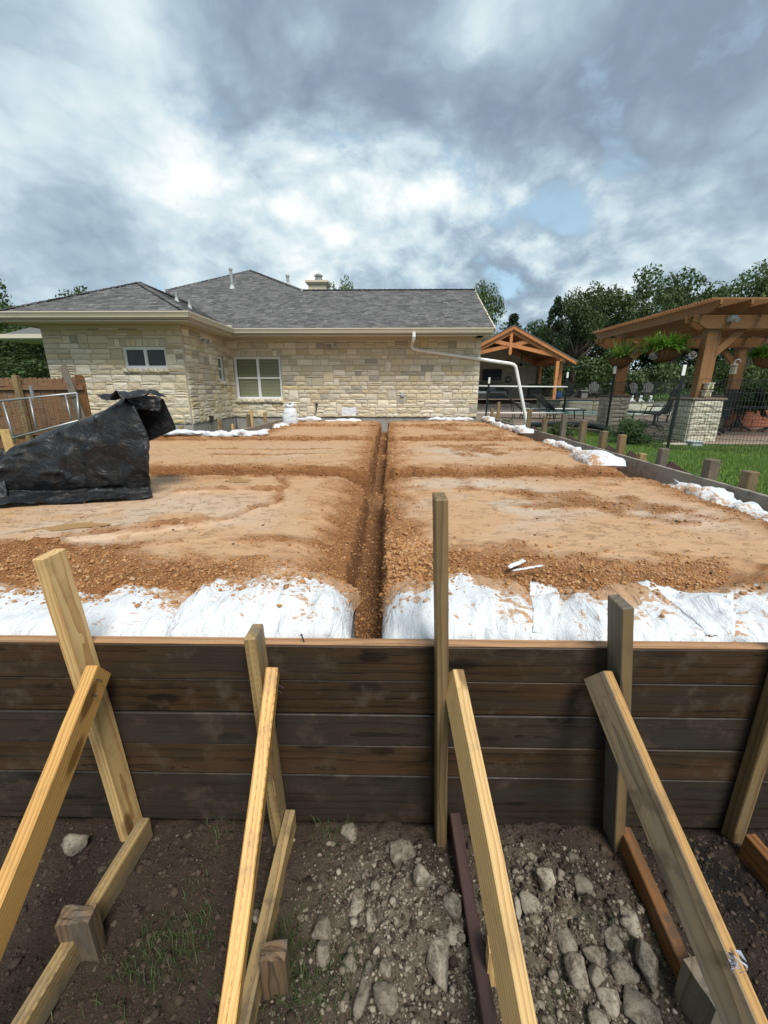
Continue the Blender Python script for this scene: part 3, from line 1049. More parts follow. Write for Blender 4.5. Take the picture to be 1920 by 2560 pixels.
# the edge along the top is a thin strip in a paler wood colour
tp = timber('top_edge', (-3.4, FY + .0185, .7895), (3.02, FY + .0185, .7895), .0375, .006, M['form_top'], form, bevel=.0015, seed=9)
nl = MB()
nl.tube([(-.285, FY + .012, .785), (-.287, FY + .010, .80), (-.292, FY + .006, .822)], .0022, 6)
nl.lathe([(.0015, 0), (.0042, .001), (.0042, .003), (.001, .004)], (-.292, FY + .006, .821), 8)
nl.build('bent_nail', M['nail'], None, label='small bent nail standing up from the top edge of the front boards', cat='nail')


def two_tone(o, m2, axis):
    """the face of a timber that looks along a local axis gets a second wood colour"""
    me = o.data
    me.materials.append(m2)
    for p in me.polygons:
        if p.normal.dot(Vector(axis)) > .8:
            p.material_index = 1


def post(p0, p1, m_, label, group='upright 2x4 stakes of the front boards', w=.036, d=.088, chip=False, seed=0, up=(0, 1, 0)):
    o = timber('stake', p0, p1, w, d, M[m_], None, up=up, bevel=.003, seed=seed, warp=.002, segs=6, label=label, cat='stake', group=group)
    return o


YS = FY - .046
post((-.958, YS, -.08), (-1.022, YS, 1.128), 'pine', 'tall leaning pale pine stake at the far left of the front boards', seed=1)
post((-.400, YS, -.08), (-.432, YS, .869), 'pine_old', 'short greyed stake with a notched top left of the trench mouth', seed=2)
post((.194, YS, -.06), (.141, YS, 1.311), 'stake_dark', 'tallest thin olive brown stake just right of the trench mouth', seed=3)
post((.842, YS, -.10), (.699, YS, .985), 'grey_wood', 'dark grey weathered stake with a wide left face right of centre', seed=4)
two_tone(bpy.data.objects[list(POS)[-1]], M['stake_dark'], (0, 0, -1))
timber('stake', (1.275, FY - .028, -.05), (1.262, FY - .028, .92), .045, .05, M['stake_dark'], None, up=(0, 1, 0), bevel=.003, seed=5, label='brown stake at the right edge of the front boards', cat='stake', group='upright 2x4 stakes of the front boards')


def brace(p0, p1, m_, label, seed):
    d = Vector(p1) - Vector(p0)
    timber('brace', p0, p1, .038, .088, M[m_], None, up=(0, .6, .8), bevel=.003, seed=seed, warp=.003, segs=8, label=label, cat='brace', group='diagonal braces propping the front boards')


def along(x0, x1, yb=.16):
    """top end at the boards, lower end on the soil, at the slope all braces share"""
    y0, z0 = 1.135, .728
    return (x0, y0, z0), (x0 + (x1 - x0) * (y0 - yb) / (y0 - .535), yb, z0 - .74 * (y0 - yb))


for (x0, x1, m_, lb, sd) in [(-.944, -.936, 'pine_r', 'orange pine brace leaning on the far left stake', 11),
                              (-.378, -.343, 'pine_y', 'yellow pine brace on the right of the short notched stake', 12),
                              (.203, .282, 'pine', 'pale ringed pine brace beside the tallest thin stake', 13),
                              (.664, .762, 'brace_old', 'old grey brown brace crossing the dark grey stake with foil on it', 14)]:
    a, c = along(x0, x1)
    brace(a, c, m_, lb, sd)
    if m_ == 'brace_old':
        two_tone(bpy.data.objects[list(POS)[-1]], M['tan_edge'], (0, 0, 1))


def kicker(p0, p1, m_, label, seed, w=.037, h=.088):
    timber('kicker', p0, p1, w, h, M[m_], None, bevel=.003, seed=seed, warp=.002, segs=6, label=label, cat='kicker board', group='kicker boards lying on the soil behind the stakes')


kicker((-.892, 1.13, .055), (-.936, .18, .055), 'pine_old', 'split tan kicker board behind the far left stake', 21)
kicker((-.368, 1.165, .058), (-.358, .18, .055), 'pine_old', 'mottled tan kicker board left of the marl heap', 22)
kicker((.243, 1.17, .050), (.268, .20, .040), 'brownboard', 'dark purple brown kicker board through the marl heap', 23, h=.085)
kicker((.846, 1.13, .050), (.806, .60, .050), 'orange_board', 'wet orange brown kicker board behind the dark grey stake', 24)
kicker((1.262, 1.10, .050), (1.31, .50, .03), 'orange_board', 'reddish kicker board at the right edge of the frame', 25, h=.12)


def stub(x, y, z0, z1, w, d, m_, label, seed, rot=0, lean=0, rag=.005):
    """short stake driven into the soil, its head split and mushroomed by the hammer"""
    rr = random.Random(seed)
    bm = bmesh.new()
    bmesh.ops.create_grid(bm, x_segments=5, y_segments=4, size=.5)
    bm.verts.ensure_lookup_table()
    res = bmesh.ops.extrude_face_region(bm, geom=bm.faces[:])
    vs = [v for v in res['geom'] if isinstance(v, bmesh.types.BMVert)]
    for v in bm.verts:
        v.co = Vector((v.co.z, v.co.x * w, v.co.y * d))
    L = z1 - z0
    for v in bm.verts:
        v.co.x = 0 if v not in vs else L + rr.uniform(-rag, rag)
    for v in vs:
        v.co.y *= 1.03; v.co.z *= 1.03
    bmesh.ops.recalc_face_normals(bm, faces=bm.faces)
    me = bpy.data.meshes.new('short_stake')
    bm.to_mesh(me); bm.free()
    o = put('short_stake', me, M[m_], None, (x, y, z0))
    o.rotation_euler = (Matrix.Rotation(rot, 3, 'Z') @ Matrix.Rotation(lean - math.pi / 2, 3, 'Y')).to_euler()
    return tag(o, label, 'stake', 'short stakes driven into the soil beside the kicker boards')


M['stub'] = wood('hammered_stake_wood', (.15, .095, .052), (.04, .026, .016), rings=60, streak=1.3, rough=.75, grey=.5, greycol=(.10, .085, .07), dirt=.85, bump=.8, spread=.10, lx=2.0)
stub(-.888, .795, -.1, .17, .045, .085, 'stub', 'stout hammered stake by the far left kicker board', 31, rot=.12)
stub(-.306, .725, -.1, .17, .04, .066, 'stub', 'split hammered stake beside the yellow pine brace', 32, rot=.05)
stub(.312, .745, -.1, .17, .04, .085, 'pine', 'fresh cut stake head showing end grain behind the pale brace', 33, rot=-.1, rag=.002)
stub(.83, .69, -.1, .17, .09, .10, 'grey_wood', 'big grey stake under the old grey brown brace', 34, rot=.2)

# nails in the brace heads
for k, (x, y, z, dx) in enumerate([(-.924, 1.09, .725, .02), (-.924, 1.06, .695, .018), (-.356, 1.10, .700, .02), (-.356, 1.09, .69, .016)]):
    q = MB()
    q.tube([(x - .01, y, z), (x + dx * .6, y - .001, z), (x + dx, y - .004, z - .004)], .0018, 5)
    q.lathe([(.0008, 0), (.0035, .0005), (.0035, .0016)], (x + dx, y - .004, z - .005), 6)
    q.build('bent_nail', M['nail'], None, label=['upper bent nail in the orange pine brace', 'lower bent nail in the orange pine brace', 'upper bent nail in the yellow pine brace head', 'lower bent nail in the yellow pine brace head'][k], cat='nail', group='bent nails in the brace heads')

# crumpled foil wrapper stuck on the right-hand brace
rr = random.Random(8)
q = MB()
for k in range(14):
    c0 = Vector((.752 + rr.uniform(-.010, .010), .60 + rr.uniform(-.012, .012), .400 + rr.uniform(-.004, .020)))
    pts = [c0 + Vector((rr.uniform(-.013, .013), rr.uniform(-.013, .013), rr.uniform(-.010, .010))) for _ in range(3)]
    q.prism(pts, (0.0004, .0006, .0008))
q.build('foil_scrap', M['foil'], None, label='crumpled silver foil scrap stuck on the old grey brown brace', cat='foil scrap')

# ------------------------------------------------------------------ right form: two long boards and their stakes
rf = thing('board_form', 'long grey board wall running along the right side to the house', 'formwork', (3.0, 7, .4))
z1 = .787
for i, hgt in enumerate([.19, .19, .19]):
    zc = z1 - hgt / 2
    for (ya, yb) in [(FY + .04, 5.05), (5.054, 9.1), (9.104, 12.9)]:
        timber('board', (3.0, ya, zc), (3.0, yb, zc), .038, hgt - .003, M['side_form'], rf, seed=i * 3 + int(ya), warp=.003, segs=10)
    z1 -= hgt
RS = [(12.29, 1.25, .05, 'pine_old', 'thin tall stake nearest the house corner on the side form'), (13.05, 1.05, .04, 'pine_old', 'thin pale stake beyond the house corner beside the rails'),
      (9.556, 1.18, .075, 'stake_dark', 'dark stake against the foot of the sloping downspout'), (8.518, 1.09, .085, 'stake_dark', 'brown stake on the side form below the nearer white rail'),
      (7.557, 1.175, .09, 'grey_wood', 'pale grey tall stake in front of the black drain pipe'), (6.802, 1.12, .09, 'stake_dark', 'brown stake just left of the second wire fence post'),
      (6.132, 1.02, .11, 'stake_dark', 'stout brown stake left of the leafy bush'), (5.598, 1.025, .085, 'stake_dark', 'brown stake in front of the leafy bush'),
      (5.156, .845, .085, 'pine_old', 'low sawn stake end barely above the side form'), (4.741, .965, .085, 'grey_wood', 'grey stake on the lawn side below the near wire fence post'),
      (3.987, .96, .14, 'grey_wood', 'wide dark grey cracked stake on the lawn side'), (3.532, .93, .10, 'stake_dark', 'greenish brown stake nearest the right edge of the frame')]
for i, (y, zt_, w, m_, lb) in enumerate(RS):
    rnd = random.Random(i)
    timber('stake', (3.064 + rnd.uniform(-.004, .01), y, .2), (3.064 + rnd.uniform(-.015, .015), y + rnd.uniform(-.02, .02), zt_), .085 if w < .12 else .10, min(w, .10), M[m_], None, up=(0, 1, 0),
           bevel=.006, seed=60 + i, label=lb, cat='stake', group='stakes along the side form')
for i, (y, lb) in enumerate([(9.4, 'sloping dark brace board behind the stake at the downspout foot'), (7.45, 'sloping dark brace board behind the pale grey tall stake'), (6.05, 'sloping dark brace board left of the leafy bush'), (5.5, 'sloping dark brace board in front of the leafy bush'), (4.68, 'sloping dark brace board near the wire fence post')]):
    timber('brace', (3.11, y, .79), (3.75, y + .05, .43), .037, .085, M['brownboard'], None, bevel=.004, seed=80 + i, label=lb, cat='brace', group='short braces of the side form')

# ------------------------------------------------------------------ left and rear-left forms near the house
lf = thing('board_form', 'low dark board form in front of the left wing', 'formwork', (-3.9, 8.38, .4))
z1 = .787
for i in range(2):
    timber('board', (-5.2, 8.38, z1 - .07), (-3.12, 8.38, z1 - .07), .038, .137, M['stub'], lf, seed=90 + i, warp=.004, segs=6)
    z1 -= .14
lr = thing('board_form', 'weathered board form running back to the main wall beside the white sack', 'formwork', (-3.06, 10, .4))
z1 = .80
for i in range(3):
    timber('board', (-3.115, 8.40, z1 - .07), (-3.0, 12.22, z1 - .07), .038, .137, M['side_form'], lr, seed=95 + i, warp=.004, segs=6)
    z1 -= .14
for i, (x, y, zt_, w, m_, lb) in enumerate([(-4.206, 8.43, .885, .085, 'pine_old', 'short square stake in front of the left wing foundation'), (-3.43, 8.45, 1.03, .085, 'pine_old', 'tan upright stake left of the steel rod'),
                                            (-3.185, 8.44, .93, .04, 'pine', 'fresh pale splinter stake at the form corner'), (-3.33, 9.9, 1.04, .08, 'stake_dark', 'dark stake in the gap between the form and the wing'),
                                            (-3.14, 9.55, 1.16, .045, 'pine', 'split yellow stake leaning at the corner form'), (-3.16, 10.6, 1.05, .07, 'pine_old', 'tan stake behind the corner form left of the white sack')]):
    timber('stake', (x, y, .2), (x + .01 * (i % 3 - 1), y, zt_), w, .06, M[m_], None, up=(0, 1, 0), bevel=.004, seed=100 + i, label=lb, cat='stake', group='stakes of the rear forms')
q = MB(); q.tube([(-3.06, 8.36, .45), (-3.085, 8.40, 1.10)], .016, 8)
q.build('steel_rod', M['black'], None, smooth=True, label='dark steel rod standing at the corner of the rear forms', cat='rod')
# ------------------------------------------------------------------ white woven sacks
def sack_mesh(name, L, W, H, seed, nu=56, nv=40, lump=.10, stain=.6, pinch=(1, 1), sag=.35):
    """a filled sack lying down: L along X, W along Y, H up; flat seams at its ends"""
    u = np.linspace(-1, 1, nu)
    ph = np.linspace(0, 2 * np.pi, nv, endpoint=False)
    U, P = np.meshgrid(u, ph, indexing='ij')
    endL = np.where(U < 0, pinch[0], pinch[1])
    t = np.abs(U)
    hh = np.where(endL > 0, np.power(np.clip(1 - t ** 5, 0, 1), .55) * .97 + .03, np.power(np.clip(1 - t ** 10, 0, 1), .5) * .97 + .03)
    ww = 1 - .10 * t ** 3
    c, s = np.cos(P), np.sin(P)
    cy = np.sign(c) * np.abs(c) ** .75; cz = np.sign(s) * np.abs(s) ** .85
    x = U * L / 2
    y = cy * W / 2 * ww
    z = cz * H / 2 * hh
    z = np.where(z < 0, z * (1 - sag), z)
    n1 = fbm(U * L * 4 + 3 * seed, P * .9 + seed, seed, 4) - .5
    # creases run in from the seams
    cr = (np.abs(fbm(P * 5 + seed + U * 3, U * 3.5 - P, seed + 7, 3) - .5) - .12) * (.35 + .65 * t ** 1.5)
    cr2 = np.sin(U * L * 34 + 11 * fbm(U * L * 5, P * 1.2, seed + 2, 3)) * .8 * np.clip(-s + .75, 0, 1) * (.3 + .7 * t)
    d = n1 * lump * .9 + cr * .07 + cr2 * .010 + (fbm(U * L * 14 + P * 2, P * 4, seed + 11, 3) - .5) * .026
    y = y + d * cy * hh
    z = z + d * (cz * .8 + .2) * hh
    x = x + (fbm(P * 1.2 + seed, U * 0 + 2.2, seed + 3, 2) - .5) * .06 * t ** 4
    V = np.stack([x, y, z], -1).reshape(-1, 3)
    st = np.clip(stain * (sstep(-.4, .9, cy) * .8 + sstep(.2, 1.0, cz) * .5) * (.35 + 1.2 * fbm(U * L * 3, P * 1.4, seed + 19, 3)), 0, 1)
    i = np.arange(nu * nv).reshape(nu, nv)
    j = np.roll(i, -1, 1)
    F = np.stack([i[:-1], i[1:], j[1:], j[:-1]], -1).reshape(-1, 4)
    # seam caps
    V = np.concatenate([V, V.reshape(nu, nv, 3)[0].mean(0)[None], V.reshape(nu, nv, 3)[-1].mean(0)[None]])
    a, b = len(V) - 2, len(V) - 1
    capF = [[a, j[0, k], i[0, k], i[0, k]] for k in range(0)]
    me = np_mesh(name, V, F, True, {'stain': np.concatenate([st.ravel(), [st.mean()] * 2])})
    return me


def sheet(name, m, corners, n1, n2, amp, seed, parent=None, stain=0.0, thick=.003, fold=0.0, **tags):
    """wrinkled cloth spanning four corners (p00, p10, p11, p01), given a little thickness"""
    p00, p10, p11, p01 = [np.array(c, float) for c in corners]
    a = np.linspace(0, 1, n1); b_ = np.linspace(0, 1, n2)
    A, B = np.meshgrid(a, b_, indexing='ij')
    Pm = (p00 * (1 - A[..., None]) * (1 - B[..., None]) + p10 * A[..., None] * (1 - B[..., None]) + p11 * A[..., None] * B[..., None] + p01 * (1 - A[..., None]) * B[..., None])
    nrm = np.cross(p10 - p00, p01 - p00); nrm = nrm / (np.linalg.norm(nrm) + 1e-9)
    d = (fbm(A * 5 + seed, B * 5, seed, 4) - .5) * 2 * amp + fold * np.sin(A * 9 + 3 * fbm(A * 3, B * 3, seed + 5, 2)) * amp
    rag = (fbm(A * 11, B * 11, seed + 3, 3) - .5) * .12
    e = np.maximum(np.abs(A - .5), np.abs(B - .5)) * 2
    Pm = Pm + nrm * d[..., None] + ((p10 - p00) * rag[..., None]) * (e ** 6)[..., None]
    top = Pm.reshape(-1, 3); bot = top - nrm * thick
    V = np.concatenate([top, bot])
    i = np.arange(n1 * n2).reshape(n1, n2); k = n1 * n2
    q = np.stack([i[:-1, :-1], i[1:, :-1], i[1:, 1:], i[:-1, 1:]], -1).reshape(-1, 4)
    ring = np.concatenate([i[:, 0], i[-1, 1:], i[::-1, -1][1:], i[0, ::-1][1:-1]])
    r2 = np.roll(ring, -1)
    F = np.concatenate([q, q[:, ::-1] + k, np.stack([ring, ring + k, r2 + k, r2], -1)])
    off = V.mean(0); off[2] = V[:, 2].min()
    me = np_mesh(name, V - off, F, True, {'stain': np.full(len(V), stain)})
    o = put(name, me, m, parent, off)
    return tag(o, tags.get('label'), tags.get('cat'), tags.get('group'), tags.get('kind'))


FB = 'white sandbags along the front boards'


def drop(x, y, names, z=1.3):
    best = None
    for o in bpy.data.objects:
        if o.type == 'MESH' and o.name.split('.')[0] in names:
            lo = o.matrix_world.inverted() @ Vector((x, y, z))
            ok, p, n, i = o.ray_cast(lo, Vector((0, 0, -1)))
            if ok:
                w = o.matrix_world @ p
                if best is None or w.z > best:
                    best = w.z
    return best


def drape(name, corners, n1, n2, amp, seed, parent, stain, names=('sandbag', 'soil_pad'), lift=.006, **tags):
    """cloth lying on whatever is under it, with ridged folds"""
    bpy.context.view_layer.update()
    p00, p10, p11, p01 = [np.array(c, float) for c in corners]
    A, B = np.meshgrid(np.linspace(0, 1, n1), np.linspace(0, 1, n2), indexing='ij')
    P2 = p00 * ((1 - A) * (1 - B))[..., None] + p10 * (A * (1 - B))[..., None] + p11 * (A * B)[..., None] + p01 * ((1 - A) * B)[..., None]
    rag = (fbm(A * 9 + seed, B * 9, seed + 3, 3) - .5)
    e = np.maximum(np.abs(A - .5), np.abs(B - .5)) * 2
    P2 = P2 + (rag * .010 * e ** 5)[..., None]
    Z = np.zeros_like(A)
    for i in range(n1):
        for j in range(n2):
            z = drop(P2[i, j, 0], P2[i, j, 1], names)
            Z[i, j] = z if z is not None else .6
    for _ in range(3):
        Zp = np.pad(Z, 1, mode='edge'); Z = np.maximum(Z, (Zp[:-2, 1:-1] + Zp[2:, 1:-1] + Zp[1:-1, :-2] + Zp[1:-1, 2:]) / 4)
    ridge = 1 - 2 * np.abs(fbm(A * 3 + B * 2 + seed, B * 6 - A * 2, seed, 3) - .5) * 2
    Z = Z + lift * (1 - e ** 3 * 1.3) + amp * np.clip(ridge, 0, 1) ** 2 + amp * .5 * fbm(A * 14, B * 14, seed + 9, 2)
    top = np.concatenate([P2, Z[..., None]], -1).reshape(-1, 3); bot = top - [0, 0, .003]
    V = np.concatenate([top, bot])
    i = np.arange(n1 * n2).reshape(n1, n2); k = n1 * n2
    q = np.stack([i[:-1, :-1], i[1:, :-1], i[1:, 1:], i[:-1, 1:]], -1).reshape(-1, 4)
    ring = np.concatenate([i[:, 0], i[-1, 1:], i[::-1, -1][1:], i[0, ::-1][1:-1]]); r2 = np.roll(ring, -1)
    F = np.concatenate([q, q[:, ::-1] + k, np.stack([ring, ring + k, r2 + k, r2], -1)])
    off = V.mean(0); off[2] = V[:, 2].min()
    me = np_mesh(name, V - off, F, True, {'stain': np.full(len(V), stain)})
    o = put(name, me, M['bag'], parent, off)
    if parent is not None:                     # the sack is turned a little; keep the cloth where it fell
        o.matrix_parent_inverse = Matrix.Rotation(-parent.rotation_euler.z, 4, 'Z')
    return tag(o, tags.get('label'), tags.get('cat'), tags.get('group'), tags.get('kind'))

for (x0, x1, y, z, W, H, yaw, sd, st, pin, lb) in [
    (-2.05, -.70, 1.48, .645, .44, .27, -.015, 3, .42, (0, 1), 'long white sandbag behind the leaning pale pine stake'),
    (-.84, -.145, 1.50, .675, .52, .37, .02, 5, .55, (1, 1), 'fat white sandbag with mud clods on top, left of the trench mouth'),
    (-.035, .62, 1.50, .672, .52, .36, -.02, 8, .60, (1, 1), 'fat white sandbag with muddy back, right of the trench mouth'),
    (.56, 1.22, 1.46, .648, .47, .31, -.02, 13, .60, (1, 1), 'creased white sandbag behind the dark grey stake'),
    (1.12, 2.0, 1.47, .655, .50, .33, .03, 21, .52, (1, 0), 'white sandbag at the right end of the front row'),
]:
    me = sack_mesh('sandbag', x1 - x0, W, H, sd, nu=90, nv=56, stain=st, pinch=pin, lump=.11)
    co = np.empty(len(me.vertices) * 3, np.float32); me.vertices.foreach_get('co', co); co = co.reshape(-1, 3)
    lim = (1.240 - y - co[:, 0] * math.sin(yaw)) / math.cos(yaw)          # pressed against the back of the boards
    co[:, 1] = np.maximum(co[:, 1], lim); me.vertices.foreach_set('co', co.ravel()); me.update()
    put('sandbag', me, M['bag'], None, ((x0 + x1) / 2, y, z), rot=(0, 0, yaw))
    tag(bpy.data.objects[list(POS)[-1]], lb, 'sandbag', FB)
    bag = bpy.data.objects[list(POS)[-1]]
BAGS = {o.name: o for o in bpy.data.objects if o.name.split('.')[0] == 'sandbag'}
BL = [BAGS[k] for k in sorted(BAGS, key=lambda n: BAGS[n].location.x)]
drape('flap', [(.50, 1.285), (.585, 1.285), (.74, 1.66), (.62, 1.70)], 22, 30, .006, 24, BL[3], .05)
drape('flap', [(1.10, 1.285), (1.20, 1.285), (1.40, 1.56), (1.10, 1.72)], 26, 34, .007, 34, BL[4], .10)
sheet('torn_strip', M['bag'], [(.54, 1.78, .815), (.63, 1.85, .822), (.64, 1.83, .82), (.55, 1.76, .812)], 14, 5, .008, 44, None, .0, label='torn white strip of sacking lying on the clay near the dark grey stake', cat='strip')
sheet('torn_strip', M['bag'], [(.55, 1.745, .812), (.70, 1.79, .822), (.71, 1.77, .822), (.56, 1.735, .81)], 14, 5, .008, 46, None, .0, label='second torn white strip joined to the creased sandbag', cat='strip')

# clods thrown on the sacks, lying on the tops
bpy.context.view_layer.update()
rng = np.random.default_rng(11)
P, SZ = [], []
for k in range(3000):
    x = rng.uniform(-1.7, 1.8); y = 1.42 + .34 * rng.uniform() ** .7
    if rng.uniform() > (y - 1.40) * 3.4 + .08 * (abs(x + .4) < .25):
        continue
    z = drop(x, y, ('sandbag',))
    if z is None or z < .66:
        continue
    P.append((x, y, z)); SZ.append(.0035 + .006 * rng.uniform() ** 2 + .010 * rng.uniform() ** 12)
for (x, y, s) in [(-.40, 1.45, .011), (-.58, 1.47, .013), (-.32, 1.47, .008), (-.41, 1.37, .010), (-.50, 1.50, .010), (.13, 1.38, .011), (-.45, 1.52, .012), (.99, 1.36, .010)]:
    z = drop(x, y, ('sandbag',))
    if z: P.append((x, y, z)); SZ.append(s)
rubble('clods_on_sandbags', np.array(P), np.array(SZ), rng, .8, M['clod'])

# small half-buried sacks along the right and rear edges of the fill
SB = [(2.66, 2.35, .9, .20, .14, 'muddy white sandbag edge at the right frame side'), (2.70, 3.02, .75, .20, .15, 'white sandbag heaped with brown clods on the right edge'), (2.70, 3.62, .62, .20, .17, 'white sandbag with clear plastic lifted beside the grey form'),
      (2.62, 4.22, .66, .18, .13, 'flat white sandbag between the plastic topped sack and the round one'), (2.40, 5.02, .62, .36, .20, 'round bulging white sandbag at the end of the cross trench'), (2.66, 5.80, .8, .17, .13, 'thin white sandbag beyond the round one'),
      (2.66, 6.62, .8, .19, .14, 'white sandbag strip opposite the leafy bush'), (2.63, 7.45, .75, .18, .13, 'white sandbag at the second cross trench'), (2.58, 8.3, .75, .22, .14, 'broad white sandbag near the downspout foot'),
      (2.62, 9.3, .8, .16, .12, 'narrow white sandbag towards the house on the right edge'), (2.62, 10.4, .9, .16, .13, 'last but one white sandbag towards the house corner'), (2.55, 11.25, .8, .18, .14, 'white sandbag nearest the house corner')]
for i, (x, y, L, W, H, lb) in enumerate(SB):
    x += .06 if H == .20 else -.01
    zz = float(pad_z(x, y)) - (.045 if H == .20 else -.02)
    me = sack_mesh('sandbag', L * 1.12, W * 1.25, H * 1.1, 40 + i, nu=30, nv=18, stain=.40, lump=.13)
    o = put('sandbag', me, M['bag'], None, (x, y, zz + .065), rot=(0, 0, math.pi / 2 + random.Random(i).uniform(-.12, .12)))
    tag(o, lb, 'sandbag', 'white sandbags along the side form')
LB = [(-3.9, 7.62, .9, .14, 0.05, 'flat white sandbag at the left end of the rear edge'), (-3.2, 7.66, .8, .12, -.05, 'flat white sandbag before the low dark board form'), (-2.62, 7.75, .7, .12, .1, 'thin white sandbag at the inner corner of the rear edge'),
      (-2.66, 8.7, .9, .14, 1.4, 'white sandbag leading back towards the upright white sack'), (-2.58, 9.9, .8, .15, 1.5, 'white sandbag just in front of the upright white sack'), (-2.30, 11.3, .9, .12, .1, 'thin white sandbag under the black cable'),
      (-1.3, 11.5, 1.0, .10, 0.0, 'thin white sandbag line before the foundation, left of the trench'), (1.6, 11.45, 1.2, .10, 0.0, 'thin white sandbag line before the foundation, right of the trench')]
for i, (x, y, L, W, yaw, lb) in enumerate(LB):
    zz = float(pad_z(x, y))
    me = sack_mesh('sandbag', L, W * 1.3, .12, 70 + i, nu=30, nv=16, stain=.4, lump=.13)
    o = put('sandbag', me, M['bag'], None, (x, y, zz + .045), rot=(0, 0, yaw))
    tag(o, lb, 'sandbag', 'white sandbags along the rear edge of the fill')


def standing_sack(x, y, z, w, h, seed, label):
    """tied upright sack: full body, gathered neck and a flared top"""
    nu, nv = 30, 36
    prof = [(0, .82), (.04, .98), (.2, 1.05), (.45, 1.0), (.62, .9), (.74, .72), (.80, .50), (.84, .46), (.90, .62), (1.0, .40)]
    ts = np.linspace(0, 1, nu)
    rad = np.interp(ts, [p[0] for p in prof], [p[1] for p in prof]) * w / 2
    T, P = np.meshgrid(ts, np.linspace(0, 2 * np.pi, nv, endpoint=False), indexing='ij')
    r = rad[:, None] * (1 + (fbm(T * 4 + seed, P * 1.2, seed, 4) - .5) * .35 + .10 * sstep(.6, .85, T) * np.sin(P * 9 + seed) + .16 * sstep(.86, 1, T) * np.sin(P * 4 + seed))
    X = r * np.cos(P) + .05 * w * T; Y = r * np.sin(P) * .8; Z = T * h + .06 * h * sstep(.85, 1, T) * np.sin(P * 3 + seed)
    i = np.arange(nu * nv).reshape(nu, nv); j = np.roll(i, -1, 1)
    F = np.stack([i[:-1], j[:-1], j[1:], i[1:]], -1).reshape(-1, 4)
    me = np_mesh('sack', np.stack([X, Y, Z], -1).reshape(-1, 3), F, True, {'stain': np.full(nu * nv, .05)})
    return tag(put('sack', me, M['bag'], None, (x, y, z)), label, 'sack')


standing_sack(-2.52, 10.6, float(pad_z(-2.52, 10.6)) - .02, .36, .50, 3, 'upright tied white sack standing by the wall below the big window')
standing_sack(-3.02, 7.35, float(pad_z(-3.02, 7.35)) - .01, .17, .26, 9, 'small white sack end poking up at the rear edge of the fill')
sheet('plastic_sheet', M['wrap'], [(2.62, 3.50, .74), (2.85, 3.55, .72), (2.86, 3.95, .72), (2.66, 3.9, .78)], 16, 16, .03, 51, None, 0, label='crumpled clear plastic on the right sandbags', cat='plastic sheet')

# ------------------------------------------------------------------ black plastic over the mixer
tarp = thing('black_tarp', 'black plastic sheet draped over a machine on the left of the pad', 'tarp', (-2.5, 3.2, .78))


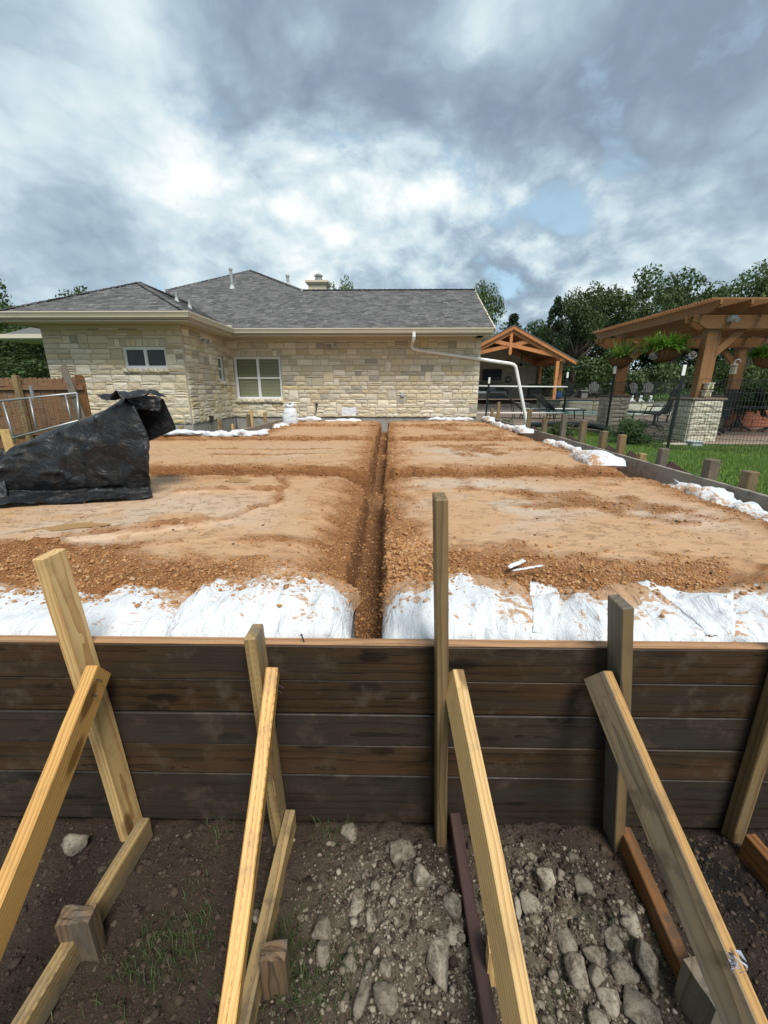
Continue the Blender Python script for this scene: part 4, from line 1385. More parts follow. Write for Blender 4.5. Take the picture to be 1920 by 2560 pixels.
def loft_tarp():
    xk = [-3.30, -3.10, -2.93, -2.80, -2.55, -2.27, -2.05, -1.93, -1.86, -1.835]
    ridge = [.98, 1.06, 1.19, 1.25, 1.33, 1.43, 1.51, 1.55, 1.53, 1.46]
    ridgey = [3.30, 3.30, 3.30, 3.30, 3.32, 3.33, 3.33, 3.33, 3.33, 3.33]
    foot = [2.70, 2.74, 2.78, 2.82, 2.87, 2.91, 2.96, 3.01, 3.05, 3.08]
    nx, ns = 110, 84
    xs = np.linspace(-3.30, -1.835, nx)
    rz = np.interp(xs, xk, ridge); ry = np.interp(xs, xk, ridgey); fy = np.interp(xs, xk, foot)
    s = np.linspace(0, 1, ns)
    X = np.repeat(xs[:, None], ns, 1); Sg = np.repeat(s[None], nx, 0)
    g0 = .80
    # section: skirt on the ground (0-.16), front face (.16-.60), shoulder/top (.60-.74), back (.74-1)
    yfront = fy + .26 * np.interp(xs, [-3.3, -2.2, -1.83], [1.25, .9, .55])
    Y = np.where(Sg < .16, fy[:, None] + (yfront - fy)[:, None] * (Sg / .16), 0)
    Z = np.where(Sg < .16, g0 + .035 * (Sg / .16) ** 2, 0)
    f = np.clip((Sg - .16) / .44, 0, 1)
    Y = np.where((Sg >= .16) & (Sg < .60), yfront[:, None] - .04 * np.sin(f * math.pi * .9) + (ry - .14 - yfront)[:, None] * f ** 1.5, Y)
    Z = np.where((Sg >= .16) & (Sg < .60), g0 + .035 + (rz - .035 - .05 - g0)[:, None] * f ** .92, Z)
    t = np.clip((Sg - .60) / .14, 0, 1)
    Y = np.where((Sg >= .60) & (Sg < .74), (ry - .14)[:, None] + .30 * t, Y)
    Z = np.where((Sg >= .60) & (Sg < .74), (rz - .05)[:, None] + .05 * np.sin(t * math.pi / 1.6), Z)
    k = np.clip((Sg - .74) / .26, 0, 1)
    Y = np.where(Sg >= .74, (ry + .16)[:, None] + .14 * k, Y)
    Z = np.where(Sg >= .74, (rz - .01)[:, None] + (g0 - rz)[:, None] * k, Z)
    right = sstep(-2.3, -1.835, X)
    # the right end falls straight, bulging a little
    X = X - .62 * np.clip(Y - 3.08, 0, 9) * right
    X = X + .05 * right * np.sin(np.clip(f, 0, 1) * math.pi) * (Sg > .1)
    w = (fbm(X * 2.2, Sg * 3, 5, 3) - .5)
    rv = 1 - 2 * np.abs(fbm(X * 3.8 - Sg * 1.6, Sg * 1.4, 25, 3) - .5) * 2
    rd = 1 - 2 * np.abs(fbm(X * 2.0 + Sg * 4.5, Sg * 2.5 - X * 1.5, 35, 3) - .5) * 2
    pleat = np.clip(rv, 0, 1) ** 3 * .034 + np.clip(rd, 0, 1) ** 4 * .022
    fold = np.abs(fbm(X * 4.5 + 9 + Sg * 2, Sg * 3.5, 8, 4) - .5)
    skirt = (Sg < .17)
    Y = Y - w * .09 * sstep(.0, .3, Sg) - pleat * sstep(.14, .26, Sg) * sstep(.75, .66, Sg)
    Z = Z + np.where(skirt, np.clip(1 - 5 * np.abs(fbm(X * 3.2 - Sg * 3, Sg * 16 + X, 12, 3) - .5), 0, 1) ** 2 * .030, (fbm(X * 5, Sg * 7, 14, 3) - .5) * .035) + np.where(Sg > .58, (fbm(X * 7, Sg * 12, 18, 3) - .45) * .06, 0)
    Z = np.where(Sg < .05, np.minimum(Z, g0 + .02), Z)
    i = np.arange(nx * ns).reshape(nx, ns)
    F = np.stack([i[:-1, :-1], i[1:, :-1], i[1:, 1:], i[:-1, 1:]], -1).reshape(-1, 4)
    V = np.stack([X, Y, Z], -1).reshape(-1, 3)
    # close the right end
    e = i[-1]
    c = len(V)
    V = np.concatenate([V, [[-1.845, 3.25, 1.1]]])
    F2 = np.array([[e[q], c, c, e[q + 1]] for q in range(0)]).reshape(-1, 4).astype(int)
    off = np.array([-2.5, 3.2, .78])
    me = np_mesh('cover_sheet', V - off, F, True)
    put('cover_sheet', me, M['tarp'], tarp, off)

loft_tarp()
# the boxy hood that sticks out to the right, with a crumpled shiny flap over it
hood = MB()
P0 = [(-2.03, 3.36, 1.575), (-1.795, 3.36, 1.525), (-1.725, 3.36, 1.29), (-2.03, 3.36, 1.17)]
P1 = [(-2.20, 3.66, 1.56), (-1.95, 3.66, 1.52), (-1.88, 3.66, 1.30), (-2.2, 3.66, 1.18)]
for k in range(4):
    hood.quad(P0[k], P0[(k + 1) % 4], P1[(k + 1) % 4], P1[k])
hood.quad(*P1)
hood.quad(*[(p[0] * .985 - .028, p[1] + .012, p[2]) for p in P0])
hood.build('hood', M['tarp'], tarp)
sheet('flap', M['tarp'], [(-2.16, 3.14, 1.535), (-1.93, 3.07, 1.560), (-1.80, 3.42, 1.575), (-2.12, 3.45, 1.57)], 34, 24, .026, 61, tarp, fold=.8)
sheet('flap', M['tarp'], [(-2.00, 3.18, 1.575), (-1.80, 3.34, 1.545), (-1.81, 3.33, 1.43), (-1.93, 3.20, 1.46)], 22, 14, .020, 63, tarp, fold=.8)
sheet('flap', M['tarp'], [(-3.42, 2.86, .82), (-2.9, 2.98, .82), (-2.96, 3.14, 1.20), (-3.34, 3.2, .99)], 26, 20, .035, 66, tarp, fold=.8)
timber('wooden_pole', (-2.95, 3.44, 1.205), (-2.22, 3.46, 1.462), .030, .030, M['stub'], None, bevel=.009, label='long brown wooden pole lying along the back of the black tarp', cat='pole')
# ------------------------------------------------------------------ house
house = thing('stone_house', 'single storey cream limestone house with grey shingle hip roof', 'house', (-2, 12.4, .4))
WY, WX, LY, ZB, ZT = 12.3, -4.60, 9.75, .83, 2.945     # main wall, side wall, wing front, stone bottom and top
RX, LX = 2.46, -7.68


def face_stone(seed):
    """one split-faced stone of unit size, its face towards -Y"""
    rr = random.Random(seed)
    nx, nz = 5, 4
    vs = {}
    V = []; F = []
    for a in range(nx):
        for c in range(nz):
            edge = a in (0, nx - 1) or c in (0, nz - 1)
            x = -.5 + a / (nx - 1) + (0 if a in (0, nx - 1) else rr.uniform(-.05, .05)); z = -.5 + c / (nz - 1) + (0 if c in (0, nz - 1) else rr.uniform(-.06, .06))
            x *= rr.uniform(.97, 1.0) if edge else 1; z *= rr.uniform(.95, 1.0) if edge else 1
            y = -.46 + rr.uniform(-.03, .06) if edge else -.55 + rr.uniform(-.12, .07)
            vs[a, c] = len(V); V.append((x, y, z))
    for a in range(nx - 1):
        for c in range(nz - 1):
            q = (vs[a, c], vs[a + 1, c], vs[a + 1, c + 1], vs[a, c + 1])
            if rr.random() < .5:
                F += [(q[0], q[1], q[2]), (q[0], q[2], q[3])]
            else:
                F += [(q[0], q[1], q[3]), (q[1], q[2], q[3])]
    ring = [vs[a, 0] for a in range(nx)] + [vs[nx - 1, c] for c in range(1, nz)] + [vs[a, nz - 1] for a in range(nx - 2, -1, -1)] + [vs[0, c] for c in range(nz - 2, 0, -1)]
    back = {}
    for r in ring:
        back[r] = len(V); V.append((V[r][0], .5, V[r][2]))
    for k in range(len(ring)):
        a, b = ring[k], ring[(k + 1) % len(ring)]
        F.append((a, back[a], back[b], b))
    return V, F


STONES = []
for k in range(14):
    V, F = face_stone(k)
    me = bpy.data.meshes.new('stone')
    me.from_pydata(V, [], F)
    me.materials.append(M['stone'])
    STONES.append(me)


def ashlar(w, h, ux, uz, seed, holes=()):
    """random coursed stones filling w x h; returns (x, z, sx, sz) centres and sizes, leaving the holes out"""
    rr = random.Random(seed)
    nx, nz = int(round(w / ux)), int(round(h / uz))
    occ = [[False] * nx for _ in range(nz)]
    for (x0, x1, z0, z1) in holes:
        for j in range(nz):
            for i in range(nx):
                cx, cz = (i + .5) * w / nx, (j + .5) * h / nz
                if x0 < cx < x1 and z0 < cz < z1:
                    occ[j][i] = True
    out = []

    def emit(i, j, ww, hh):
        for b in range(hh):
            for a in range(ww):
                occ[j + b][i + a] = True
        out.append(((i + ww / 2) * w / nx, (j + hh / 2) * h / nz, ww * w / nx, hh * h / nz))

    def free(i, j, ww, hh):
        return j + hh <= nz and not any(occ[j + b][i + a] for a in range(ww) for b in range(hh))

    j = 0
    while j < nz:
        ch = min(rr.choices([2, 3], [.62, .38])[0], nz - j)
        if nz - j - ch == 1: ch = min(3, nz - j)
        i = 0
        while i < nx:
            if occ[j][i]:
                i += 1; continue
            run = 0
            while i + run < nx and not occ[j][i + run]:
                run += 1
            ww = rr.choice([3, 4, 5, 5, 6, 6, 7, 8])
            if run - ww < 3: ww = run if run <= 8 else run // 2
            ww = min(ww, run)
            hh = ch
            if rr.random() < .16 and ww <= 6 and free(i, j, ww, ch + 1): hh = ch + rr.choice((1, 2)) if free(i, j, ww, ch + 2) else ch + 1
            while hh > 1 and not free(i, j, ww, hh): hh -= 1
            if hh == 3 and rr.random() < .28 and ww >= 4:
                k = rr.choice((1, 2)); emit(i, j, ww, k); emit(i, j + k, ww, 3 - k)
            elif hh == 2 and rr.random() < .10 and ww >= 5:
                emit(i, j, ww, 1); emit(i, j + 1, ww, 1)
            else:
                emit(i, j, ww, hh)
            i += ww
        # odd cells left inside this course by tall stones
        for jj in range(j, j + ch):
            i = 0
            while i < nx:
                if occ[jj][i]: i += 1; continue
                run = 0
                while i + run < nx and not occ[jj][i + run] and run < 7: run += 1
                hh = 1
                while jj + hh < j + ch and free(i, jj, run, hh + 1): hh += 1
                emit(i, jj, run, hh); i += run
        j += ch
    return out


JOINT = .011
pieces = []     # (area weight, wall key, centre, size, rotz)


def lay(wall, origin, rotz, w, h, seed, holes=(), ux=.056, uz=.0542, extra=(), weight=1.0):
    ca, sa = math.cos(rotz), math.sin(rotz)
    for (x, z, sx, sz) in ashlar(w, h, ux, uz, seed, holes) + list(extra):
        px, py = origin[0] + x * ca, origin[1] + x * sa
        pieces.append((sx * sz * weight, wall, (px, py, origin[2] + z), (sx - JOINT, .07, sz - JOINT), rotz))


def wall_box(*a):
    return MB().box(*a).build('wall', M['mortar'], house)


# backing walls with their window openings left free
BK = -.019
wm = MB()
wx0, wx1, wz0, wz1 = -4.41, -3.10, 1.33, 2.47          # big window
for bx in [(WX, wx0, ZB, ZT), (wx1, RX, ZB, ZT), (wx0, wx1, ZB, wz0), (wx0, wx1, wz1, ZT)]:
    wm.box(bx[0], bx[1], WY + BK, WY + .22, bx[2], bx[3])
wall_main = wm.build('wall', M['mortar'], house, label='long main wall of cream stone with the big blind window')
sm = MB()
sx0, sx1, sz0, sz1 = -5.96, -4.98, 2.045, 2.50          # small wide window in the wing
for bx in [(LX, sx0, ZB, ZT), (sx1, WX, ZB, ZT), (sx0, sx1, ZB, sz0), (sx0, sx1, sz1, ZT)]:
    sm.box(bx[0], bx[1], LY + BK, LY + .2, bx[2], bx[3])
wall_wing = sm.build('wall', M['mortar'], house, label='front wall of the left wing with the small wide window')
tm = MB()
ty0, ty1, tz0, tz1 = 11.55, 11.95, 1.81, 2.44          # narrow side window
for bx in [(LY + .2, ty0, ZB, ZT), (ty1, WY, ZB, ZT), (ty0, ty1, ZB, tz0), (ty0, ty1, tz1, ZT)]:
    tm.box(WX - .2, WX - BK, bx[0], bx[1], bx[2], bx[3])
wall_side = tm.build('wall', M['mortar'], house, label='short side wall of the wing facing right')
em = MB()
em.box(RX - .2, RX, WY + .22, 17, ZB, ZT)
em.prism([(RX - .2, 11.75, ZT), (RX - .2, 17.0, ZT), (RX - .2, 14.5, 4.30)], (.19, 0, 0))
em.box(LX, LX + .2, LY + .2, 15, ZB, ZT)
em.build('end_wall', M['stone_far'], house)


def soldier(x0, x1, n, seed):
    rr = random.Random(seed)
    cuts = [x0]
    for k in range(n):
        cuts.append(x0 + (x1 - x0) * (k + 1) / n + (rr.uniform(-.02, .02) if k < n - 1 else 0))
    return cuts


H = ZT - ZB
# main wall
hx0, hx1 = -4.50, -3.02
ex = []
c = soldier(hx0 - WX, hx1 - WX, 10, 3)
for a, b_ in zip(c[:-1], c[1:]):
    ex.append(((a + b_) / 2, 2.47 + .085 - ZB, b_ - a, .165))
c = soldier(wx0 - .04 - WX, wx1 + .03 - WX, 8, 4)
sills = [((a + b_) / 2, 1.28 - ZB, b_ - a, .09) for a, b_ in zip(c[:-1], c[1:])]
holes = [(wx0 - WX, wx1 - WX, 1.235 - ZB, 2.47 - ZB), (hx0 - WX, hx1 - WX, 2.45 - ZB, 2.64 - ZB), (wx0 - .04 - WX, wx1 + .03 - WX, 1.235 - ZB, 1.33 - ZB), (-1.43 - WX, -1.0 - WX, .86 - ZB, 1.10 - ZB)]
lay('main', (WX, WY, ZB), 0, RX - WX, H, 11, holes, extra=ex)
# wing front
hx0, hx1 = -6.05, -4.90
ex = []
c = soldier(sx0 - .28 - LX, sx1 + .02 - LX, 10, 6)
for a, b_ in zip(c[:-1], c[1:]):
    ex.append(((a + b_) / 2, 2.50 + .08 - ZB, b_ - a, .155))
lay('wing', (LX, LY, ZB), 0, WX - LX, H, 17, [(sx0 - LX, sx1 - LX, 1.955 - ZB, 2.52 - ZB), (sx0 - .28 - LX, sx1 + .02 - LX, 2.49 - ZB, 2.66 - ZB)], extra=ex, weight=1.6)
# wing side (faces +X): built along +Y
lay('side', (WX, LY + .035, ZB), math.pi / 2, WY - LY - .035, H, 23, [(ty0 - LY - .035, ty1 - LY - .035, 1.72 - ZB, 2.46 - ZB)], weight=.7)
# projecting sill stones
for (x, z, sx, sz) in sills:
    pieces.append((.02, 'main', (WX + x, WY - .035, ZB + z), (sx - .008, .10, sz), 0))
c = soldier(sx0 - .03, sx1 + .03, 9, 5)
for a, b_ in zip(c[:-1], c[1:]):
    pieces.append((.02, 'wing', ((a + b_) / 2, LY - .03, 2.0), (b_ - a - .008, .10, .085), 0))
for k in range(3):
    pieces.append((.01, 'side', (WX + .03, ty0 + .07 + k * .135, 1.765), (.125, .10, .085), math.pi / 2))

pieces.sort(key=lambda p: -p[0])
WALLS = {'main': wall_main, 'wing': wall_wing, 'side': wall_side}
rest = {k: ([], []) for k in WALLS}
rr = random.Random(77)
for k, (a, wall, c, s, rz) in enumerate(pieces):
    me = STONES[rr.randrange(len(STONES))]
    mir = rr.choice((-1, 1))
    if k < 300:
        o = put('stone', me, None, WALLS[wall], c, rot=(0, 0, rz), scale=(s[0] * mir, s[1], s[2] * rr.choice((1, 1, 1))))
    else:
        V, F = rest[wall]
        n = len(V)
        ca, sa = math.cos(rz), math.sin(rz)
        for v in me.vertices:
            x, y, z = v.co.x * s[0] * mir, v.co.y * s[1], v.co.z * s[2]
            V.append((c[0] + x * ca - y * sa, c[1] + x * sa + y * ca, c[2] + z))
        for p in me.polygons:
            F.append(tuple(n + i for i in (p.vertices if mir > 0 else reversed(p.vertices))))
for wall, (V, F) in rest.items():
    if V:
        q = MB(); q.v = V; q.f = F
        q.build('stone_courses', M['stone'], WALLS[wall], kind='stuff')

# foundation, with a cement band
fm = MB()
fm.box(WX + .02, RX, WY + .0, WY + .3, -.1, ZB)
fm.build('foundation', M['concrete'], house)
fm = MB(); fm.box(LX, WX + .012, LY - .01, LY + .3, -.1, ZB - .002); fm.box(WX - .3, WX + .012, LY + .3, WY, -.1, ZB - .002)
fm.build('foundation', M['concrete'], house)
# gap in the stonework closed with white wrap
sheet('wrap_patch', M['wrap'], [(-1.45, WY - .026, .85), (-.98, WY - .028, .855), (-.95, WY - .027, 1.105), (-1.42, WY - .026, 1.10)], 20, 12, .010, 5, house)


# ---- windows
def window(name_label, o, ux, w, h, cols, rows, depth, blinds, glassmat, nrm):
    """o lower left corner, ux unit vector along the wall, nrm outward"""
    o = Vector(o); ux = Vector(ux); n = Vector(nrm); up = Vector((0, 0, 1))
    def bx(mb, a0, a1, b0, b1, d0, d1):
        pts = []
        for d in (d0, d1):
            for a, b_ in ((a0, b0), (a1, b0), (a1, b1), (a0, b1)):
                pts.append(o + ux * a + up * b_ - n * d)
        mb.add(pts, [(3, 2, 1, 0), (4, 5, 6, 7), (0, 1, 5, 4), (1, 2, 6, 5), (2, 3, 7, 6), (3, 0, 4, 7)])
    t = .045
    q = MB()
    bx(q, 0, t, 0, h, 0, depth); bx(q, w - t, w, 0, h, 0, depth); bx(q, t, w - t, 0, t, 0, depth); bx(q, t, w - t, h - t, h, 0, depth)
    win = q.build('window', M['window'], house, label=name_label)
    cw = (w - 2 * t) / cols
    for i in range(cols):
        for j in range(rows):
            a0 = t + i * cw + (.020 if i else 0); a1 = t + (i + 1) * cw - (.020 if i < cols - 1 else 0)
            rh = (h - 2 * t) / rows
            b0 = t + j * rh + (.012 if j else 0); b1 = t + (j + 1) * rh - (.012 if j < rows - 1 else 0)
            dd = .028 if j == 0 else .012
            q = MB()
            e = .016
            bx(q, a0, a0 + e, b0, b1, dd - .006, dd + .02); bx(q, a1 - e, a1, b0, b1, dd - .006, dd + .02); bx(q, a0 + e, a1 - e, b0, b0 + e, dd - .006, dd + .02); bx(q, a0 + e, a1 - e, b1 - e, b1, dd - .006, dd + .02)
            q.build('sash', M['window'], win)
            q = MB(); bx(q, a0 + e, a1 - e, b0 + e, b1 - e, dd + .01, dd + .014)
            q.build('pane', glassmat, win)
    q = MB()
    for i in range(1, cols):
        bx(q, t + i * cw - .022, t + i * cw + .022, t, h - t, 0.004, depth)
    for j in range(1, rows):
        rh = (h - 2 * t) / rows
        bx(q, t, w - t, t + j * rh - .014, t + j * rh + .014, 0.008, depth)
    q.build('mullion', M['window'], win)
    if blinds:
        q = MB()
        nsl = int(h / .042)
        for k in range(nsl):
            z = .05 + k * (h - .1) / nsl
            for i in range(cols):
                p0 = o + ux * (t + i * cw + .03) + up * (z + .008) - n * .050
                p1 = o + ux * (t + (i + 1) * cw - .03) + up * (z + .008) - n * .050
                q.beam(p0, p1, .004, .036, up=(n * -.55 + up))
        q.build('blind', M['blind'], win)
        q = MB(); bx(q, 0, w, 0, h, .115, .12); q.build('room_shade_sheet', M['gap'], win)  # dark sheet standing in for the unlit room behind the blinds
    return win


def glass(name, tint=(.9, .95, .92)):
    m, g = mat(name)
    g.surf(tint, .03, None, .5, Transmission_Weight=0.0, Alpha=.10)
    return m


M['glass'] = glass('window_glass', (.10, .13, .12))
window('big four pane window with olive blinds', (wx0, WY + .012, wz0), (1, 0, 0), wx1 - wx0, wz1 - wz0, 2, 2, .06, True, M['glass'], (0, -1, 0))
window('small wide window with dark screens', (sx0, LY + .012, sz0), (1, 0, 0), sx1 - sx0, sz1 - sz0, 2, 1, .05, False, M['screen'], (0, -1, 0))
window('narrow window with blinds in the side wall', (WX - .012, ty0, tz0), (0, 1, 0), ty1 - ty0, tz1 - tz0, 1, 2, .05, True, M['glass'], (1, 0, 0))

# ---- eaves: soffit, fascia, gutter
EZ = 2.945
EX, EYL, EYR, REX, LEX = -4.14, 9.10, 11.58, 2.60, -8.05
sf = MB()
sf.box(LEX, EX, EYL, LY + .0, EZ, EZ + .012); sf.box(WX, EX, LY, WY, EZ, EZ + .012); sf.box(EX, REX, EYR, WY, EZ, EZ + .012); sf.box(LEX, LX, LY, 14, EZ, EZ + .012)
sf.box(RX, REX, WY, 14.3, EZ, EZ + .012)
sf.build('soffit', M['soffit'], house)
tr = MB()
tr.box(LX, WX, LY - .045, LY - .022, EZ - .075, EZ - .002)
tr.box(WX + .045, RX, WY - .058, WY - .036, EZ - .075, EZ - .002)
tr.build('frieze_board', M['soffit'], house)
fa = MB()
fa.box(LEX, EX - .001, EYL, EYL + .02, EZ - .02, EZ + .16); fa.box(EX - .02, EX, EYL + .02, EYR, EZ - .02, EZ + .16); fa.box(EX, REX, EYR, EYR + .02, EZ - .02, EZ + .16)
fa.box(LEX, LEX + .02, EYL + .02, 14, EZ - .02, EZ + .16)
fa.build('fascia', M['soffit'], house)


def gutter(pts):
    """K-shaped gutter swept along the eave; the profile leans outward"""
    prof = [(0, 0), (.062, 0), (.068, .025), (.082, .058), (.095, .080), (.100, .088), (.100, .108), (.093, .108), (.093, .094), (.006, .094), (.006, .112), (0, .112)]
    n = len(pts)
    q = MB(); vs = []
    for i, p in enumerate(pts):
        p = Vector(p)
        def nrm(a, b):
            d = (Vector(b) - Vector(a)).normalized()
            return Vector((d.y, -d.x, 0))
        if i == 0: o_ = nrm(pts[0], pts[1])
        elif i == n - 1: o_ = nrm(pts[-2], pts[-1])
        else:
            a, b = nrm(pts[i - 1], pts[i]), nrm(pts[i], pts[i + 1])
            o_ = (a + b) / (1 + a.dot(b))
        for (d, z) in prof:
            vs.append(p + o_ * d + Vector((0, 0, z)))
    k = len(prof); fs = []
    for i in range(n - 1):
        for j in range(k):
            fs.append((i * k + j, i * k + (j + 1) % k, (i + 1) * k + (j + 1) % k, (i + 1) * k + j))
    fs.append(tuple(range(k - 1, -1, -1))); fs.append(tuple((n - 1) * k + j for j in range(k)))
    q.add(vs, fs)
    return q


gutter([(LEX, EYL - .001, EZ + .045), (EX + .001, EYL - .001, EZ + .045), (EX + .001, EYR - .001, EZ + .045), (REX, EYR - .001, EZ + .045)]).build('gutter', M['gutter'], house)

# ---- roof
SL = .485
RZ = EZ + .155


def rz_main(y): return RZ + SL * (y - EYR + .02)


ridgeY = EYR + 3.15
apexX, apexY = (LEX + EX) / 2, EYL + (EX - LEX) / 2
apexZ = RZ + SL * (EX - LEX) / 2
pk = (-5.20, EYR + 5.55)
e_ = .04
ROOF = {
    'main slope': [(EX - .02, EYR - e_), (REX + .05, EYR - e_), (REX + .05, ridgeY), (-2.85, ridgeY), pk, (-7.30, EYR + 3.2), (-6.30, EYR + 2.05)],
    'wing front': [(LEX - e_, EYL - e_), (EX + e_, EYL - e_), (apexX, apexY)],
    'wing right': [(EX + e_, EYL - e_), (EX + e_, EYR + .0), (apexX, EYR + (EX - apexX)), (apexX, apexY)],
    'wing left': [(apexX, apexY), (apexX, 14.5), (LEX - e_, 14.5), (LEX - e_, EYL - e_)],
}
PLANE = {'main slope': lambda x, y: RZ + SL * (y - EYR), 'wing front': lambda x, y: RZ + SL * (y - EYL), 'wing right': lambda x, y: RZ + SL * (EX - x), 'wing left': lambda x, y: RZ + SL * (x - LEX)}
UP = {'main slope': (0, 1), 'wing front': (0, 1), 'wing right': (-1, 0), 'wing left': (1, 0)}
roof = MB()
for k, poly in ROOF.items():
    roof.prism([(x, y, PLANE[k](x, y) - .004) for x, y in poly], (0, 0, -.05))
# slopes that face away
q = MB()
zr = PLANE['main slope'](0, ridgeY); zp = PLANE['main slope'](*pk)
q.prism([(REX + .05, ridgeY, zr - .004), (-2.85, ridgeY, zr - .004), (-2.85, ridgeY + 2.7, zr - 1.40), (REX + .05, ridgeY + 2.7, zr - 1.40)], (0, 0, -.05))
q.prism([(pk[0], pk[1], zp - .004), (-2.85, ridgeY, zr - .004), (-.6, ridgeY + 2.4, zr - 1.2), (pk[0], pk[1] + 5, zp - 2.9)], (0, 0, -.05))
q.prism([(pk[0], pk[1], zp - .004), (pk[0], pk[1] + 5, zp - 2.9), (-9.2, ridgeY + 3, 3.3), (-7.30, EYR + 3.2, PLANE['main slope'](0, EYR + 3.2) - .004)], (0, 0, -.05))
roof.v += []
n0 = len(roof.v); roof.v += q.v; roof.f += [tuple(n0 + i for i in f) for f in q.f]
roofo = roof.build('roof', M['shingle'], house)


def inside(px, py, poly):
    ok = False
    for (x0, y0), (x1, y1) in zip(poly, poly[1:] + poly[:1]):
        if (y0 > py) != (y1 > py) and px < (x1 - x0) * (py - y0) / (y1 - y0) + x0:
            ok = not ok
    return ok


shing = []
rr = random.Random(5)
for k in ('wing front', 'wing right', 'main slope', 'wing left'):
    poly = ROOF[k]; ux, uy = UP[k]; fn = PLANE[k]
    ax, ay = (uy, -ux)                         # along the eave
    us = [x * ux + y * uy for x, y in poly]; as_ = [x * ax + y * ay for x, y in poly]
    expo = .088
    row = 0
    u = min(us)
    while u < max(us):
        a = min(as_) - rr.uniform(0, .3)
        while a < max(as_):
            wdt = rr.choice((.10, .12, .15, .17, .20))
            ca, cu = a + wdt / 2, u + expo / 2
            x, y = ca * ax + cu * ux, ca * ay + cu * uy
            a0, a1 = a, a + wdt
            pts = [(aa * ax + uu * ux, aa * ay + uu * uy) for aa in (a0 + .004, a1 - .004) for uu in (u + .006, u + expo - .01)]
            if all(inside(px, py, poly) for px, py in pts) or inside(x, y, poly) and wdt <= .12:
                if k == 'wing right' and y > EYR + (EX - x) - .02:
                    a += wdt; continue
                if k == 'main slope' and x < -4.15 and y < EYR + (EX - x) + .03 and x > apexX:
                    a += wdt; continue
                shing.append((k, a0, a1, u, rr.choice((.005, .012, .012, .017))))
            a += wdt
        u += expo; row += 1
rest = MB()
nrm_s = math.sqrt(1 + SL * SL)
order = {'wing front': 0, 'main slope': 1, 'wing right': 2, 'wing left': 3}
shing.sort(key=lambda s: (order[s[0]] if s[0] == 'wing front' else 1, s[3]))
for idx, (k, a0, a1, u, th) in enumerate(shing):
    ux, uy = UP[k]; fn = PLANE[k]; ax, ay = (uy, -ux)
    def pt(aa, uu, dz):
        x, y = aa * ax + uu * ux, aa * ay + uu * uy
        return (x, y, fn(x, y) + dz)
    g_ = .0025
    u1 = u + .102
    vs = [pt(a0 + g_, u, 0), pt(a1 - g_, u, 0), pt(a1 - g_, u1, 0), pt(a0 + g_, u1, 0), pt(a0 + g_, u, th), pt(a1 - g_, u, th), pt(a1 - g_, u1, .002), pt(a0 + g_, u1, .002)]
    fs = [(4, 5, 6, 7), (0, 1, 5, 4), (1, 2, 6, 5), (2, 3, 7, 6), (3, 0, 4, 7)]
    if idx < 300:
        q = MB(); q.add(vs, fs)
        q.build('shingle', M['shingle'], roofo)
    else:
        rest.add(vs, fs)
rest.build('shingle_courses', M['shingle'], roofo, kind='stuff')
# hip and ridge caps: short overlapping pieces
cap = MB()


def caps(p0, p1, w=.13):
    p0, p1 = Vector(p0), Vector(p1)
    L = (p1 - p0).length
    n = max(2, int(L / .16))
    for i in range(n):
        a = p0.lerp(p1, i / n); b_ = p0.lerp(p1, (i + 1.25) / n if i < n - 1 else 1)
        cap.beam(a + Vector((0, 0, .022)), b_ + Vector((0, 0, .010)), w, .014)


P3 = lambda k, x, y: (x, y, PLANE[k](x, y))
caps(P3('wing front', LEX, EYL), P3('wing front', apexX, apexY)); caps(P3('wing front', EX, EYL), P3('wing front', apexX, apexY))
caps(P3('wing right', apexX, apexY), P3('wing right', apexX, EYR + (EX - apexX)))
caps(P3('main slope', -2.85, ridgeY), P3('main slope', REX + .05, ridgeY)); caps(P3('main slope', -2.85, ridgeY), P3('main slope', *pk)); caps(P3('main slope', -7.30, EYR + 3.2), P3('main slope', *pk))
cap.build('ridge_caps', M['shingle'], roofo, kind='stuff')
q = MB(); q.beam((REX + .045, EYR - .04, RZ - .06), (REX + .045, ridgeY, zr - .06), .03, .10); q.build('rake_board', M['soffit'], roofo)
q = MB(); q.box(-4.30, -4.13, EYR - .02, EYR + .06, RZ + .02, RZ + .085); q.build('splash_guard', M['gutter'], roofo)


def vent(x, y, z0, z1, r, cap_=False):
    v = thing  # noqa
    q = MB(); q.lathe([(r, z0 - .12), (r, z1)], (x, y, 0), 12)
    if cap_:
        q.lathe([(r * 1.35, z1), (r * 1.35, z1 + .05), (r, z1 + .07)], (x, y, 0), 12)
    o = q.build('vent_pipe', M['pipe'], roofo, smooth=False)
    q = MB(); q.lathe([(r * 3.0, z0 - .10), (r * 1.6, z0 + .04), (r * 1.15, z0 + .09)], (x, y, 0), 12)
    q.build('pipe_flashing', M['lead'], roofo)


def zmain(y): return RZ + SL * (y - EYR)


vent(-5.2, 15.0, zmain(15.0), zmain(15.0) + .52, .045, True)
vent(-3.5, 15.6, zmain(15.4), 5.22, .05, True)
vent(-5.45, 11.55, RZ + SL * (EX + 5.45), RZ + SL * (EX + 5.45) + .22, .028)
vent(-5.05, 11.35, RZ + SL * (EX + 5.05), RZ + SL * (EX + 5.05) + .20, .026)
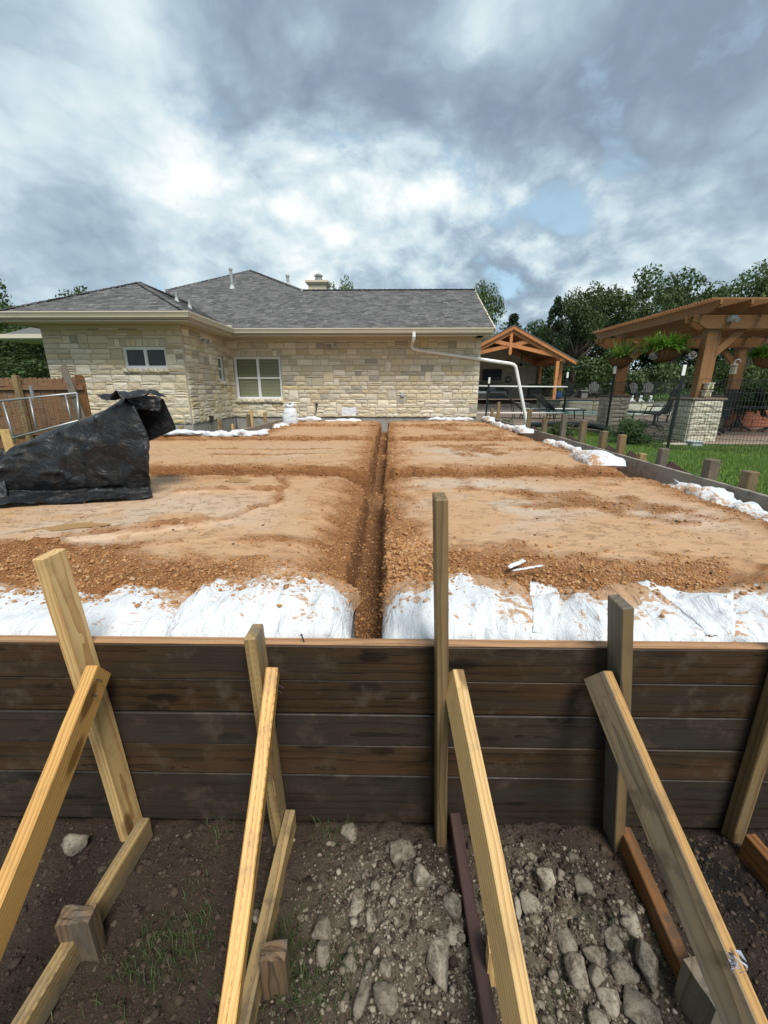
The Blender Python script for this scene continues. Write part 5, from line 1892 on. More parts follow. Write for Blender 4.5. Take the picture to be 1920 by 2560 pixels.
# chimney behind the ridge
q = MB(); q.box(-2.76, -2.18, 15.3, 15.9, 3.5, 4.93)
ch = q.build('chimney', M['soffit'], roofo)
q = MB(); q.box(-2.80, -2.14, 15.26, 15.94, 4.93, 4.98); q.box(-2.85, -2.09, 15.21, 15.99, 4.98, 5.04)
q.build('chimney_crown', M['soffit'], roofo)
q = MB(); q.lathe([(.12, 5.04), (.12, 5.17), (.10, 5.17), (.10, 5.22)], (-2.46, 15.6, 0), 16); q.lathe([(.14, 5.22), (.145, 5.26), (.05, 5.31)], (-2.46, 15.6, 0), 16)
q.build('flue', M['steel'], roofo)

# ---- downspout: out of the gutter, back to the wall, then a long sloping run past the corner and down
ds = [(.575, EYR - .05, EZ + .05), (.575, EYR - .05, EZ - .12), (.535, 11.9, 2.76), (.545, 12.20, 2.70), (.66, 12.235, 2.645)]
q = MB()
q.tube([(.575, EYR - .045, EZ + .06), (.575, EYR - .045, EZ - .05), (.572, EYR + .0, EZ - .12), (.565, 12.12, 2.80), (.56, 12.21, 2.72), (.60, 12.215, 2.665), (.70, 12.215, 2.635), (3.28, 12.215, 2.275), (3.37, 12.215, 2.25), (3.43, 12.215, 2.20), (3.465, 12.215, 2.10), (3.84, 12.15, .76)], .046, 8)
q.build('downspout', M['downspout'], house)
# ---- small things on the walls
def floodlight(o, n):
    o = Vector(o); n = Vector(n); s_ = Vector((-n.y, n.x, 0))
    q = MB(); q.tube([o, o + n * .03], .055, 12)
    f = q.build('floodlight', M['white'], house)
    for sgn in (-1, 1):
        q = MB()
        a = o + n * .03 + s_ * sgn * .02; b_ = o + n * .07 + s_ * sgn * .07 - Vector((0, 0, .01)); c_ = o + n * .16 + s_ * sgn * .11 - Vector((0, 0, .05))
        q.tube([a, b_], .014, 8)
        q.tube([b_, b_.lerp(c_, .35), c_], [.025, .05, .055], 12)
        q.build('lamp_head', M['steel'], f)


floodlight((-1.62, WY - .035, 2.755), (0, -1, 0))
floodlight((WX + .035, 10.62, 2.73), (1, 0, 0))
q = MB(); q.tube([(-3.90, WY - .06, EZ - .02), (-3.88, WY - .09, 2.72)], .016, 8); q.build('overflow_pipe', M['gutter'], house)
q = MB(); q.box(.27, .36, WY - .09, WY - .03, 1.41, 1.50); q.build('outlet_box', M['greybox'], house)
q = MB()
pts = [(-2.13, WY - .06, 1.17), (-2.125, WY - .10, 1.10), (-2.15, WY - .10, .98), (-2.2, 12.1, .86), (-2.35, 11.9, .80), (-2.55, 11.6, .80), (-2.75, 11.3, .86), (-2.85, 11.1, .90)]
q.tube(pts, .013, 6); q.lathe([(.035, 0), (.035, .06)], (-2.13, WY - .06, 1.15), 10)
q.build('cable', M['black'], house)
q = MB(); q.tube([(WX + .03, 10.63, .89), (WX + .09, 10.63, .86), (WX + .10, 10.62, .80)], .03, 8); q.box(WX + .0, WX + .045, 10.6, 10.85, .83, .95)
q.build('hose_bib', M['black'], house)
# ---- lower eave of the house further back on the left
lo = MB()
lo.prism([(-11.9, 13.4, 3.17), (-8.2, 13.4, 3.17), (-8.2, 16, 4.4), (-10.5, 15.2, 4.0)], (0, 0, -.05))
lo.build('eave_roof', M['shingle'], house, label='lower eave of the house at the far left')
lo = MB(); lo.box(-11.95, -8.1, 13.28, 13.39, 3.07, 3.19); lo.box(-11.9, -8.1, 13.40, 14.6, 3.03, 3.05)
lo.build('eave_gutter', M['gutter'], house)
q = MB(); q.tube([(-8.7, 13.30, 3.10), (-8.6, 13.3, 2.98), (-8.1, 12.6, 2.90), (-7.75, 11.5, 2.85)], .05, 8); q.build('eave_downspout', M['gutter'], house)
q = MB(); q.box(-10.3, -8.2, 14.6, 14.8, .4, 3.03); q.build('wall', M['stone_far'], house)
# ------------------------------------------------------------------ patio, pool and raised terrace on the right
PZ = .45
q = MB()
q.prism([(32, 8.9, .30), (8.4, 9.50, .30), (6.75, 9.52, .30), (6.45, 10.4, .30), (6.35, 12.3, .30), (5.7, 13.4, .30), (4.6, 13.9, .30), (2.9, 14.0, .30), (2.9, 24.3, .30), (32, 24.3, .30)], (0, 0, PZ - .30))
q.build('patio', M['patio'], kind='structure', bevel=.02)


def roundrect(x0, x1, y0, y1, r, z, n=8):
    pts = []
    for cx, cy, a0 in ((x1 - r, y1 - r, 0), (x0 + r, y1 - r, 90), (x0 + r, y0 + r, 180), (x1 - r, y0 + r, 270)):
        for k in range(n + 1):
            a = R(a0 + 90 * k / n)
            pts.append((cx + r * math.cos(a), cy + r * math.sin(a), z))
    return pts


q = MB(); q.prism(roundrect(7.9, 19, 19.3, 24.2, 1.2, PZ + .004), (0, 0, .008))
q.build('pool_water', M['water'], kind='structure')
q = MB()
o_ = roundrect(7.6, 19.3, 19.0, 24.28, 1.4, PZ + .002); i_ = roundrect(7.9, 19, 19.3, 24.2, 1.2, PZ + .002)
for k in range(len(o_)):
    k2 = (k + 1) % len(o_)
    a, b_, c_, d_ = o_[k], o_[k2], i_[k2], i_[k]
    q.add([a, b_, c_, d_] + [(p[0], p[1], p[2] + .035) for p in (a, b_, c_, d_)], [(4, 5, 6, 7), (0, 1, 5, 4), (2, 3, 7, 6)])
q.build('pool_coping', M['capstone'], kind='structure')
q = MB(); q.box(-6, 34, 24.75, 60, .3, 1.05)
q.build('terrace', M['ground'], kind='structure')
q = MB(); q.box(2.5, 8.2, 24.30, 24.74, .3, .80); q.build('terrace_step', M['concrete'], kind='structure')

# retaining wall of blocks beside the pool, with the spa set in it
rw = thing('retaining_wall', 'low block wall with brown capstones behind the pool', 'retaining wall', (11.5, 24.5, PZ))
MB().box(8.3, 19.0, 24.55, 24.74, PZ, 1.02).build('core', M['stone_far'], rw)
rr = random.Random(3)
x = 8.25
k = 0
while x < 19:
    w = rr.uniform(.5, .95)
    for (za, zb) in ((PZ, .74), (.75, 1.0)):
        o = put('block', STONES[rr.randrange(14)].copy(), None, rw, (x + w / 2, 24.50, (za + zb) / 2), scale=(w - .02, .10, zb - za - .01))
        o.data.materials.clear(); o.data.materials.append(M['stone_far'])
    MB().box(x + .005, x + w - .005, 24.40, 24.76, 1.005, 1.075).build('capstone', M['capstone'], rw, bevel=.01)
    x += w
spa = thing('raised_spa', 'raised spa of thin stacked stone with dark tile rim above the pool', 'spa', (10.3, 24.2, PZ))
q = MB(); q.prism(roundrect(9.7, 11.1, 23.75, 24.45, .3, PZ + .02), (0, 0, .50)); q.build('body', M['stone_far'], spa)
for k in range(7):
    q = MB(); q.prism(roundrect(9.67 - .01 * (k % 2), 11.13 + .012 * (k % 3), 23.72 - .012 * (k % 2), 24.46, .31, PZ + .025 + k * .07), (0, 0, .058)); q.build('stone_course', M['stone_far'], spa)
q = MB(); q.prism(roundrect(9.72, 11.08, 23.78, 24.44, .3, PZ + .525), (0, 0, .07)); q.build('tile_rim', M['pooltile'], spa)

# ------------------------------------------------------------------ pergola on stone pillars
perg = thing('pergola', 'brown stained timber pergola on stone pillars by the pool patio', 'pergola', (9, 12, PZ))


def pillar(x0, x1, y0, y1, seed, top=1.36):
    pl = MB().box(x0 + .04, x1 - .04, y0 + .04, y1 - .04, PZ - .1, top - .004).build('pillar', M['stone_p'], perg)
    rr = random.Random(seed)
    n = 7
    hz = (top - PZ) / n
    for j in range(n):
        z = PZ + (j + .5) * hz
        for side in range(4):
            w = (x1 - x0) if side in (0, 2) else (y1 - y0)
            cut = rr.choice(([0, .42, 1], [0, .62, 1], [0, .3, .7, 1], [0, .5, 1], [0, 1]))
            for a, b_ in zip(cut[:-1], cut[1:]):
                cx = (a + b_) / 2 - .5
                if side == 0: c_, rz = (x0 + (cx + .5) * w, y0 + .02, z), 0
                elif side == 1: c_, rz = (x1 - .02, y0 + (cx + .5) * w, z), math.pi / 2
                elif side == 2: c_, rz = (x0 + (cx + .5) * w, y1 - .02, z), math.pi
                else: c_, rz = (x0 + .02, y0 + (cx + .5) * w, z), -math.pi / 2
                me = PST[rr.randrange(len(PST))]
                put('stone', me, None, pl, c_, rot=(0, 0, rz), scale=((b_ - a) * w - .010, .09 + rr.uniform(0, .02), hz - .008))
    MB().box(x0 - .06, x1 + .06, y0 - .05, y1 + .05, top, top + .055).build('capstone', M['capstone'], perg, bevel=.012)


PST = []
for s_ in STONES[:8]:
    c_ = s_.copy(); c_.materials.clear(); c_.materials.append(M['stone_p']); PST.append(c_)
pillar(6.72, 7.37, 9.68, 10.34, 4)
pillar(6.98, 7.60, 13.88, 14.52, 6)
pillar(10.6, 11.34, 13.85, 14.55, 8)
pillar(10.6, 11.34, 9.64, 10.36, 9)
PB = M['pergola']
for (x, y) in ((7.0, 10.0), (7.32, 14.2), (11.0, 14.2), (11.0, 10.0)):
    timber('post', (x, y, 1.415), (x, y, 2.90), .22, .20, PB, perg, up=(0, 1, 0), bevel=.008)
    timber('post', (x + .17, y + .02, 1.415), (x + .17, y + .02, 2.84), .09, .14, PB, perg, up=(0, 1, 0), bevel=.006)


def scallop(x0, x1, z0, h, axis, other, th, cut=.34):
    """beam along X (or Y) with a curled end at its start (and its far end)"""
    def prof(t0, t1):
        pts = []
        # curled ends: an ogee taken off the lower corners
        for k in range(9):
            a = k / 8
            pts.append((t0 + cut * a, z0 + h * (.52 - .52 * (3 * a * a - 2 * a ** 3) if k else .58)))
        right = [(t1 - (p[0] - t0), p[1]) for p in reversed(pts)]
        return pts + right + [(t1, z0 + h), (t0, z0 + h)]
    P = prof(x0, x1)
    if axis == 'x':
        return [(t, other, z) for t, z in P], (0, th, 0)
    return [(other, t, z) for t, z in P], (th, 0, 0)


for y in (9.84, 10.12, 14.04, 14.32):
    pts, v = scallop(6.50, 11.75, 2.85, .27, 'x', y, .045)
    MB().prism(pts, v).build('beam', PB, perg, bevel=.004)
for i in range(9):
    x = 6.62 + i * .62
    pts, v = scallop(9.34, 14.65, 3.125, .21, 'y', x, .05, .26)
    MB().prism(pts, v).build('rafter', PB, perg, bevel=.004)
n = 54
for i in range(n):
    y = 9.40 + i * (14.6 - 9.40) / (n - 1)
    MB().beam((6.46, y, 3.357), (11.85, y, 3.357), .038, .038).build('slat', PB, perg)
for (a, b_) in [((7.12, 10.0, 2.30), (7.66, 10.0, 2.845)), ((10.9, 14.2, 2.32), (10.42, 14.2, 2.845)), ((7.45, 14.2, 2.32), (7.95, 14.2, 2.845)), ((7.32, 14.08, 2.32), (7.3, 13.5, 2.95)), ((10.9, 10, 2.3), (10.36, 10, 2.845))]:
    timber('knee_brace', a, b_, .10, .14, PB, perg, up=(0, 0, 1) if abs(a[0] - b_[0]) > .1 else (1, 0, 0), bevel=.006)
q = MB(); q.box(7.19, 7.30, 9.72, 9.835, 2.98, 3.10); q.tube([(7.245, 9.75, 3.05), (7.27, 9.64, 3.0)], .05, 12)
f = q.build('floodlight', M['greybox'], perg)
q = MB(); q.tube([(7.27, 9.64, 3.0), (7.275, 9.625, 2.995)], .042, 12); q.build('lens', M['globe'], f)

# bird houses of stone on the pillar top, feeder on the far post
for i, (z0, lb) in enumerate([(1.435, 'lower square cream stone lantern stacked at the foot of the near pergola post'), (1.600, 'upper square cream stone lantern at the foot of the near pergola post')]):
    q = MB(); q.box(6.99 + .02 * i, 7.13 + .02 * i, 9.74, 9.88, z0, z0 + .115); o = q.build('stone_lantern', M['stone_p'], None, bevel=.012, label=lb, cat='lantern', group='stone lanterns on the pillar')
    q = MB(); q.box(6.975 + .02 * i, 7.145 + .02 * i, 9.725, 9.895, z0 + .116, z0 + .136); q.build('lid', M['stone_p'], o, bevel=.005)
    q = MB(); q.box(7.03 + .02 * i, 7.09 + .02 * i, 9.728, 9.739, z0 + .03, z0 + .085); q.build('window', M['flower'], o)
fd = thing('wall_lantern', 'pale hanging lantern on a curved arm at the far right pergola post', 'lantern', (10.75, 14.0, 2.0))
q = MB(); q.tube([(10.94, 14.0, 2.42), (10.86, 13.98, 2.50), (10.75, 13.97, 2.47), (10.72, 13.97, 2.38)], .016, 6); q.build('arm', M['white'], fd)
q = MB(); q.lathe([(.02, .36), (.10, .30), (.10, .28), (.085, .26), (.09, .06), (.10, .04), (.05, 0)], (10.74, 13.97, 2.03), 10); q.build('lamp_body', M['stone_p'], fd)


# ---- hanging baskets
def leaf_strip(b, p, d, L, w, droop, n=4):
    """one arching strap leaf as a narrow ribbon of quads"""
    d = Vector(d).normalized()
    side = d.cross(Vector((0, 0, 1)))
    if side.length < .1: side = Vector((1, 0, 0))
    side.normalize()
    pos = Vector(p); v = d.copy(); pts = []
    for i in range(n + 1):
        ww = w * (1 - (i / n) ** 1.6) + .001
        pts.append((pos - side * ww, pos + side * ww))
        pos = pos + v * (L / n); v = (v + Vector((0, 0, -droop / n))).normalized()
    vs = [q_ for a in pts for q_ in a]
    b.add(vs, [(2 * i, 2 * i + 1, 2 * i + 3, 2 * i + 2) for i in range(n)])


def basket(c, r, h, top, kind, label, seed, spread):
    c = Vector(c)
    t = thing('hanging_basket', label, 'hanging basket', c - Vector((0, 0, h)), 'iron hanging baskets under the pergola')
    prof = [(r * math.cos(a) * .98, -h * math.sin(a)) for a in [math.pi / 2 * (1 - k / 6) for k in range(7)]]
    q = MB(); q.lathe([(max(p, .01), z) for p, z in prof], c, 18); q.build('coco_liner', M['coco'], t, smooth=True)
    q = MB()
    for k in range(18):
        a = 2 * math.pi * k / 18
        q.tube([c + Vector((math.cos(a) * max(p, .02) * 1.03, math.sin(a) * max(p, .02) * 1.03, z - .004)) for p, z in prof], .007, 4)
    ring = [c + Vector((math.cos(a) * r * 1.03, math.sin(a) * r * 1.03, 0)) for a in [2 * math.pi * k / 24 for k in range(25)]]
    q.tube(ring, .012, 5, caps=False)
    q.build('frame', M['basket'], t)
    q = MB()
    for k in range(3):
        a = 2 * math.pi * k / 3 + .4
        q.tube([c + Vector((math.cos(a) * r, math.sin(a) * r, 0)), Vector((c.x, c.y, top))], .004, 4)
    q.build('chains', M['black'], t)
    rr = random.Random(seed)
    q = MB()
    if kind == 'palm':
        for k in range(140):
            a = rr.uniform(0, 6.28); e = rr.uniform(.25, 1.4)
            leaf_strip(q, c + Vector((math.cos(a) * r * .3, math.sin(a) * r * .3, .0)), (math.cos(a) * math.cos(e), math.sin(a) * math.cos(e), math.sin(e)), spread * rr.uniform(.7, 1.25), .024, rr.uniform(.4, 1.3), 5)
        m_ = M['leaf_palm']
    else:
        for k in range(620):
            a = rr.uniform(0, 6.28); e = rr.uniform(.0, 1.35); rad = r * rr.uniform(.1, .9)
            p = c + Vector((math.cos(a) * rad, math.sin(a) * rad, .02))
            d = Vector((math.cos(a) * math.cos(e), math.sin(a) * math.cos(e), math.sin(e)))
            L = spread * rr.uniform(.45, 1.0)
            leaf_strip(q, p, d, L, .013, rr.uniform(.3, 1.6), 4)
            for j in range(3):
                pp = p + d * L * rr.uniform(.3, .8) + Vector((0, 0, -.06 * rr.random()))
                leaf_strip(q, pp, (d.x + rr.uniform(-1, 1), d.y + rr.uniform(-1, 1), d.z * .4), .10, .012, .9, 2)
        m_ = M['leaf_fern']
    q.build('plant', m_, t)


basket((5.78 + .7, 12.6, 2.38 + .05), .285, .26, 3.12, 'palm', 'hanging basket with long strap leaves under the far left corner of the pergola', 3, .55)
basket((6.30, 10.35, 2.47), .33, .27, 3.12, 'fern', 'hanging basket brimming with bright green fern beside the near post', 5, .46)
basket((8.75, 10.4, 2.33), .30, .25, 3.12, 'fern', 'hanging basket cut by the right edge of the frame', 8, .33)
for i, (x, y, z, lb) in enumerate([(5.98, 10.2, 2.33, 'clear glass globe left of the fern basket'), (6.86, 10.22, 2.345, 'clear glass globe beside the near pergola post')]):
    t = thing('glass_globe', lb, 'globe', (x, y, z - .09), 'glass globes hanging from the pergola')
    bm = bmesh.new(); bmesh.ops.create_uvsphere(bm, u_segments=20, v_segments=12, radius=.088)
    me = bpy.data.meshes.new('glass_ball'); bm.to_mesh(me); bm.free()
    put('glass_ball', me, M['globe'], t, (x, y, z))
    xx = max(x, 6.52)
    q = MB(); q.tube([(x, y, z + .085), (xx, y, 3.12)], .004, 4); q.build('cord', M['black'], t)
    q = MB(); q.tube([(x - .09, y - .03, z), (x, y - .09, z + .012), (x + .09, y - .03, z)], .004, 4); q.build('band', M['black'], t)

# ------------------------------------------------------------------ wire fence on steel posts
FP = [(9.6, 6.9), (5.73, 8.75), (6.30, 12.5), (6.50, 16.2), (3.46, 15.6)]
fence = thing('wire_fence', 'thin welded wire fence between lawn and patio', 'wire fence', (6, 10, .4))


def wires(p0, p1, z0a, z1a, seed, dv=.052):
    """one bay: upright wires and wavy level wires, joined (far too fine to pick apart)"""
    rng = np.random.default_rng(seed)
    L = math.hypot(p1[0] - p0[0], p1[1] - p0[1])
    n = int(L / dv)
    q = MB()
    def base(t): return p0[0] + (p1[0] - p0[0]) * t, p0[1] + (p1[1] - p0[1]) * t
    sag = lambda t: -.035 * math.sin(math.pi * t)
    rad = .0038
    for k in range(n + 1):
        t = k / n
        x, y = base(t)
        q.tube([(x, y, z0a), (x + .004 * math.sin(k), y, z1a + sag(t))], rad, 3, caps=False)
    hs = [z0a + .03, .55, .66, .77, .88, 1.0, 1.13, 1.27, 1.41, 1.56, z1a]
    for h in hs:
        m_ = max(8, int(L / .10))
        pts = []
        for k in range(m_ + 1):
            t = k / m_
            x, y = base(t)
            pts.append((x, y, h + sag(t) * (h - .3) / 1.4 + .009 * math.sin(k * 2.1 + h * 9)))
        q.tube(pts, rad * 1.15, 3, caps=False)
    return q


for i in range(3):
    wires(FP[i], FP[i + 1], .40, 1.80, i).build('wire_mesh', M['wire'], fence, kind='stuff')
wires(FP[3], FP[4], .55, 2.0, 9, .08).build('wire_mesh', M['wire'], fence, kind='stuff')
for i, (x, y, z0, z1, lean, lb) in enumerate([(5.72, 8.75, .3, 2.06, .035, 'dark steel fence post with white tip nearest on the lawn'), (6.30, 12.5, .3, 2.22, .0, 'dark steel fence post with white tip by the left pillar'),
                                              (6.50, 16.2, .3, 2.20, -.03, 'dark steel fence post with white tip at the rail end'), (3.44, 15.6, .3, 2.0, .05, 'dark steel fence post with white tip next to the house corner')]):
    t = thing('fence_post', lb, 'fence post', (x, y, z0), 'dark steel fence posts with white tips')
    w = .038 if y < 10 else .040
    q = MB(); q.beam((x, y - .02, z0), (x + lean * .88, y - .02, z1 - .20), w * 1.6, w * .45, up=(0, 1, 0)); q.beam((x, y - .008, z0), (x + lean * .88, y - .008, z1 - .20), w * .4, w * 1.2, up=(0, 1, 0))
    q.build('shaft', M['post_green'], t)
    q = MB(); q.beam((x + lean * .88, y - .02, z1 - .20), (x + lean, y - .02, z1), w * 1.62, w * .5, up=(0, 1, 0)); q.beam((x + lean * .88, y - .008, z1 - .2), (x + lean, y - .008, z1), w * .42, w * 1.2, up=(0, 1, 0))
    q.build('white_tip', M['white'], t)
for i, (z, lb) in enumerate([(1.70, 'upper white rail between the house corner and a fence post'), (.765, 'lower white rail between the house corner and a fence post')]):
    q = MB(); q.tube([(3.0, 15.52, z + .005), (6.50, 16.15, z - .02)], .024, 8)
    q.build('white_rail', M['white'], None, smooth=True, label=lb, cat='rail', group='white rails beside the house')

# ------------------------------------------------------------------ open gabled pavilion
pav = thing('pavilion', 'open cedar pavilion with exposed gable truss and stone back wall', 'pavilion', (6.4, 26, 1.05))
AX, AZ, SLP = 6.44, 4.74, .505
HW = 3.48
for sgn, nm in ((1, 'r'), (-1, 'l')):
    ex, ez = AX + sgn * HW, AZ - HW * SLP
    MB().prism([(AX, 23.85, AZ), (ex, 23.85, ez), (ex, 23.85, ez + .06), (AX, 23.85, AZ + .06)], (0, 5.2, 0)).build('roof_deck', M['pav_ceiling'], pav)
    MB().prism([(AX - sgn * .0, 23.78, AZ + .065), (ex + sgn * .06, 23.78, ez + .035), (ex + sgn * .06, 23.78, ez + .075), (AX, 23.78, AZ + .105)], (0, 5.3, 0)).build('roofing', M['shingle'], pav)
    MB().prism([(AX, 23.80, AZ - .12), (ex, 23.80, ez - .12), (ex, 23.80, ez + .062), (AX, 23.80, AZ + .062)], (0, .045, 0)).build('rake_board', M['pavilion'], pav)
    for yy in (24.0, 28.3):
        timber('top_chord', (AX, yy, AZ - .20), (AX + sgn * 2.95, yy, AZ - .20 - 2.95 * SLP), .14, .20, M['pavilion'], pav)
        # scissor tie: from the wall plate up across the middle to the other slope
    timber('scissor_tie', (AX + sgn * 2.55, 24.0, 3.30), (AX - sgn * .95, 23.98 if sgn > 0 else 24.02, 4.06), .12, .19, M['pavilion'], pav)
timber('king_post', (AX - .07, 23.99, 3.42), (AX - .07, 23.99, 4.60), .15, .17, M['pavilion'], pav, up=(0, 1, 0))
q = MB(); q.prism([(AX - .145, 23.905, 3.42), (AX + .005, 23.905, 3.42), (AX - .07, 23.905, 3.34)], (0, .17, 0)); q.build('post_tip', M['pavilion'], pav)
for (x, y) in ((8.98, 24.0), (9.36, 24.45), (9.45, 28.0)):
    timber('post', (x, y, 1.06), (x, y, 3.06), .17, .17, M['pavilion'], pav, up=(0, 1, 0))
for sgn in (1, -1):
    timber('wall_plate', (AX + sgn * 2.7, 23.9, 3.16), (AX + sgn * 2.7, 28.6, 3.16), .16, .20, M['pavilion'], pav)
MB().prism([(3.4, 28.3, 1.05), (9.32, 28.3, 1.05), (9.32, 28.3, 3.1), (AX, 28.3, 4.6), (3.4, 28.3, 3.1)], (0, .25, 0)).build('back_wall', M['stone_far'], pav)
bw = [o for o in pav.children if o.name.startswith('back_wall')][0]
V, F = [], []
q = MB(); rr = random.Random(9)
for (x, z, sx, sz) in ashlar(5.9, 3.5, .11, .10, 31):
    cx, cz = 3.4 + x, 1.06 + z
    if cz + sz / 2 > AZ - abs(cx - AX) * SLP - .22: continue
    q.box(cx - sx / 2 + .006, cx + sx / 2 - .006, 28.26 - rr.uniform(0, .02), 28.3, cz - sz / 2 + .006, cz + sz / 2 - .006)
q.build('stone_courses', M['stone_far'], bw, kind='stuff')
MB().box(5.3, 7.22, 27.95, 28.25, 1.06, 4.15).build('chimney_breast', M['stone_far'], pav)
MB().box(5.35, 7.15, 27.88, 27.95, 1.95, 2.03).build('mantel', M['capstone'], pav)
MB().box(5.95, 6.85, 27.93, 27.96, 1.25, 1.68).build('firebox', M['gap'], pav)
MB().box(3.2, 9.6, 23.9, 28.9, 1.045, 1.062).build('floor_slab', M['patio'], pav)
t = thing('television', 'black wall television on the pavilion chimney breast', 'television', (6.4, 27.8, 2.15))
MB().box(5.80, 7.0, 27.82, 27.90, 2.13, 2.80).build('frame', M['black'], t, bevel=.01)
MB().box(5.84, 6.96, 27.814, 27.819, 2.17, 2.76).build('screen', M['tv'], t)
MB().box(6.1, 6.7, 27.905, 27.945, 2.3, 2.6).build('bracket', M['black'], t)
q = MB(); q.tube([(7.53 + .17 * math.cos(a), 28.2, 2.19 + .17 * math.sin(a)) for a in [2 * math.pi * k / 20 for k in range(21)]], .035, 8, caps=False)
q.build('wreath', M['black'], None, label='dark round wreath on the pavilion stone wall', cat='wreath')
t = thing('ceiling_fan', 'dark ceiling fan hanging on a rod in the pavilion', 'ceiling fan', (7.9, 26.3, 3.0))
MB().tube([(7.7, 26.3, 3.98), (7.7, 26.3, 3.05)], .02, 6).build('rod', M['black'], t)
MB().lathe([(.05, 0), (.10, .05), (.10, .12), (.04, .16)], (7.7, 26.3, 2.92), 12).build('motor', M['black'], t)
for k in range(4):
    a = k * math.pi / 2 + .3
    MB().beam((7.7 + .1 * math.cos(a), 26.3 + .1 * math.sin(a), 3.0), (7.7 + .55 * math.cos(a), 26.3 + .55 * math.sin(a), 3.0), .12, .012).build('blade', M['black'], t)


def sofa(x0, x1, y0, y1, z, label, back='y'):
    t = thing('sofa', label, 'sofa', ((x0 + x1) / 2, (y0 + y1) / 2, z), 'charcoal wicker sofas in the pavilion')
    MB().box(x0 + .16, x1 - .16, y0, y1 - .17, z, z + .28).build('seat_base', M['rattan'], t, bevel=.02)
    MB().box(x0, x0 + .155, y0, y1, z, z + .52).build('arm', M['rattan'], t, bevel=.03); MB().box(x1 - .155, x1, y0, y1, z, z + .52).build('arm', M['rattan'], t, bevel=.03)
    MB().box(x0 + .16, x1 - .16, y1 - .165, y1, z, z + .68).build('backrest', M['rattan'], t, bevel=.03)
    MB().box(x0 + .17, x1 - .17, y0 + .005, y1 - .18, z + .285, z + .42).build('cushion', M['cushion'], t, bevel=.03)
    MB().box(x0 + .25, x0 + .62, y1 - .32, y1 - .18, z + .43, z + .74).build('pillow', M['cushion'], t, bevel=.04)


sofa(5.75, 7.1, 26.1, 26.9, 1.063, 'charcoal wicker sofa with grey blue cushions before the firebox')
sofa(4.5, 5.7, 25.2, 25.95, 1.063, 'charcoal wicker sofa next to the house corner')
t = thing('barbecue', 'dark covered barbecue at the right end of the pavilion wall', 'barbecue', (8.8, 27, 1.06))
MB().box(8.5, 9.25, 26.8, 27.3, 1.063, 1.70).build('cart', M['rattan'], t, bevel=.03)
MB().box(8.45, 9.30, 26.75, 27.35, 1.704, 1.90).build('hood', M['rattan'], t, bevel=.09)
t = thing('planter_pot', 'blue glazed pot with yellow green plant by the pavilion post', 'plant pot', (9.55, 23.9, 1.06))
MB().lathe([(.12, 0), (.21, .10), (.25, .26), (.22, .36), (.25, .40)], (9.3, 24.25, 1.078), 16).build('pot', M['tub'], t, smooth=True)
q = MB(); rr = random.Random(4)
for k in range(120):
    a = rr.uniform(0, 6.28); e = rr.uniform(.3, 1.4)
    leaf_strip(q, (9.3, 24.25, 1.42), (math.cos(a) * math.cos(e), math.sin(a) * math.cos(e), math.sin(e)), rr.uniform(.2, .55), .035, 1.0, 3)
q.build('plant', M['flower'], t)

# ------------------------------------------------------------------ garden furniture
def lounger(x, y, z, ang, label, s=1.0, towel=True):
    """steel framed sling lounger; foot end points along +X before turning"""
    ca, sa = math.cos(ang), math.sin(ang)
    W = lambda p: (x + (p[0] * ca - p[1] * sa) * s, y + (p[0] * sa + p[1] * ca) * s, z + p[2] * s)
    t = thing('sun_lounger', label, 'sun lounger', (x, y, z), 'dark sling sun loungers on the patio')
    q = MB()
    for yy in (-.33, .33):
        q.tube([W(p) for p in [(-.75, yy, .98), (-.70, yy, .95), (0, yy, .36), (.2, yy, .34), (1.25, yy, .36)]], .022 * s, 6)
    for xx in (-.72, 0, 1.25):
        zz = .96 if xx < -.5 else .35
        q.tube([W((xx, -.33, zz)), W((xx, .33, zz))], .02 * s, 6)
    q.build('frame', M['black'], t)
    for (xx, yy) in ((.05, -.33), (.05, .33), (1.15, -.33), (1.15, .33)):
        q = MB(); q.tube([W((xx, yy, .35)), W((xx + (.05 if xx > .5 else -.06), yy, 0.0))], .022 * s, 6); q.build('leg', M['black'], t)
    q = MB()
    for yy in (-.30, .30):
        q.tube([W((-.42, yy, .68)), W((-.30, yy, .0))], .016 * s, 6)
    q.tube([W((.02, -.33, .12)), W((.02, .33, .12))], .014, 6)
    q.build('strut', M['black'], t)
    for yy in (-.37, .37):
        q = MB(); q.tube([W((-.30, yy, .62)), W((.22, yy, .60)), W((.30, yy, .36))], .02 * s, 6); q.build('armrest', M['black'], t)
    q = MB(); q.prism([W((-.74, -.31, .975)), W((0, -.31, .37)), W((0, .31, .37)), W((-.74, .31, .975))], (0, 0, .012)); q.prism([W((.01, -.31, .36)), W((1.24, -.31, .368)), W((1.24, .31, .368)), W((.01, .31, .36))], (0, 0, .012))
    q.build('sling', M['sling'], t)
    if towel:
        q = MB(); q.prism([W((.05, -.27, .385)), W((1.05, -.27, .388)), W((1.05, .27, .388)), W((.05, .27, .385))], (0, 0, .02)); q.build('seat_pad', M['white'], t)


lounger(5.35, 17.6, PZ, -.15, 'dark sling lounger behind the sloping downspout, nearer the house')
lounger(6.45, 17.3, PZ, .12, 'dark sling lounger between the downspout and the pool')
lounger(9.85, 15.6, PZ, math.pi - .1, 'dark sling lounger with its back to the near pillar', 1.0)


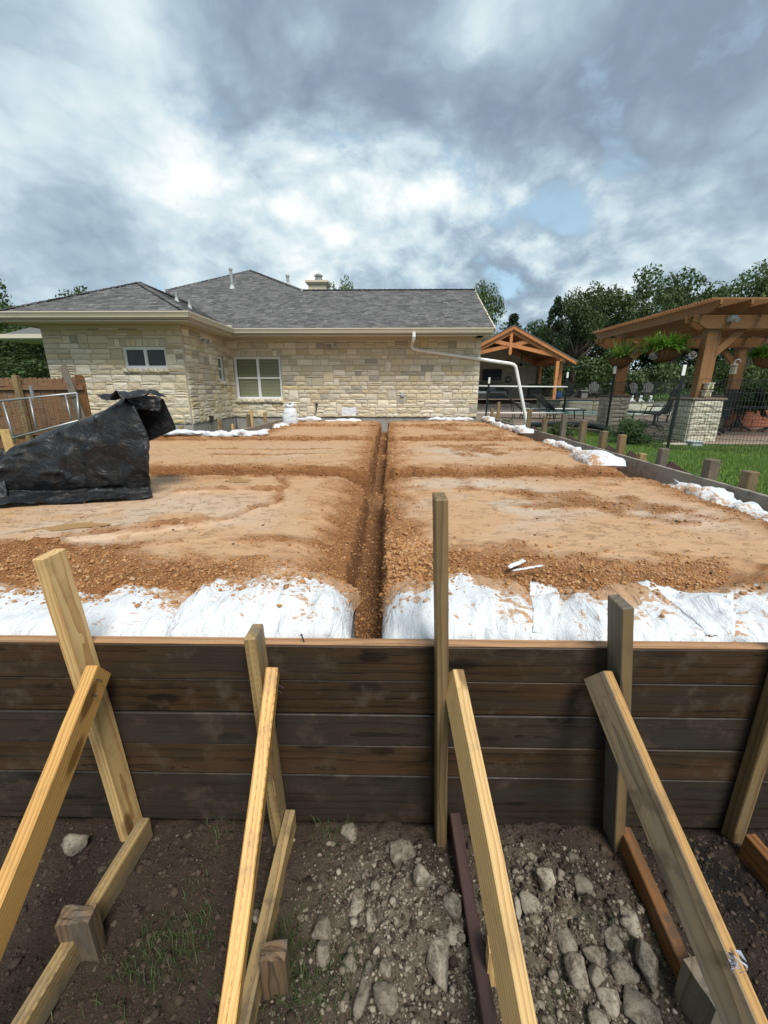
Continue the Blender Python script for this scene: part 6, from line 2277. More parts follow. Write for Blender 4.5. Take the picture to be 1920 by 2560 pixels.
def swivel_chair(x, y, z, ang, label, s=1.0):
    ca, sa = math.cos(ang), math.sin(ang)
    W = lambda p: (x + (p[0] * ca - p[1] * sa) * s, y + (p[0] * sa + p[1] * ca) * s, z + p[2] * s)
    t = thing('patio_chair', label, 'patio chair', (x, y, z), 'dark green high backed patio chairs')
    q = MB()
    for yy in (-.27, .27):
        q.tube([W(p) for p in [(.30, yy, .40), (.24, yy, .43), (-.20, yy, .40), (-.30, yy, .62), (-.42, yy, 1.16)]], .017 * s, 6)
        q.tube([W(p) for p in [(-.30, yy, .66), (.18, yy, .64), (.24, yy, .43)]], .017 * s, 6)
    q.build('frame', M['black'], t)
    q = MB(); q.prism([W((-.20, -.26, .41)), W((.28, -.26, .43)), W((.28, .26, .43)), W((-.20, .26, .41))], (0, 0, .02)); q.build('seat', M['sling'], t)
    q = MB(); q.prism([W((-.21, -.26, .43)), W((-.30, -.26, .64)), W((-.42, -.26, 1.15)), W((-.42, .26, 1.15)), W((-.30, .26, .64)), W((-.21, .26, .43))], (.02 * ca, .02 * sa, 0)); q.build('backrest', M['sling'], t)
    q = MB(); q.tube([W((0, 0, .06)), W((0, 0, .41))], .035 * s, 8)
    for k in range(4):
        a = math.pi / 4 + k * math.pi / 2
        q.tube([W((0, 0, .12)), W((.16 * math.cos(a), .16 * math.sin(a), .07)), W((.32 * math.cos(a), .32 * math.sin(a), .015))], .022 * s, 6)
    q.build('base', M['black'], t)


swivel_chair(8.32, 11.25, PZ, math.pi * .95, 'dark green high backed chair right behind the near pillar')
swivel_chair(8.95, 11.85, PZ, math.pi * .80, 'dark green high backed chair next to the oval patio table')
swivel_chair(10.7, 12.1, PZ, -.5, 'dark green chair turned sideways at the right end of the patio table')
swivel_chair(8.15, 13.3, PZ, math.pi * .75, 'dark green chair left of the near pillar beside the lounger')
t = thing('patio_table', 'oval dark patio table on a splayed foot', 'patio table', (9.9, 12.3, PZ))
q = MB(); q.lathe([(.62, 0), (.66, .01), (.66, .03), (.62, .04)], (9.9, 12.3, PZ + .66), 28); q.build('tabletop', M['black'], t)
q = MB()
for k in range(4):
    a = .5 + k * math.pi / 2
    q.tube([(9.9, 12.3, PZ + .34), (9.9 + .16 * math.cos(a), 12.3 + .16 * math.sin(a), PZ + .12), (9.9 + .36 * math.cos(a), 12.3 + .36 * math.sin(a), PZ + .03)], .022, 6)
q.tube([(9.9, 12.3, PZ + .1), (9.9, 12.3, PZ + .66)], .05, 8)
q.build('base', M['black'], t)


def adirondack(x, y, z, ang, label, s=1.0):
    ca, sa = math.cos(ang), math.sin(ang)
    W = lambda p: Vector((x + (p[0] * ca - p[1] * sa) * s, y + (p[0] * sa + p[1] * ca) * s, z + p[2] * s))
    t = thing('adirondack_chair', label, 'adirondack chair', (x, y, z), 'grey slatted garden chairs on the terrace')
    m_ = M['adirondack']
    for k in range(5):
        yy = -.22 + k * .11
        hh = 1.0 - .05 * abs(k - 2) ** 1.5
        q = MB(); q.beam(W((-.22, yy, .30)), W((-.48, yy * 1.12, hh)), .095 * s, .02 * s, up=(ca, sa, .3)); q.build('back_slat', m_, t)
    for k in range(4):
        q = MB(); q.beam(W((.26 - k * .12, -.26, .36 - k * .035)), W((.26 - k * .12, .26, .36 - k * .035)), .10 * s, .02 * s); q.build('seat_slat', m_, t)
    for sg in (-1, 1):
        q = MB(); q.beam(W((.34, sg * .32, .56)), W((-.38, sg * .32, .56)), .12 * s, .022 * s); q.build('arm', m_, t)
        q = MB(); q.beam(W((.26, sg * .30, 0)), W((.26, sg * .30, .55)), .03 * s, .09 * s, up=(ca, sa, 0)); q.build('leg', m_, t)
        q = MB(); q.beam(W((.24, sg * .26, .33)), W((-.55, sg * .26, .02)), .03 * s, .10 * s); q.build('leg', m_, t)


TZ = 1.051
adirondack(11.45, 27.6, TZ, .55, 'grey slatted garden chair furthest left, seen from the side', 1.0)
adirondack(12.75, 27.3, TZ, math.pi + .45 + math.pi / 2 * .6, 'grey slatted garden chair just left of the left pillar', 1.0)
adirondack(15.9, 28.2, TZ, -1.35, 'grey slatted garden chair facing front above the flower bed', 1.0)
adirondack(17.1, 29.0, TZ, -1.9, 'darker garden chair between the two grey ones above the flower bed', 1.0)
adirondack(18.5, 28.6, TZ, math.pi + .3, 'grey slatted garden chair turned left, behind the lounger back', 1.0)
t = thing('side_table', 'small grey stone side table between the left garden chairs', 'side table', (12.1, 27.4, TZ))
MB().box(11.9, 12.3, 27.2, 27.6, TZ, TZ + .42).build('table_base', M['concrete'], t, bevel=.02); MB().box(11.8, 12.4, 27.1, 27.7, TZ + .425, TZ + .49).build('table_top', M['concrete'], t, bevel=.015)

# raised flower bed with three white figurines
bed = thing('flower_bed_wall', 'cream block wall of the raised flower bed right of the left pillar', 'planter wall', (14, 24.2, PZ))
MB().box(12.6, 17.5, 24.05, 24.45, PZ + .05, .86).build('wall', M['stone_far'], bed)
x = 12.6; rr = random.Random(13)
while x < 17.4:
    w = rr.uniform(.35, .8)
    o = put('block', STONES[rr.randrange(14)], None, bed, (x + w / 2, 24.0, .67), scale=(w - .02, .12, .40)); x += w
MB().box(12.5, 17.6, 23.9, 24.5, .875, .935).build('capstone', M['capstone'], bed, bevel=.01)


def plantlump(c, r, h, n, m_, seed, leafL=.14, w=.03):
    q = MB(); rr = random.Random(seed)
    for k in range(n):
        a = rr.uniform(0, 6.28); rad = r * math.sqrt(rr.random()); zz = h * rr.random() * (1 - (rad / r) ** 2 * .7)
        e = rr.uniform(-.2, 1.3)
        leaf_strip(q, (c[0] + math.cos(a) * rad, c[1] + math.sin(a) * rad * .5, c[2] + zz), (math.cos(a) * math.cos(e), math.sin(a) * math.cos(e), math.sin(e)), leafL * rr.uniform(.6, 1.3), w, .8, 2)
    return q


for (x, r, h, m_, lb) in [(13.0, .35, .40, 'flower', 'yellow flowering plant at the left end of the raised bed'), (15.1, .7, .45, 'leaf_fern', 'pale green leafy plant right of the white figurines'), (16.4, .7, .5, 'leaf_bush', 'darker leafy plant at the right of the raised bed'), (14.2, .5, .25, 'leaf_bush', 'low leafy plant behind the white figurines')]:
    plantlump((x, 24.30, .94), r, h, 260, M[m_], int(x * 10)).build('bed_plant', M[m_], None, label=lb, cat='plant', group='plants in the raised bed')
for i, (x, lb) in enumerate([(13.36, 'left of the three small white garden figurines'), (13.85, 'middle of the three small white garden figurines'), (14.38, 'right of the three small white garden figurines')]):
    t = thing('figurine', lb, 'figurine', (x, 24.2, .936), 'white figurines on the raised bed')
    q = MB(); q.lathe([(.10, 0), (.115, .06), (.085, .17), (.05, .20)], (x, 24.18, .937), 12); q.tube([(x - .08, 24.08, .95), (x - .12, 24.02, .96)], .05, 6); q.tube([(x + .08, 24.08, .95), (x + .12, 24.02, .96)], .05, 6)
    q.build('body', M['white'], t, smooth=True)
    q = MB(); q.lathe([(.03, 0), (.07, .04), (.07, .085), (.03, .12)], (x + .015 * (i - 1), 24.15, 1.125), 12)
    for sg in (-1, 1): q.tube([(x + sg * .04, 24.15, 1.22), (x + sg * .06, 24.15, 1.27)], [.03, .012], 6)
    q.build('head', M['white'], t, smooth=True)

# brown block planter wall at the right edge, shrub above it
pw = thing('block_planter', 'red brown block planter wall at the right edge behind the patio table', 'planter wall', (12.2, 13.5, PZ))
for j in range(4):
    for k in range(6):
        x0 = 10.63 + k * .62 + (.31 if j % 2 else 0)
        MB().box(x0, x0 + .61, 13.40, 13.62, PZ + .02 + j * .205, PZ + .02 + j * .205 + .198).build('block', M['brick'], pw, bevel=.012)
MB().box(10.7, 14.6, 13.45, 13.60, PZ, 1.26).build('core', M['brick'], pw)
MB().box(10.55, 14.8, 13.34, 13.68, 1.285, 1.335).build('capstone', M['capstone'], pw, bevel=.01)

# small things on the lawn
q = MB(); q.prism([(6.0, 9.36, .40), (6.2, 9.28, .40), (6.52, 9.30, .40), (6.62, 9.42, .40), (6.35, 9.47, .40), (6.1, 9.46, .40)], (0, 0, .06))
q.build('flat_stone', M['stone_p'], None, bevel=.02, label='flat cream edging stone on the grass by the patio', cat='stone')
t = thing('utility_box', 'pale grey plastic box in the grass before the near pillar', 'utility box', (6.72, 9.33, .38))
MB().box(6.56, 6.80, 9.22, 9.44, .38, .485).build('box', M['greybox'], t, bevel=.012); MB().box(6.545, 6.815, 9.205, 9.455, .487, .51).build('lid', M['greybox'], t, bevel=.006)
dp = thing('drain_pipe', 'black corrugated drain pipe curving over the lawn edge from the downspout', 'drain pipe', (5.5, 13.8, .42))
pts = [(3.95, 12.25, .62), (4.3, 12.5, .60), (5.0, 13.0, .58), (5.6, 13.0, .56), (6.0, 12.6, .55), (6.05, 12.1, .53), (5.9, 11.8, .50)]
# smooth it
cur = []
for i in range(len(pts) - 1):
    for k in range(10):
        t_ = k / 10
        p0 = Vector(pts[max(i - 1, 0)]); p1 = Vector(pts[i]); p2 = Vector(pts[i + 1]); p3 = Vector(pts[min(i + 2, len(pts) - 1)])
        cur.append(.5 * ((2 * p1) + (p2 - p0) * t_ + (2 * p0 - 5 * p1 + 4 * p2 - p3) * t_ ** 2 + (-p0 + 3 * p1 - 3 * p2 + p3) * t_ ** 3))
q = MB(); q.tube(cur, [.075 + .007 * (i % 2) for i in range(len(cur))], 10); q.build('pipe', M['drain'], dp)
q = MB(); q.tube([(3.86, 12.16, .72), (3.86, 12.17, .62), (3.97, 12.26, .62)], .07, 10); q.build('elbow', M['white'], dp)
# ------------------------------------------------------------------ trees and plants
def leaf_cloud(centers, radii, counts, leaf, rng, flat=.75, up=.35):
    """leaf quads scattered through clumps; returns V, F"""
    Vs = []
    for c, r, n in zip(centers, radii, counts):
        d = rng.normal(size=(n, 3)); d /= np.linalg.norm(d, axis=1)[:, None]
        rad = r * rng.uniform(.25, 1, n) ** .5
        p = np.array(c) + d * rad[:, None] * np.array([1, 1, flat])
        nrm = d * .7 + rng.normal(size=(n, 3)) * .6 + np.array([0, 0, up])
        nrm /= np.linalg.norm(nrm, axis=1)[:, None]
        a = np.cross(nrm, rng.normal(size=(n, 3))); a /= np.linalg.norm(a, axis=1)[:, None] + 1e-9
        b = np.cross(nrm, a)
        s = leaf * rng.uniform(.6, 1.3, n)[:, None]
        Vs.append(np.stack([p - a * s, p - b * s * .55, p + a * s, p + b * s * .55], 1))
    V = np.concatenate(Vs).reshape(-1, 3)
    F = np.arange(len(V)).reshape(-1, 4)
    return V, F


def make_tree(kind, h, r, seed):
    """returns (trunk mesh, crown mesh) standing at the origin"""
    rng = np.random.default_rng(seed); rr = random.Random(seed)
    tb = MB()
    th = h * (.34 if kind == 'oak' else .12)
    tr = .035 * h if kind == 'oak' else .02 * h
    lean = rr.uniform(-.1, .1)
    tb.tube([(0, 0, -.2), (lean * .5, 0, th * .5), (lean, .05, th)] + ([] if kind == 'oak' else [(lean, 0, h * .55), (lean, 0, h * .93)]), [tr * 1.25, tr, tr * .85] + ([] if kind == 'oak' else [tr * .5, tr * .1]), 8)
    cs, rs, ns = [], [], []
    if kind == 'oak':
        nl = 9
        for k in range(nl):
            a = 2 * math.pi * k / nl + rr.uniform(-.3, .3)
            e = rr.uniform(.25, 1.25)
            L = r * rr.uniform(.55, .95)
            p1 = Vector((lean, .05, th)); d = Vector((math.cos(a) * math.cos(e), math.sin(a) * math.cos(e), math.sin(e) * .9))
            p2 = p1 + d * L * .55 + Vector((0, 0, .1)); p3 = p2 + d * L * .5 + Vector((rr.uniform(-.3, .3), rr.uniform(-.3, .3), .25))
            tb.tube([p1 - Vector((0, 0, .2)), p2, p3], [tr * .6, tr * .35, tr * .1], 6)
        nc = 46
        for k in range(nc):
            a = rr.uniform(0, 6.28); ph = math.acos(rr.uniform(-.45, 1))
            q_ = rr.uniform(.45, 1.0)
            zc = th + (h - th) * (.42 + .56 * math.cos(ph) * q_)
            rad = r * math.sin(ph) * q_ * rr.uniform(.8, 1.12)
            cs.append((rad * math.cos(a), rad * math.sin(a), zc)); R_ = r * rr.uniform(.17, .34)
            rs.append(R_); ns.append(int(120 * (R_ / (r * .25)) ** 2))
        V, F = leaf_cloud(cs, rs, ns, .10 * (r / 2.6), rng)
    else:
        nc = 70
        for k in range(nc):
            z = rr.uniform(.08, 1) ** .85
            rad = r * (1 - z) ** .7 * rr.uniform(.35, 1.05) + .05
            a = rr.uniform(0, 6.28)
            cs.append((rad * math.cos(a), rad * math.sin(a), h * (.10 + .88 * z))); R_ = r * rr.uniform(.16, .30) * (1.15 - z * .6)
            rs.append(R_); ns.append(int(70 + 60 * rr.random()))
        V, F = leaf_cloud(cs, rs, ns, .085 * (r / 1.6), rng, flat=1.5, up=.6)
    tm = tb.mesh('trunk', (0, 0, 0))
    tm.materials.append(M['bark'])
    cm = np_mesh('crown', V, F)
    cm.materials.append(M['leaf_oak'] if kind == 'oak' else M['leaf_dark'])
    return tm, cm


TREES = {('oak', i): make_tree('oak', 8.0, 3.0, 100 + i) for i in range(4)}
TREES.update({('juniper', i): make_tree('juniper', 7.0, 1.7, 200 + i) for i in range(3)})


def tree(kind, i, x, y, z, h, w, rot, label, group):
    tm, cm = TREES[kind, i]
    bh, bw = (8.0, 3.0) if kind == 'oak' else (7.0, 1.7)
    t = thing('oak_tree' if kind == 'oak' else 'juniper_tree', label, 'tree', (x, y, z), group)
    for nm, me in (('trunk', tm), ('crown', cm)):
        put(nm, me, None, t, (x, y, z), rot=(0, 0, rot), scale=(w / bw, w / bw, h / bh))


GR = 'trees behind the pool terrace'
for a in [
    ('juniper', 0, 11.9, 33.0, 1.0, 6.9, 1.5, .3, 'ragged dark juniper at the left end of the tree line, right of the pavilion peak'),
    ('oak', 0, 14.0, 34.0, 1.0, 7.9, 2.4, 1.1, 'rounded oak just right of the ragged juniper'),
    ('oak', 1, 18.3, 34.5, 1.0, 9.0, 2.7, 2.0, 'tall full oak above the left end of the pergola roof'),
    ('oak', 2, 16.0, 37.0, 1.0, 8.2, 2.6, .2, 'oak in the gap between the rounded and the tall oaks'),
    ('oak', 3, 22.0, 35.0, 1.0, 9.4, 3.0, 4.0, 'widest oak above the middle of the pergola roof'),
    ('juniper', 1, 24.6, 36.0, 1.0, 8.0, 1.9, 2.2, 'dark spiky juniper dipping between the oaks over the pergola'),
    ('oak', 0, 27.6, 35.0, 1.0, 9.7, 3.1, 3.1, 'oak rising over the right part of the pergola roof'),
    ('oak', 1, 31.5, 35.0, 1.0, 12.0, 3.6, 5.1, 'tallest oak at the right edge of the frame'),
    ('juniper', 2, 10.2, 38.0, 1.0, 6.6, 1.8, 4.0, 'small juniper tips showing left of the tree line over the pavilion'),
    ('oak', 2, 12.6, 40.0, 1.0, 6.2, 3.0, 2.9, 'low oak filling the gap behind the left garden chairs'),
    ('oak', 3, 25.0, 41.0, 1.0, 9.2, 3.2, 1.9, 'oak standing back between the widest oak and the dark juniper'),
    ('oak', 1, 20.5, 42.0, 1.0, 8.9, 3.2, .9, 'oak standing back behind the tall full oak'),
]:
    tree(*a, GR)
for a in [('oak', 0, 6.15, 31.5, .6, 8.2, 1.7, .5, 'oak rising behind the right end of the main roof ridge'), ('oak', 2, -3.3, 30, .5, 7.7, 1.6, 2.0, 'oak top showing just right of the chimney'),
          ('juniper', 1, 2.7, 34, .5, 8.1, 1.2, 2.0, 'thin juniper tips just clearing the main roof ridge'), ('juniper', 0, -7.7, 24, .5, 6.2, 1.2, 1.0, 'dark tip peeping over the high hip left of the tall vent pipe')]:
    tree(*a, 'trees behind the house')
for a in [('oak', 1, -20.3, 22.0, .3, 6.9, 2.7, 1.5, 'broad oak cut by the left edge of the frame'), ('oak', 3, -15.6, 23.0, .3, 6.4, 1.9, 3.4, 'open crowned oak over the left end of the wing roof'),
          ('oak', 2, -13.0, 17.0, .3, 3.6, 2.4, .4, 'low dark oak behind the picket fence next to the wing'), ('oak', 0, -16.5, 18.0, .3, 4.6, 2.6, 5.0, 'dark bushy oak behind the left end of the picket fence')]:
    tree(*a, 'trees left of the house')

# a wood beyond the trees that reads as one mass
rng = np.random.default_rng(3)


def mass(name, n, x0, x1, y0, y1, z0, z1, r, leaf, m_, seed, per=150):
    rng = np.random.default_rng(seed)
    cs = np.stack([rng.uniform(x0, x1, n), rng.uniform(y0, y1, n), z0 + (z1 - z0) * rng.uniform(0, 1, n) ** .9], 1)
    top = .72 + .28 * vn(cs[:, 0] * .35, cs[:, 1] * 0, seed)
    cs[:, 2] = z0 + (cs[:, 2] - z0) * top
    V, F = leaf_cloud(cs, rng.uniform(r * .6, r * 1.2, n), [per] * n, leaf, rng)
    off = V.mean(0)
    o = put(name, np_mesh(name, V - off, F), m_, None, off)
    return tag(o, kind='stuff')


mass('woodland', 330, 5, 46, 41, 46, 1.0, 7.8, 1.5, .17, M['leaf_oak'], 4)
mass('undergrowth', 260, 8, 40, 32, 37, 1.0, 3.6, .95, .12, M['leaf_oak'], 6)
mass('woodland', 200, -34, -9, 26, 30, .3, 4.6, 1.4, .16, M['leaf_oak'], 8)
mass('undergrowth', 130, -20, -8.5, 16.5, 20, .3, 2.6, .8, .11, M['leaf_oak'], 9)

# bush by the fence, shrub over the block planter, weeds on the drain
def bush(name, c, r, h, n, leaf, m_, seed, label, cat='bush'):
    rng = np.random.default_rng(seed)
    k = 26
    cs = np.stack([c[0] + rng.normal(0, r * .42, k), c[1] + rng.normal(0, r * .35, k), c[2] + h * rng.uniform(.1, .85, k)], 1)
    cs[:, 2] -= .25 * h * np.hypot(cs[:, 0] - c[0], cs[:, 1] - c[1]) / r
    V, F = leaf_cloud(cs, rng.uniform(r * .22, r * .42, k), [n // k] * k, leaf, rng, 1.0, .5)
    t = thing(name, label, cat, c)
    off = V.mean(0)
    put('foliage', np_mesh('foliage', V - off, F), m_, t, off)
    q = MB(); rr = random.Random(seed)
    for j in range(9):
        a = rr.uniform(0, 6.28)
        q.tube([(c[0], c[1], c[2] - .05), (c[0] + math.cos(a) * r * .3, c[1] + math.sin(a) * r * .3, c[2] + h * .4), (c[0] + math.cos(a) * r * .6, c[1] + math.sin(a) * r * .6, c[2] + h * .8)], [.012, .008, .003], 5)
    q.build('stems', M['bark'], t)


bush('leafy_bush', (5.52, 9.75, .40), .52, .62, 5200, .022, M['leaf_bush'], 3, 'feathery green bush on the lawn beside the wire fence post')
bush('leafy_shrub', (10.75, 12.9, 1.0), .65, .85, 4200, .045, M['leaf_bush'], 5, 'leafy shrub over the block planter at the right edge', 'shrub')
bush('weed_clump', (4.7, 11.6, .40), .5, .28, 2600, .026, M['blade_dark'], 7, 'dark low weeds under the black drain pipe', 'weeds')
bush('weed_clump', (3.5, 13.3, .42), .35, .3, 1200, .03, M['leaf_bush'], 9, 'green weeds at the house corner inside the form', 'weeds')
bush('weed_clump', (-3.7, 9.1, .36), .3, .30, 900, .028, M['blade_dark'], 11, 'weeds in the gap between the wing foundation and the rear form', 'weeds')


# grass
def grass(name, x, y, z, h, w, rng, m_, lean=.5):
    n = len(x)
    a = rng.uniform(0, 2 * np.pi, n); L = rng.uniform(.05, lean, n)
    dx, dy = np.cos(a), np.sin(a)
    b = np.stack([x, y, z], 1)
    s = np.stack([-dy, dx, 0 * dx], 1) * (w * .5)[:, None]
    mid = b + np.stack([dx * L * h * .35, dy * L * h * .35, h * .6], 1)
    tip = b + np.stack([dx * L * h * 1.1, dy * L * h * 1.1, h * (1 - .3 * L)], 1)
    V = np.stack([b - s, b + s, mid + s * .75, mid - s * .75, tip], 1).reshape(-1, 3)
    i = (np.arange(n) * 5)[:, None]
    F = np.concatenate([i + np.array([[0, 1, 2]]), i + np.array([[0, 2, 3]]), i + np.array([[3, 2, 4]])])
    off = V.mean(0); off[2] = V[:, 2].min()
    o = put(name, np_mesh(name, V - off, F), m_, None, off)
    return tag(o, kind='stuff')


rng = np.random.default_rng(21)
n = 110000
y = 2.6 + rng.uniform(0, 1, n) ** 1.2 * 10.5
x = 3.06 + rng.uniform(0, 1, n) ** 1.1 * (np.minimum(8.5, 2.0 + .75 * y))
ok = (y < 9.45) | (x < 5.9)
ok &= ~((y > 12.2) & (x > 5.5))
x, y = x[ok], y[ok]
dens = fbm(x * 1.5, y * 1.5, 5, 3)
k = rng.uniform(0, 1, len(x)) < dens * 1.5
x, y = x[k], y[k]
grass('lawn_grass', x, y, ground_h(x, y) - .01, rng.uniform(.03, .085, len(x)) * (.6 + .8 * fbm(x * 2, y * 2, 8, 2)), rng.uniform(.004, .009, len(x)), rng, M['blade'])
n = 9000
x = rng.uniform(-9.5, -4.9, n); y = rng.uniform(4.5, 8.4, n)
grass('lawn_grass', x, y, ground_h(x, y) - .01, rng.uniform(.04, .12, n), rng.uniform(.006, .012, n), rng, M['blade'])
# tufts on the dark soil in the foreground
T = [(-.655, .80, .07, 420), (-.60, .82, .05, 160), (-.57, .87, .03, 60), (-.29, .78, .07, 420), (-.33, .85, .05, 160), (-.21, .70, .06, 300), (-.64, .965, .03, 40), (-.19, 1.14, .06, 150), (-.61, 1.13, .06, 90), (.70, .815, .05, 60), (-.12, .76, .05, 120), (-.4, .66, .08, 200), (.47, .72, .05, 50), (.60, .86, .04, 40), (1.02, 1.12, .06, 50), (-.72, .70, .08, 160)]
xs = np.concatenate([rng.normal(a, r, n_) for a, b_, r, n_ in T]); ys = np.concatenate([rng.normal(b_, r * .75, n_) for a, b_, r, n_ in T])
grass('weedy_tufts', xs, ys, ground_h(xs, ys) - .004, rng.uniform(.012, .045, len(xs)), rng.uniform(.0014, .0028, len(xs)), rng, M['blade_dark'], 1.2)
# ------------------------------------------------------------------ picket fence and the things leaning on it (left)
pf = thing('picket_fence', 'brown cedar picket fence at the left beside the wing', 'picket fence', (-7.6, 8.6, .3))
x = -10.2; k = 0; rr = random.Random(6)
while x < -6.30:
    w = .098
    zt_ = 1.815 + .012 * (x + 7.5) + rr.uniform(-.012, .012)
    y0 = 8.60 + rr.uniform(-.004, .004)
    q = MB(); q.prism([(x, y0, .33), (x + w - .006, y0, .33), (x + w - .006, y0, zt_ - .03), (x + w - .03, y0, zt_), (x + .024, y0, zt_), (x, y0, zt_ - .03)], (0, .016, 0))
    o = q.build('picket', M['fence'], pf)
    x += w
q = MB(); q.prism([(-6.30, 8.60, .33), (-6.12, 8.60, .33), (-6.12, 8.60, 1.83), (-6.16, 8.60, 1.87), (-6.30, 8.60, 1.87)], (0, .02, 0))
q.build('picket', M['orange_board'], pf, label='wider orange picket at the fence end')
for z in (1.62, .72):
    timber('rail', (-10.2, 8.572, z), (-6.15, 8.572, z + .01), .038, .085, M['fence'], pf, bevel=.004)
for x in (-7.42, -9.8):
    timber('post', (x, 8.50, .2), (x + .01, 8.50, 1.86), .095, .095, M['pine_old'], pf, up=(0, 1, 0), bevel=.006)
timber('leaning_board', (-5.78, 7.95, .72), (-6.33, 8.38, 2.03), .13, .038, M['grey_wood'], None, up=(.1, -1, -.1), bevel=.005, label='weathered grey board leaning against the end of the picket fence', cat='board')

gp = thing('wire_gate_panel', 'galvanised wire gate panel leaning in front of the picket fence', 'gate', (-6.9, 8.0, .6))


def gbar(name, a, b_, r=.018):
    q = MB(); q.tube([a, b_], r, 8); return q.build(name, M['steel'], gp, smooth=True)


GT = lambda s: (-7.95 + s * 1.98, 8.12, 1.34 + s * .19)
GB = lambda s: (-7.26 + s * 1.37, 7.93, .70 + s * .335)
gbar('rail', GT(0), GT(1)); gbar('rail', GB(0), GB(1))
gbar('upright', (-7.42, 8.10, 1.36), (-7.22, 7.92, .60)); gbar('upright', (-6.88, 8.10, 1.43), (-6.76, 7.94, .86)); gbar('upright', (-6.19, 8.12, 1.51), (-6.06, 7.95, 1.05)); gbar('upright', GT(1), GB(1))
q = MB(); q.box(-6.845, -6.795, 8.09, 8.12, 1.42, 1.66); q.build('latch_bar', M['steel'], gp)
q = MB()
for k in range(28):
    s = k / 27
    a = Vector((-7.42 + s * 1.42, 8.09, 1.375 + s * .15)); b_ = Vector(GB(s)) + Vector((0, .01, 0))
    q.tube([a, b_], .0022, 3, caps=False)
for k in range(1, 12):
    s = k / 12
    a = Vector((-7.42, 8.09, 1.36)).lerp(Vector((-7.24, 7.94, .68)), s); b_ = Vector((-6.0, 8.10, 1.52)).lerp(Vector(GB(1)), s)
    q.tube([a, b_], .0022, 3, caps=False)
q.build('wire_mesh', M['wire'], gp, kind='stuff')
timber('stake', (-7.40, 8.0, .2), (-7.43, 8.0, .86), .19, .05, M['pine'], None, up=(0, 1, 0), bevel=.004, label='pale sawn stake in front of the picket fence left of the tarp', cat='stake')

# ------------------------------------------------------------------ foreground rocks
def rock(x, y, rx, ry, seed, label, rz=None, sink=.42):
    rng = np.random.default_rng(seed)
    bm = bmesh.new()
    bmesh.ops.create_icosphere(bm, subdivisions=3, radius=1)
    V = np.array([v.co[:] for v in bm.verts]); F = np.array([[v.index for v in f.verts] for f in bm.faces]); bm.free()
    # cut by a few random planes: broken limestone
    for k in range(13):
        d = rng.normal(size=3); d /= np.linalg.norm(d)
        lim = rng.uniform(.45, .82)
        t = V @ d - lim
        V = V - np.clip(t, 0, None)[:, None] * d * .92
    n = fbm(V[:, 0] * 2.2 + seed, V[:, 1] * 2.2 + V[:, 2] * 1.7, seed, 4) - .5
    V = V * (1 + n * .28 + (fbm(V[:, 0] * 7 + seed, V[:, 1] * 7 + V[:, 2] * 6, seed + 5, 3) - .5) * .12)[:, None]
    rz = rz or min(rx, ry) * rng.uniform(.7, .95)
    V = V * np.array([rx, ry, rz]) * 1.22
    a = rng.uniform(-.35, .35)
    ca, sa = math.cos(a), math.sin(a)
    V = np.stack([V[:, 0] * ca - V[:, 1] * sa, V[:, 0] * sa + V[:, 1] * ca, V[:, 2]], 1)
    z = float(ground_h(np.array([x]), np.array([y]))[0])
    off = np.array([0, 0, V[:, 2].min()])
    me = np_mesh('rock', V - off, F, False)
    o = put('rock', me, M['rock'], None, (x, y, z - rz * sink))
    return tag(o, label, 'rock', 'broken limestone rocks on the dug soil')


ROCKS = [
    (-.091, .885, .036, .050, 'pitted pale rock on the upper left of the marl heap'), (-.056, .833, .017, .030, 'small white pointed rock touching the pitted pale rock'),
    (-.109, .751, .018, .024, 'lone small tan rock in the grass left of the heap'), (-.065, .706, .026, .052, 'long speckled rock at the bottom left of the heap'),
    (-.005, .685, .036, .034, 'blocky tan rock beside the long speckled one'), (-.006, .733, .020, .022, 'small smooth rock above the blocky tan rock'),
    (.196, .888, .030, .033, 'dark rock against the purple brown kicker, upper of two'), (.190, .832, .026, .032, 'dark rock against the purple brown kicker, lower of two'),
    (.140, .775, .046, .060, 'biggest mud caked lump on the lower marl heap'), (.624, .971, .032, .040, 'flat tan rock high between the pale brace and the orange board'),
    (.500, .949, .030, .031, 'grey lump right of the pale brace, near the dark grey stake'), (.438, .890, .024, .040, 'split grey rock close by the pale brace'),
    (.402, .897, .013, .030, 'narrow grey rock tight against the pale brace'), (.515, .806, .024, .036, 'whitest rock at the top of the right hand rock pile'),
    (.580, .786, .032, .027, 'ridged rock right of the whitest one'), (.520, .748, .031, .036, 'tan rounded rock left in the right hand rock pile'),
    (.657, .826, .029, .032, 'pale rock at the upper right of the rock pile'), (.742, .881, .026, .042, 'lone grey rock beside the orange kicker board'),
    (.648, .767, .036, .046, 'long white veined rock in the middle of the rock pile'), (.724, .776, .033, .058, 'large brown rock nearest the old grey brace'),
    (.574, .745, .024, .027, 'dark small rock between the tan rounded and the veined rocks'), (.588, .706, .032, .036, 'heavy grey rock below the dark small one'),
    (.658, .695, .040, .050, 'largest grey rock at the bottom right of the pile'), (.548, .66, .030, .030, 'rock cut by the bottom edge of the frame'),
    (.478, .844, .012, .019, 'tiny white rock above the whitest one'), (.566, .985, .018, .034, 'white streaked rock by the flat tan one'),
    (-.143, 1.135, .030, .030, 'rounded rock in the grass at the foot of the front boards'), (.040, 1.04, .044, .040, 'broad pale rock at the top of the marl heap'),
    (-1.13, 1.08, .046, .040, 'shadowed rock under the boards near the far left stake'), (-.20, .835, .032, .036, 'cracked pale rock right of the tan kicker board'),
    (-.185, .785, .026, .030, 'mossy grey rock below the cracked pale one'), (.10, .93, .034, .030, 'half buried rock in the crest of the marl heap'),
]
for i, (x, y, rx, ry, lb) in enumerate(ROCKS):
    rock(x, y, rx, ry, 300 + i, lb)

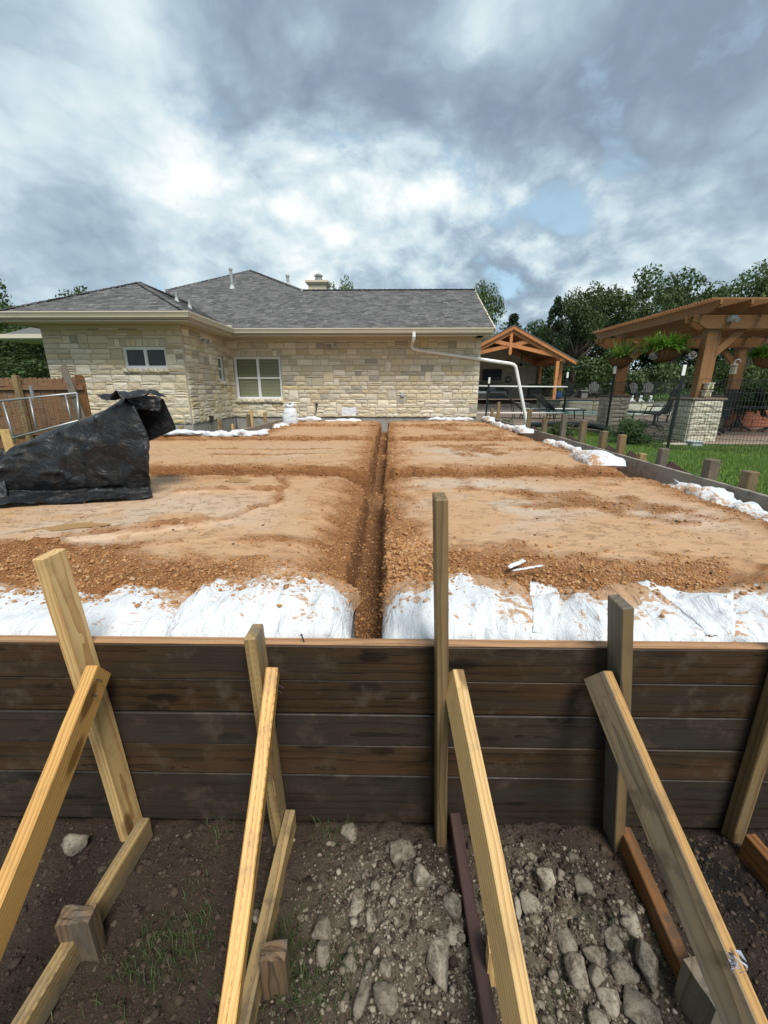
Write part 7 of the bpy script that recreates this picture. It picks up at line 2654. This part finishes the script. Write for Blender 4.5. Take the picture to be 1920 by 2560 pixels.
# loose crumbs of soil and marl
rng = np.random.default_rng(31)
n = 26000
x = rng.uniform(-1.5, 1.7, n); y = .5 + rng.uniform(0, 1, n) * .67
gz = np.exp(-((x - .03) / .22) ** 2 - ((y - .84) / .22) ** 2) + np.exp(-((x - .52) / .20) ** 2 - ((y - .82) / .26) ** 2)
keep = rng.uniform(0, 1, n) < .62 + .0 * gz
xs, ys = x[keep], y[keep]
rubble('soil_crumbs', np.stack([xs, ys, ground_h(xs, ys)], 1), .0015 + .006 * rng.uniform(0, 1, len(xs)) ** 5, rng, .8, M['crumb_dark'], jitter=.42)
M['marl'] = clod_mat('grey_marl_crumbs', [(0, (.06, .046, .033)), (.5, (.14, .115, .085)), (1, (.32, .28, .22))], (.20, .17, .125))
n = 46000
x = rng.uniform(-.45, 1.0, n); y = .5 + rng.uniform(0, 1, n) * .62
gz = np.exp(-((x - .03) / .22) ** 2 - ((y - .82) / .22) ** 2) + np.exp(-((x - .52) / .20) ** 2 - ((y - .80) / .26) ** 2)
keep = rng.uniform(0, 1, n) < gz * .75
xs, ys = x[keep], y[keep]
rubble('marl_crumbs', np.stack([xs, ys, ground_h(xs, ys)], 1), .0016 + .0055 * rng.uniform(0, 1, len(xs)) ** 5 + .010 * rng.uniform(0, 1, len(xs)) ** 40, rng, .8, M['marl'], jitter=.42, embed=.45)
n = 120
xs = rng.uniform(-1.4, 1.6, n); ys = .5 + rng.uniform(0, 1, n) * .65
rubble('pale_grit', np.stack([xs, ys, ground_h(xs, ys)], 1), .002 + .005 * rng.uniform(0, 1, n) ** 3, rng, .6, M['marl'])

# fist-sized and smaller broken pieces bedded in the heaps
n = 190
xs = np.concatenate([rng.normal(.02, .15, n // 2), rng.normal(.52, .15, n // 2)]); ys = np.concatenate([rng.normal(.86, .13, n // 2), rng.normal(.84, .16, n // 2)])
ok = (ys < 1.12) & (ys > .5)
xs, ys = xs[ok], ys[ok]
rubble('bedded_rubble', np.stack([xs, ys, ground_h(xs, ys)], 1), .006 + .014 * rng.uniform(0, 1, len(xs)) ** 2.2, rng, .75, M['rock'], jitter=.40, embed=.40)

# clods of the dark topsoil itself, half sunk
n = 4200
xs = rng.uniform(-1.5, 1.7, n); ys = .5 + rng.uniform(0, 1, n) * .67
rubble('topsoil_clods', np.stack([xs, ys, ground_h(xs, ys)], 1), .0025 + .014 * rng.uniform(0, 1, n) ** 5, rng, .65, M['crumb_dark'], jitter=.5, embed=.62)
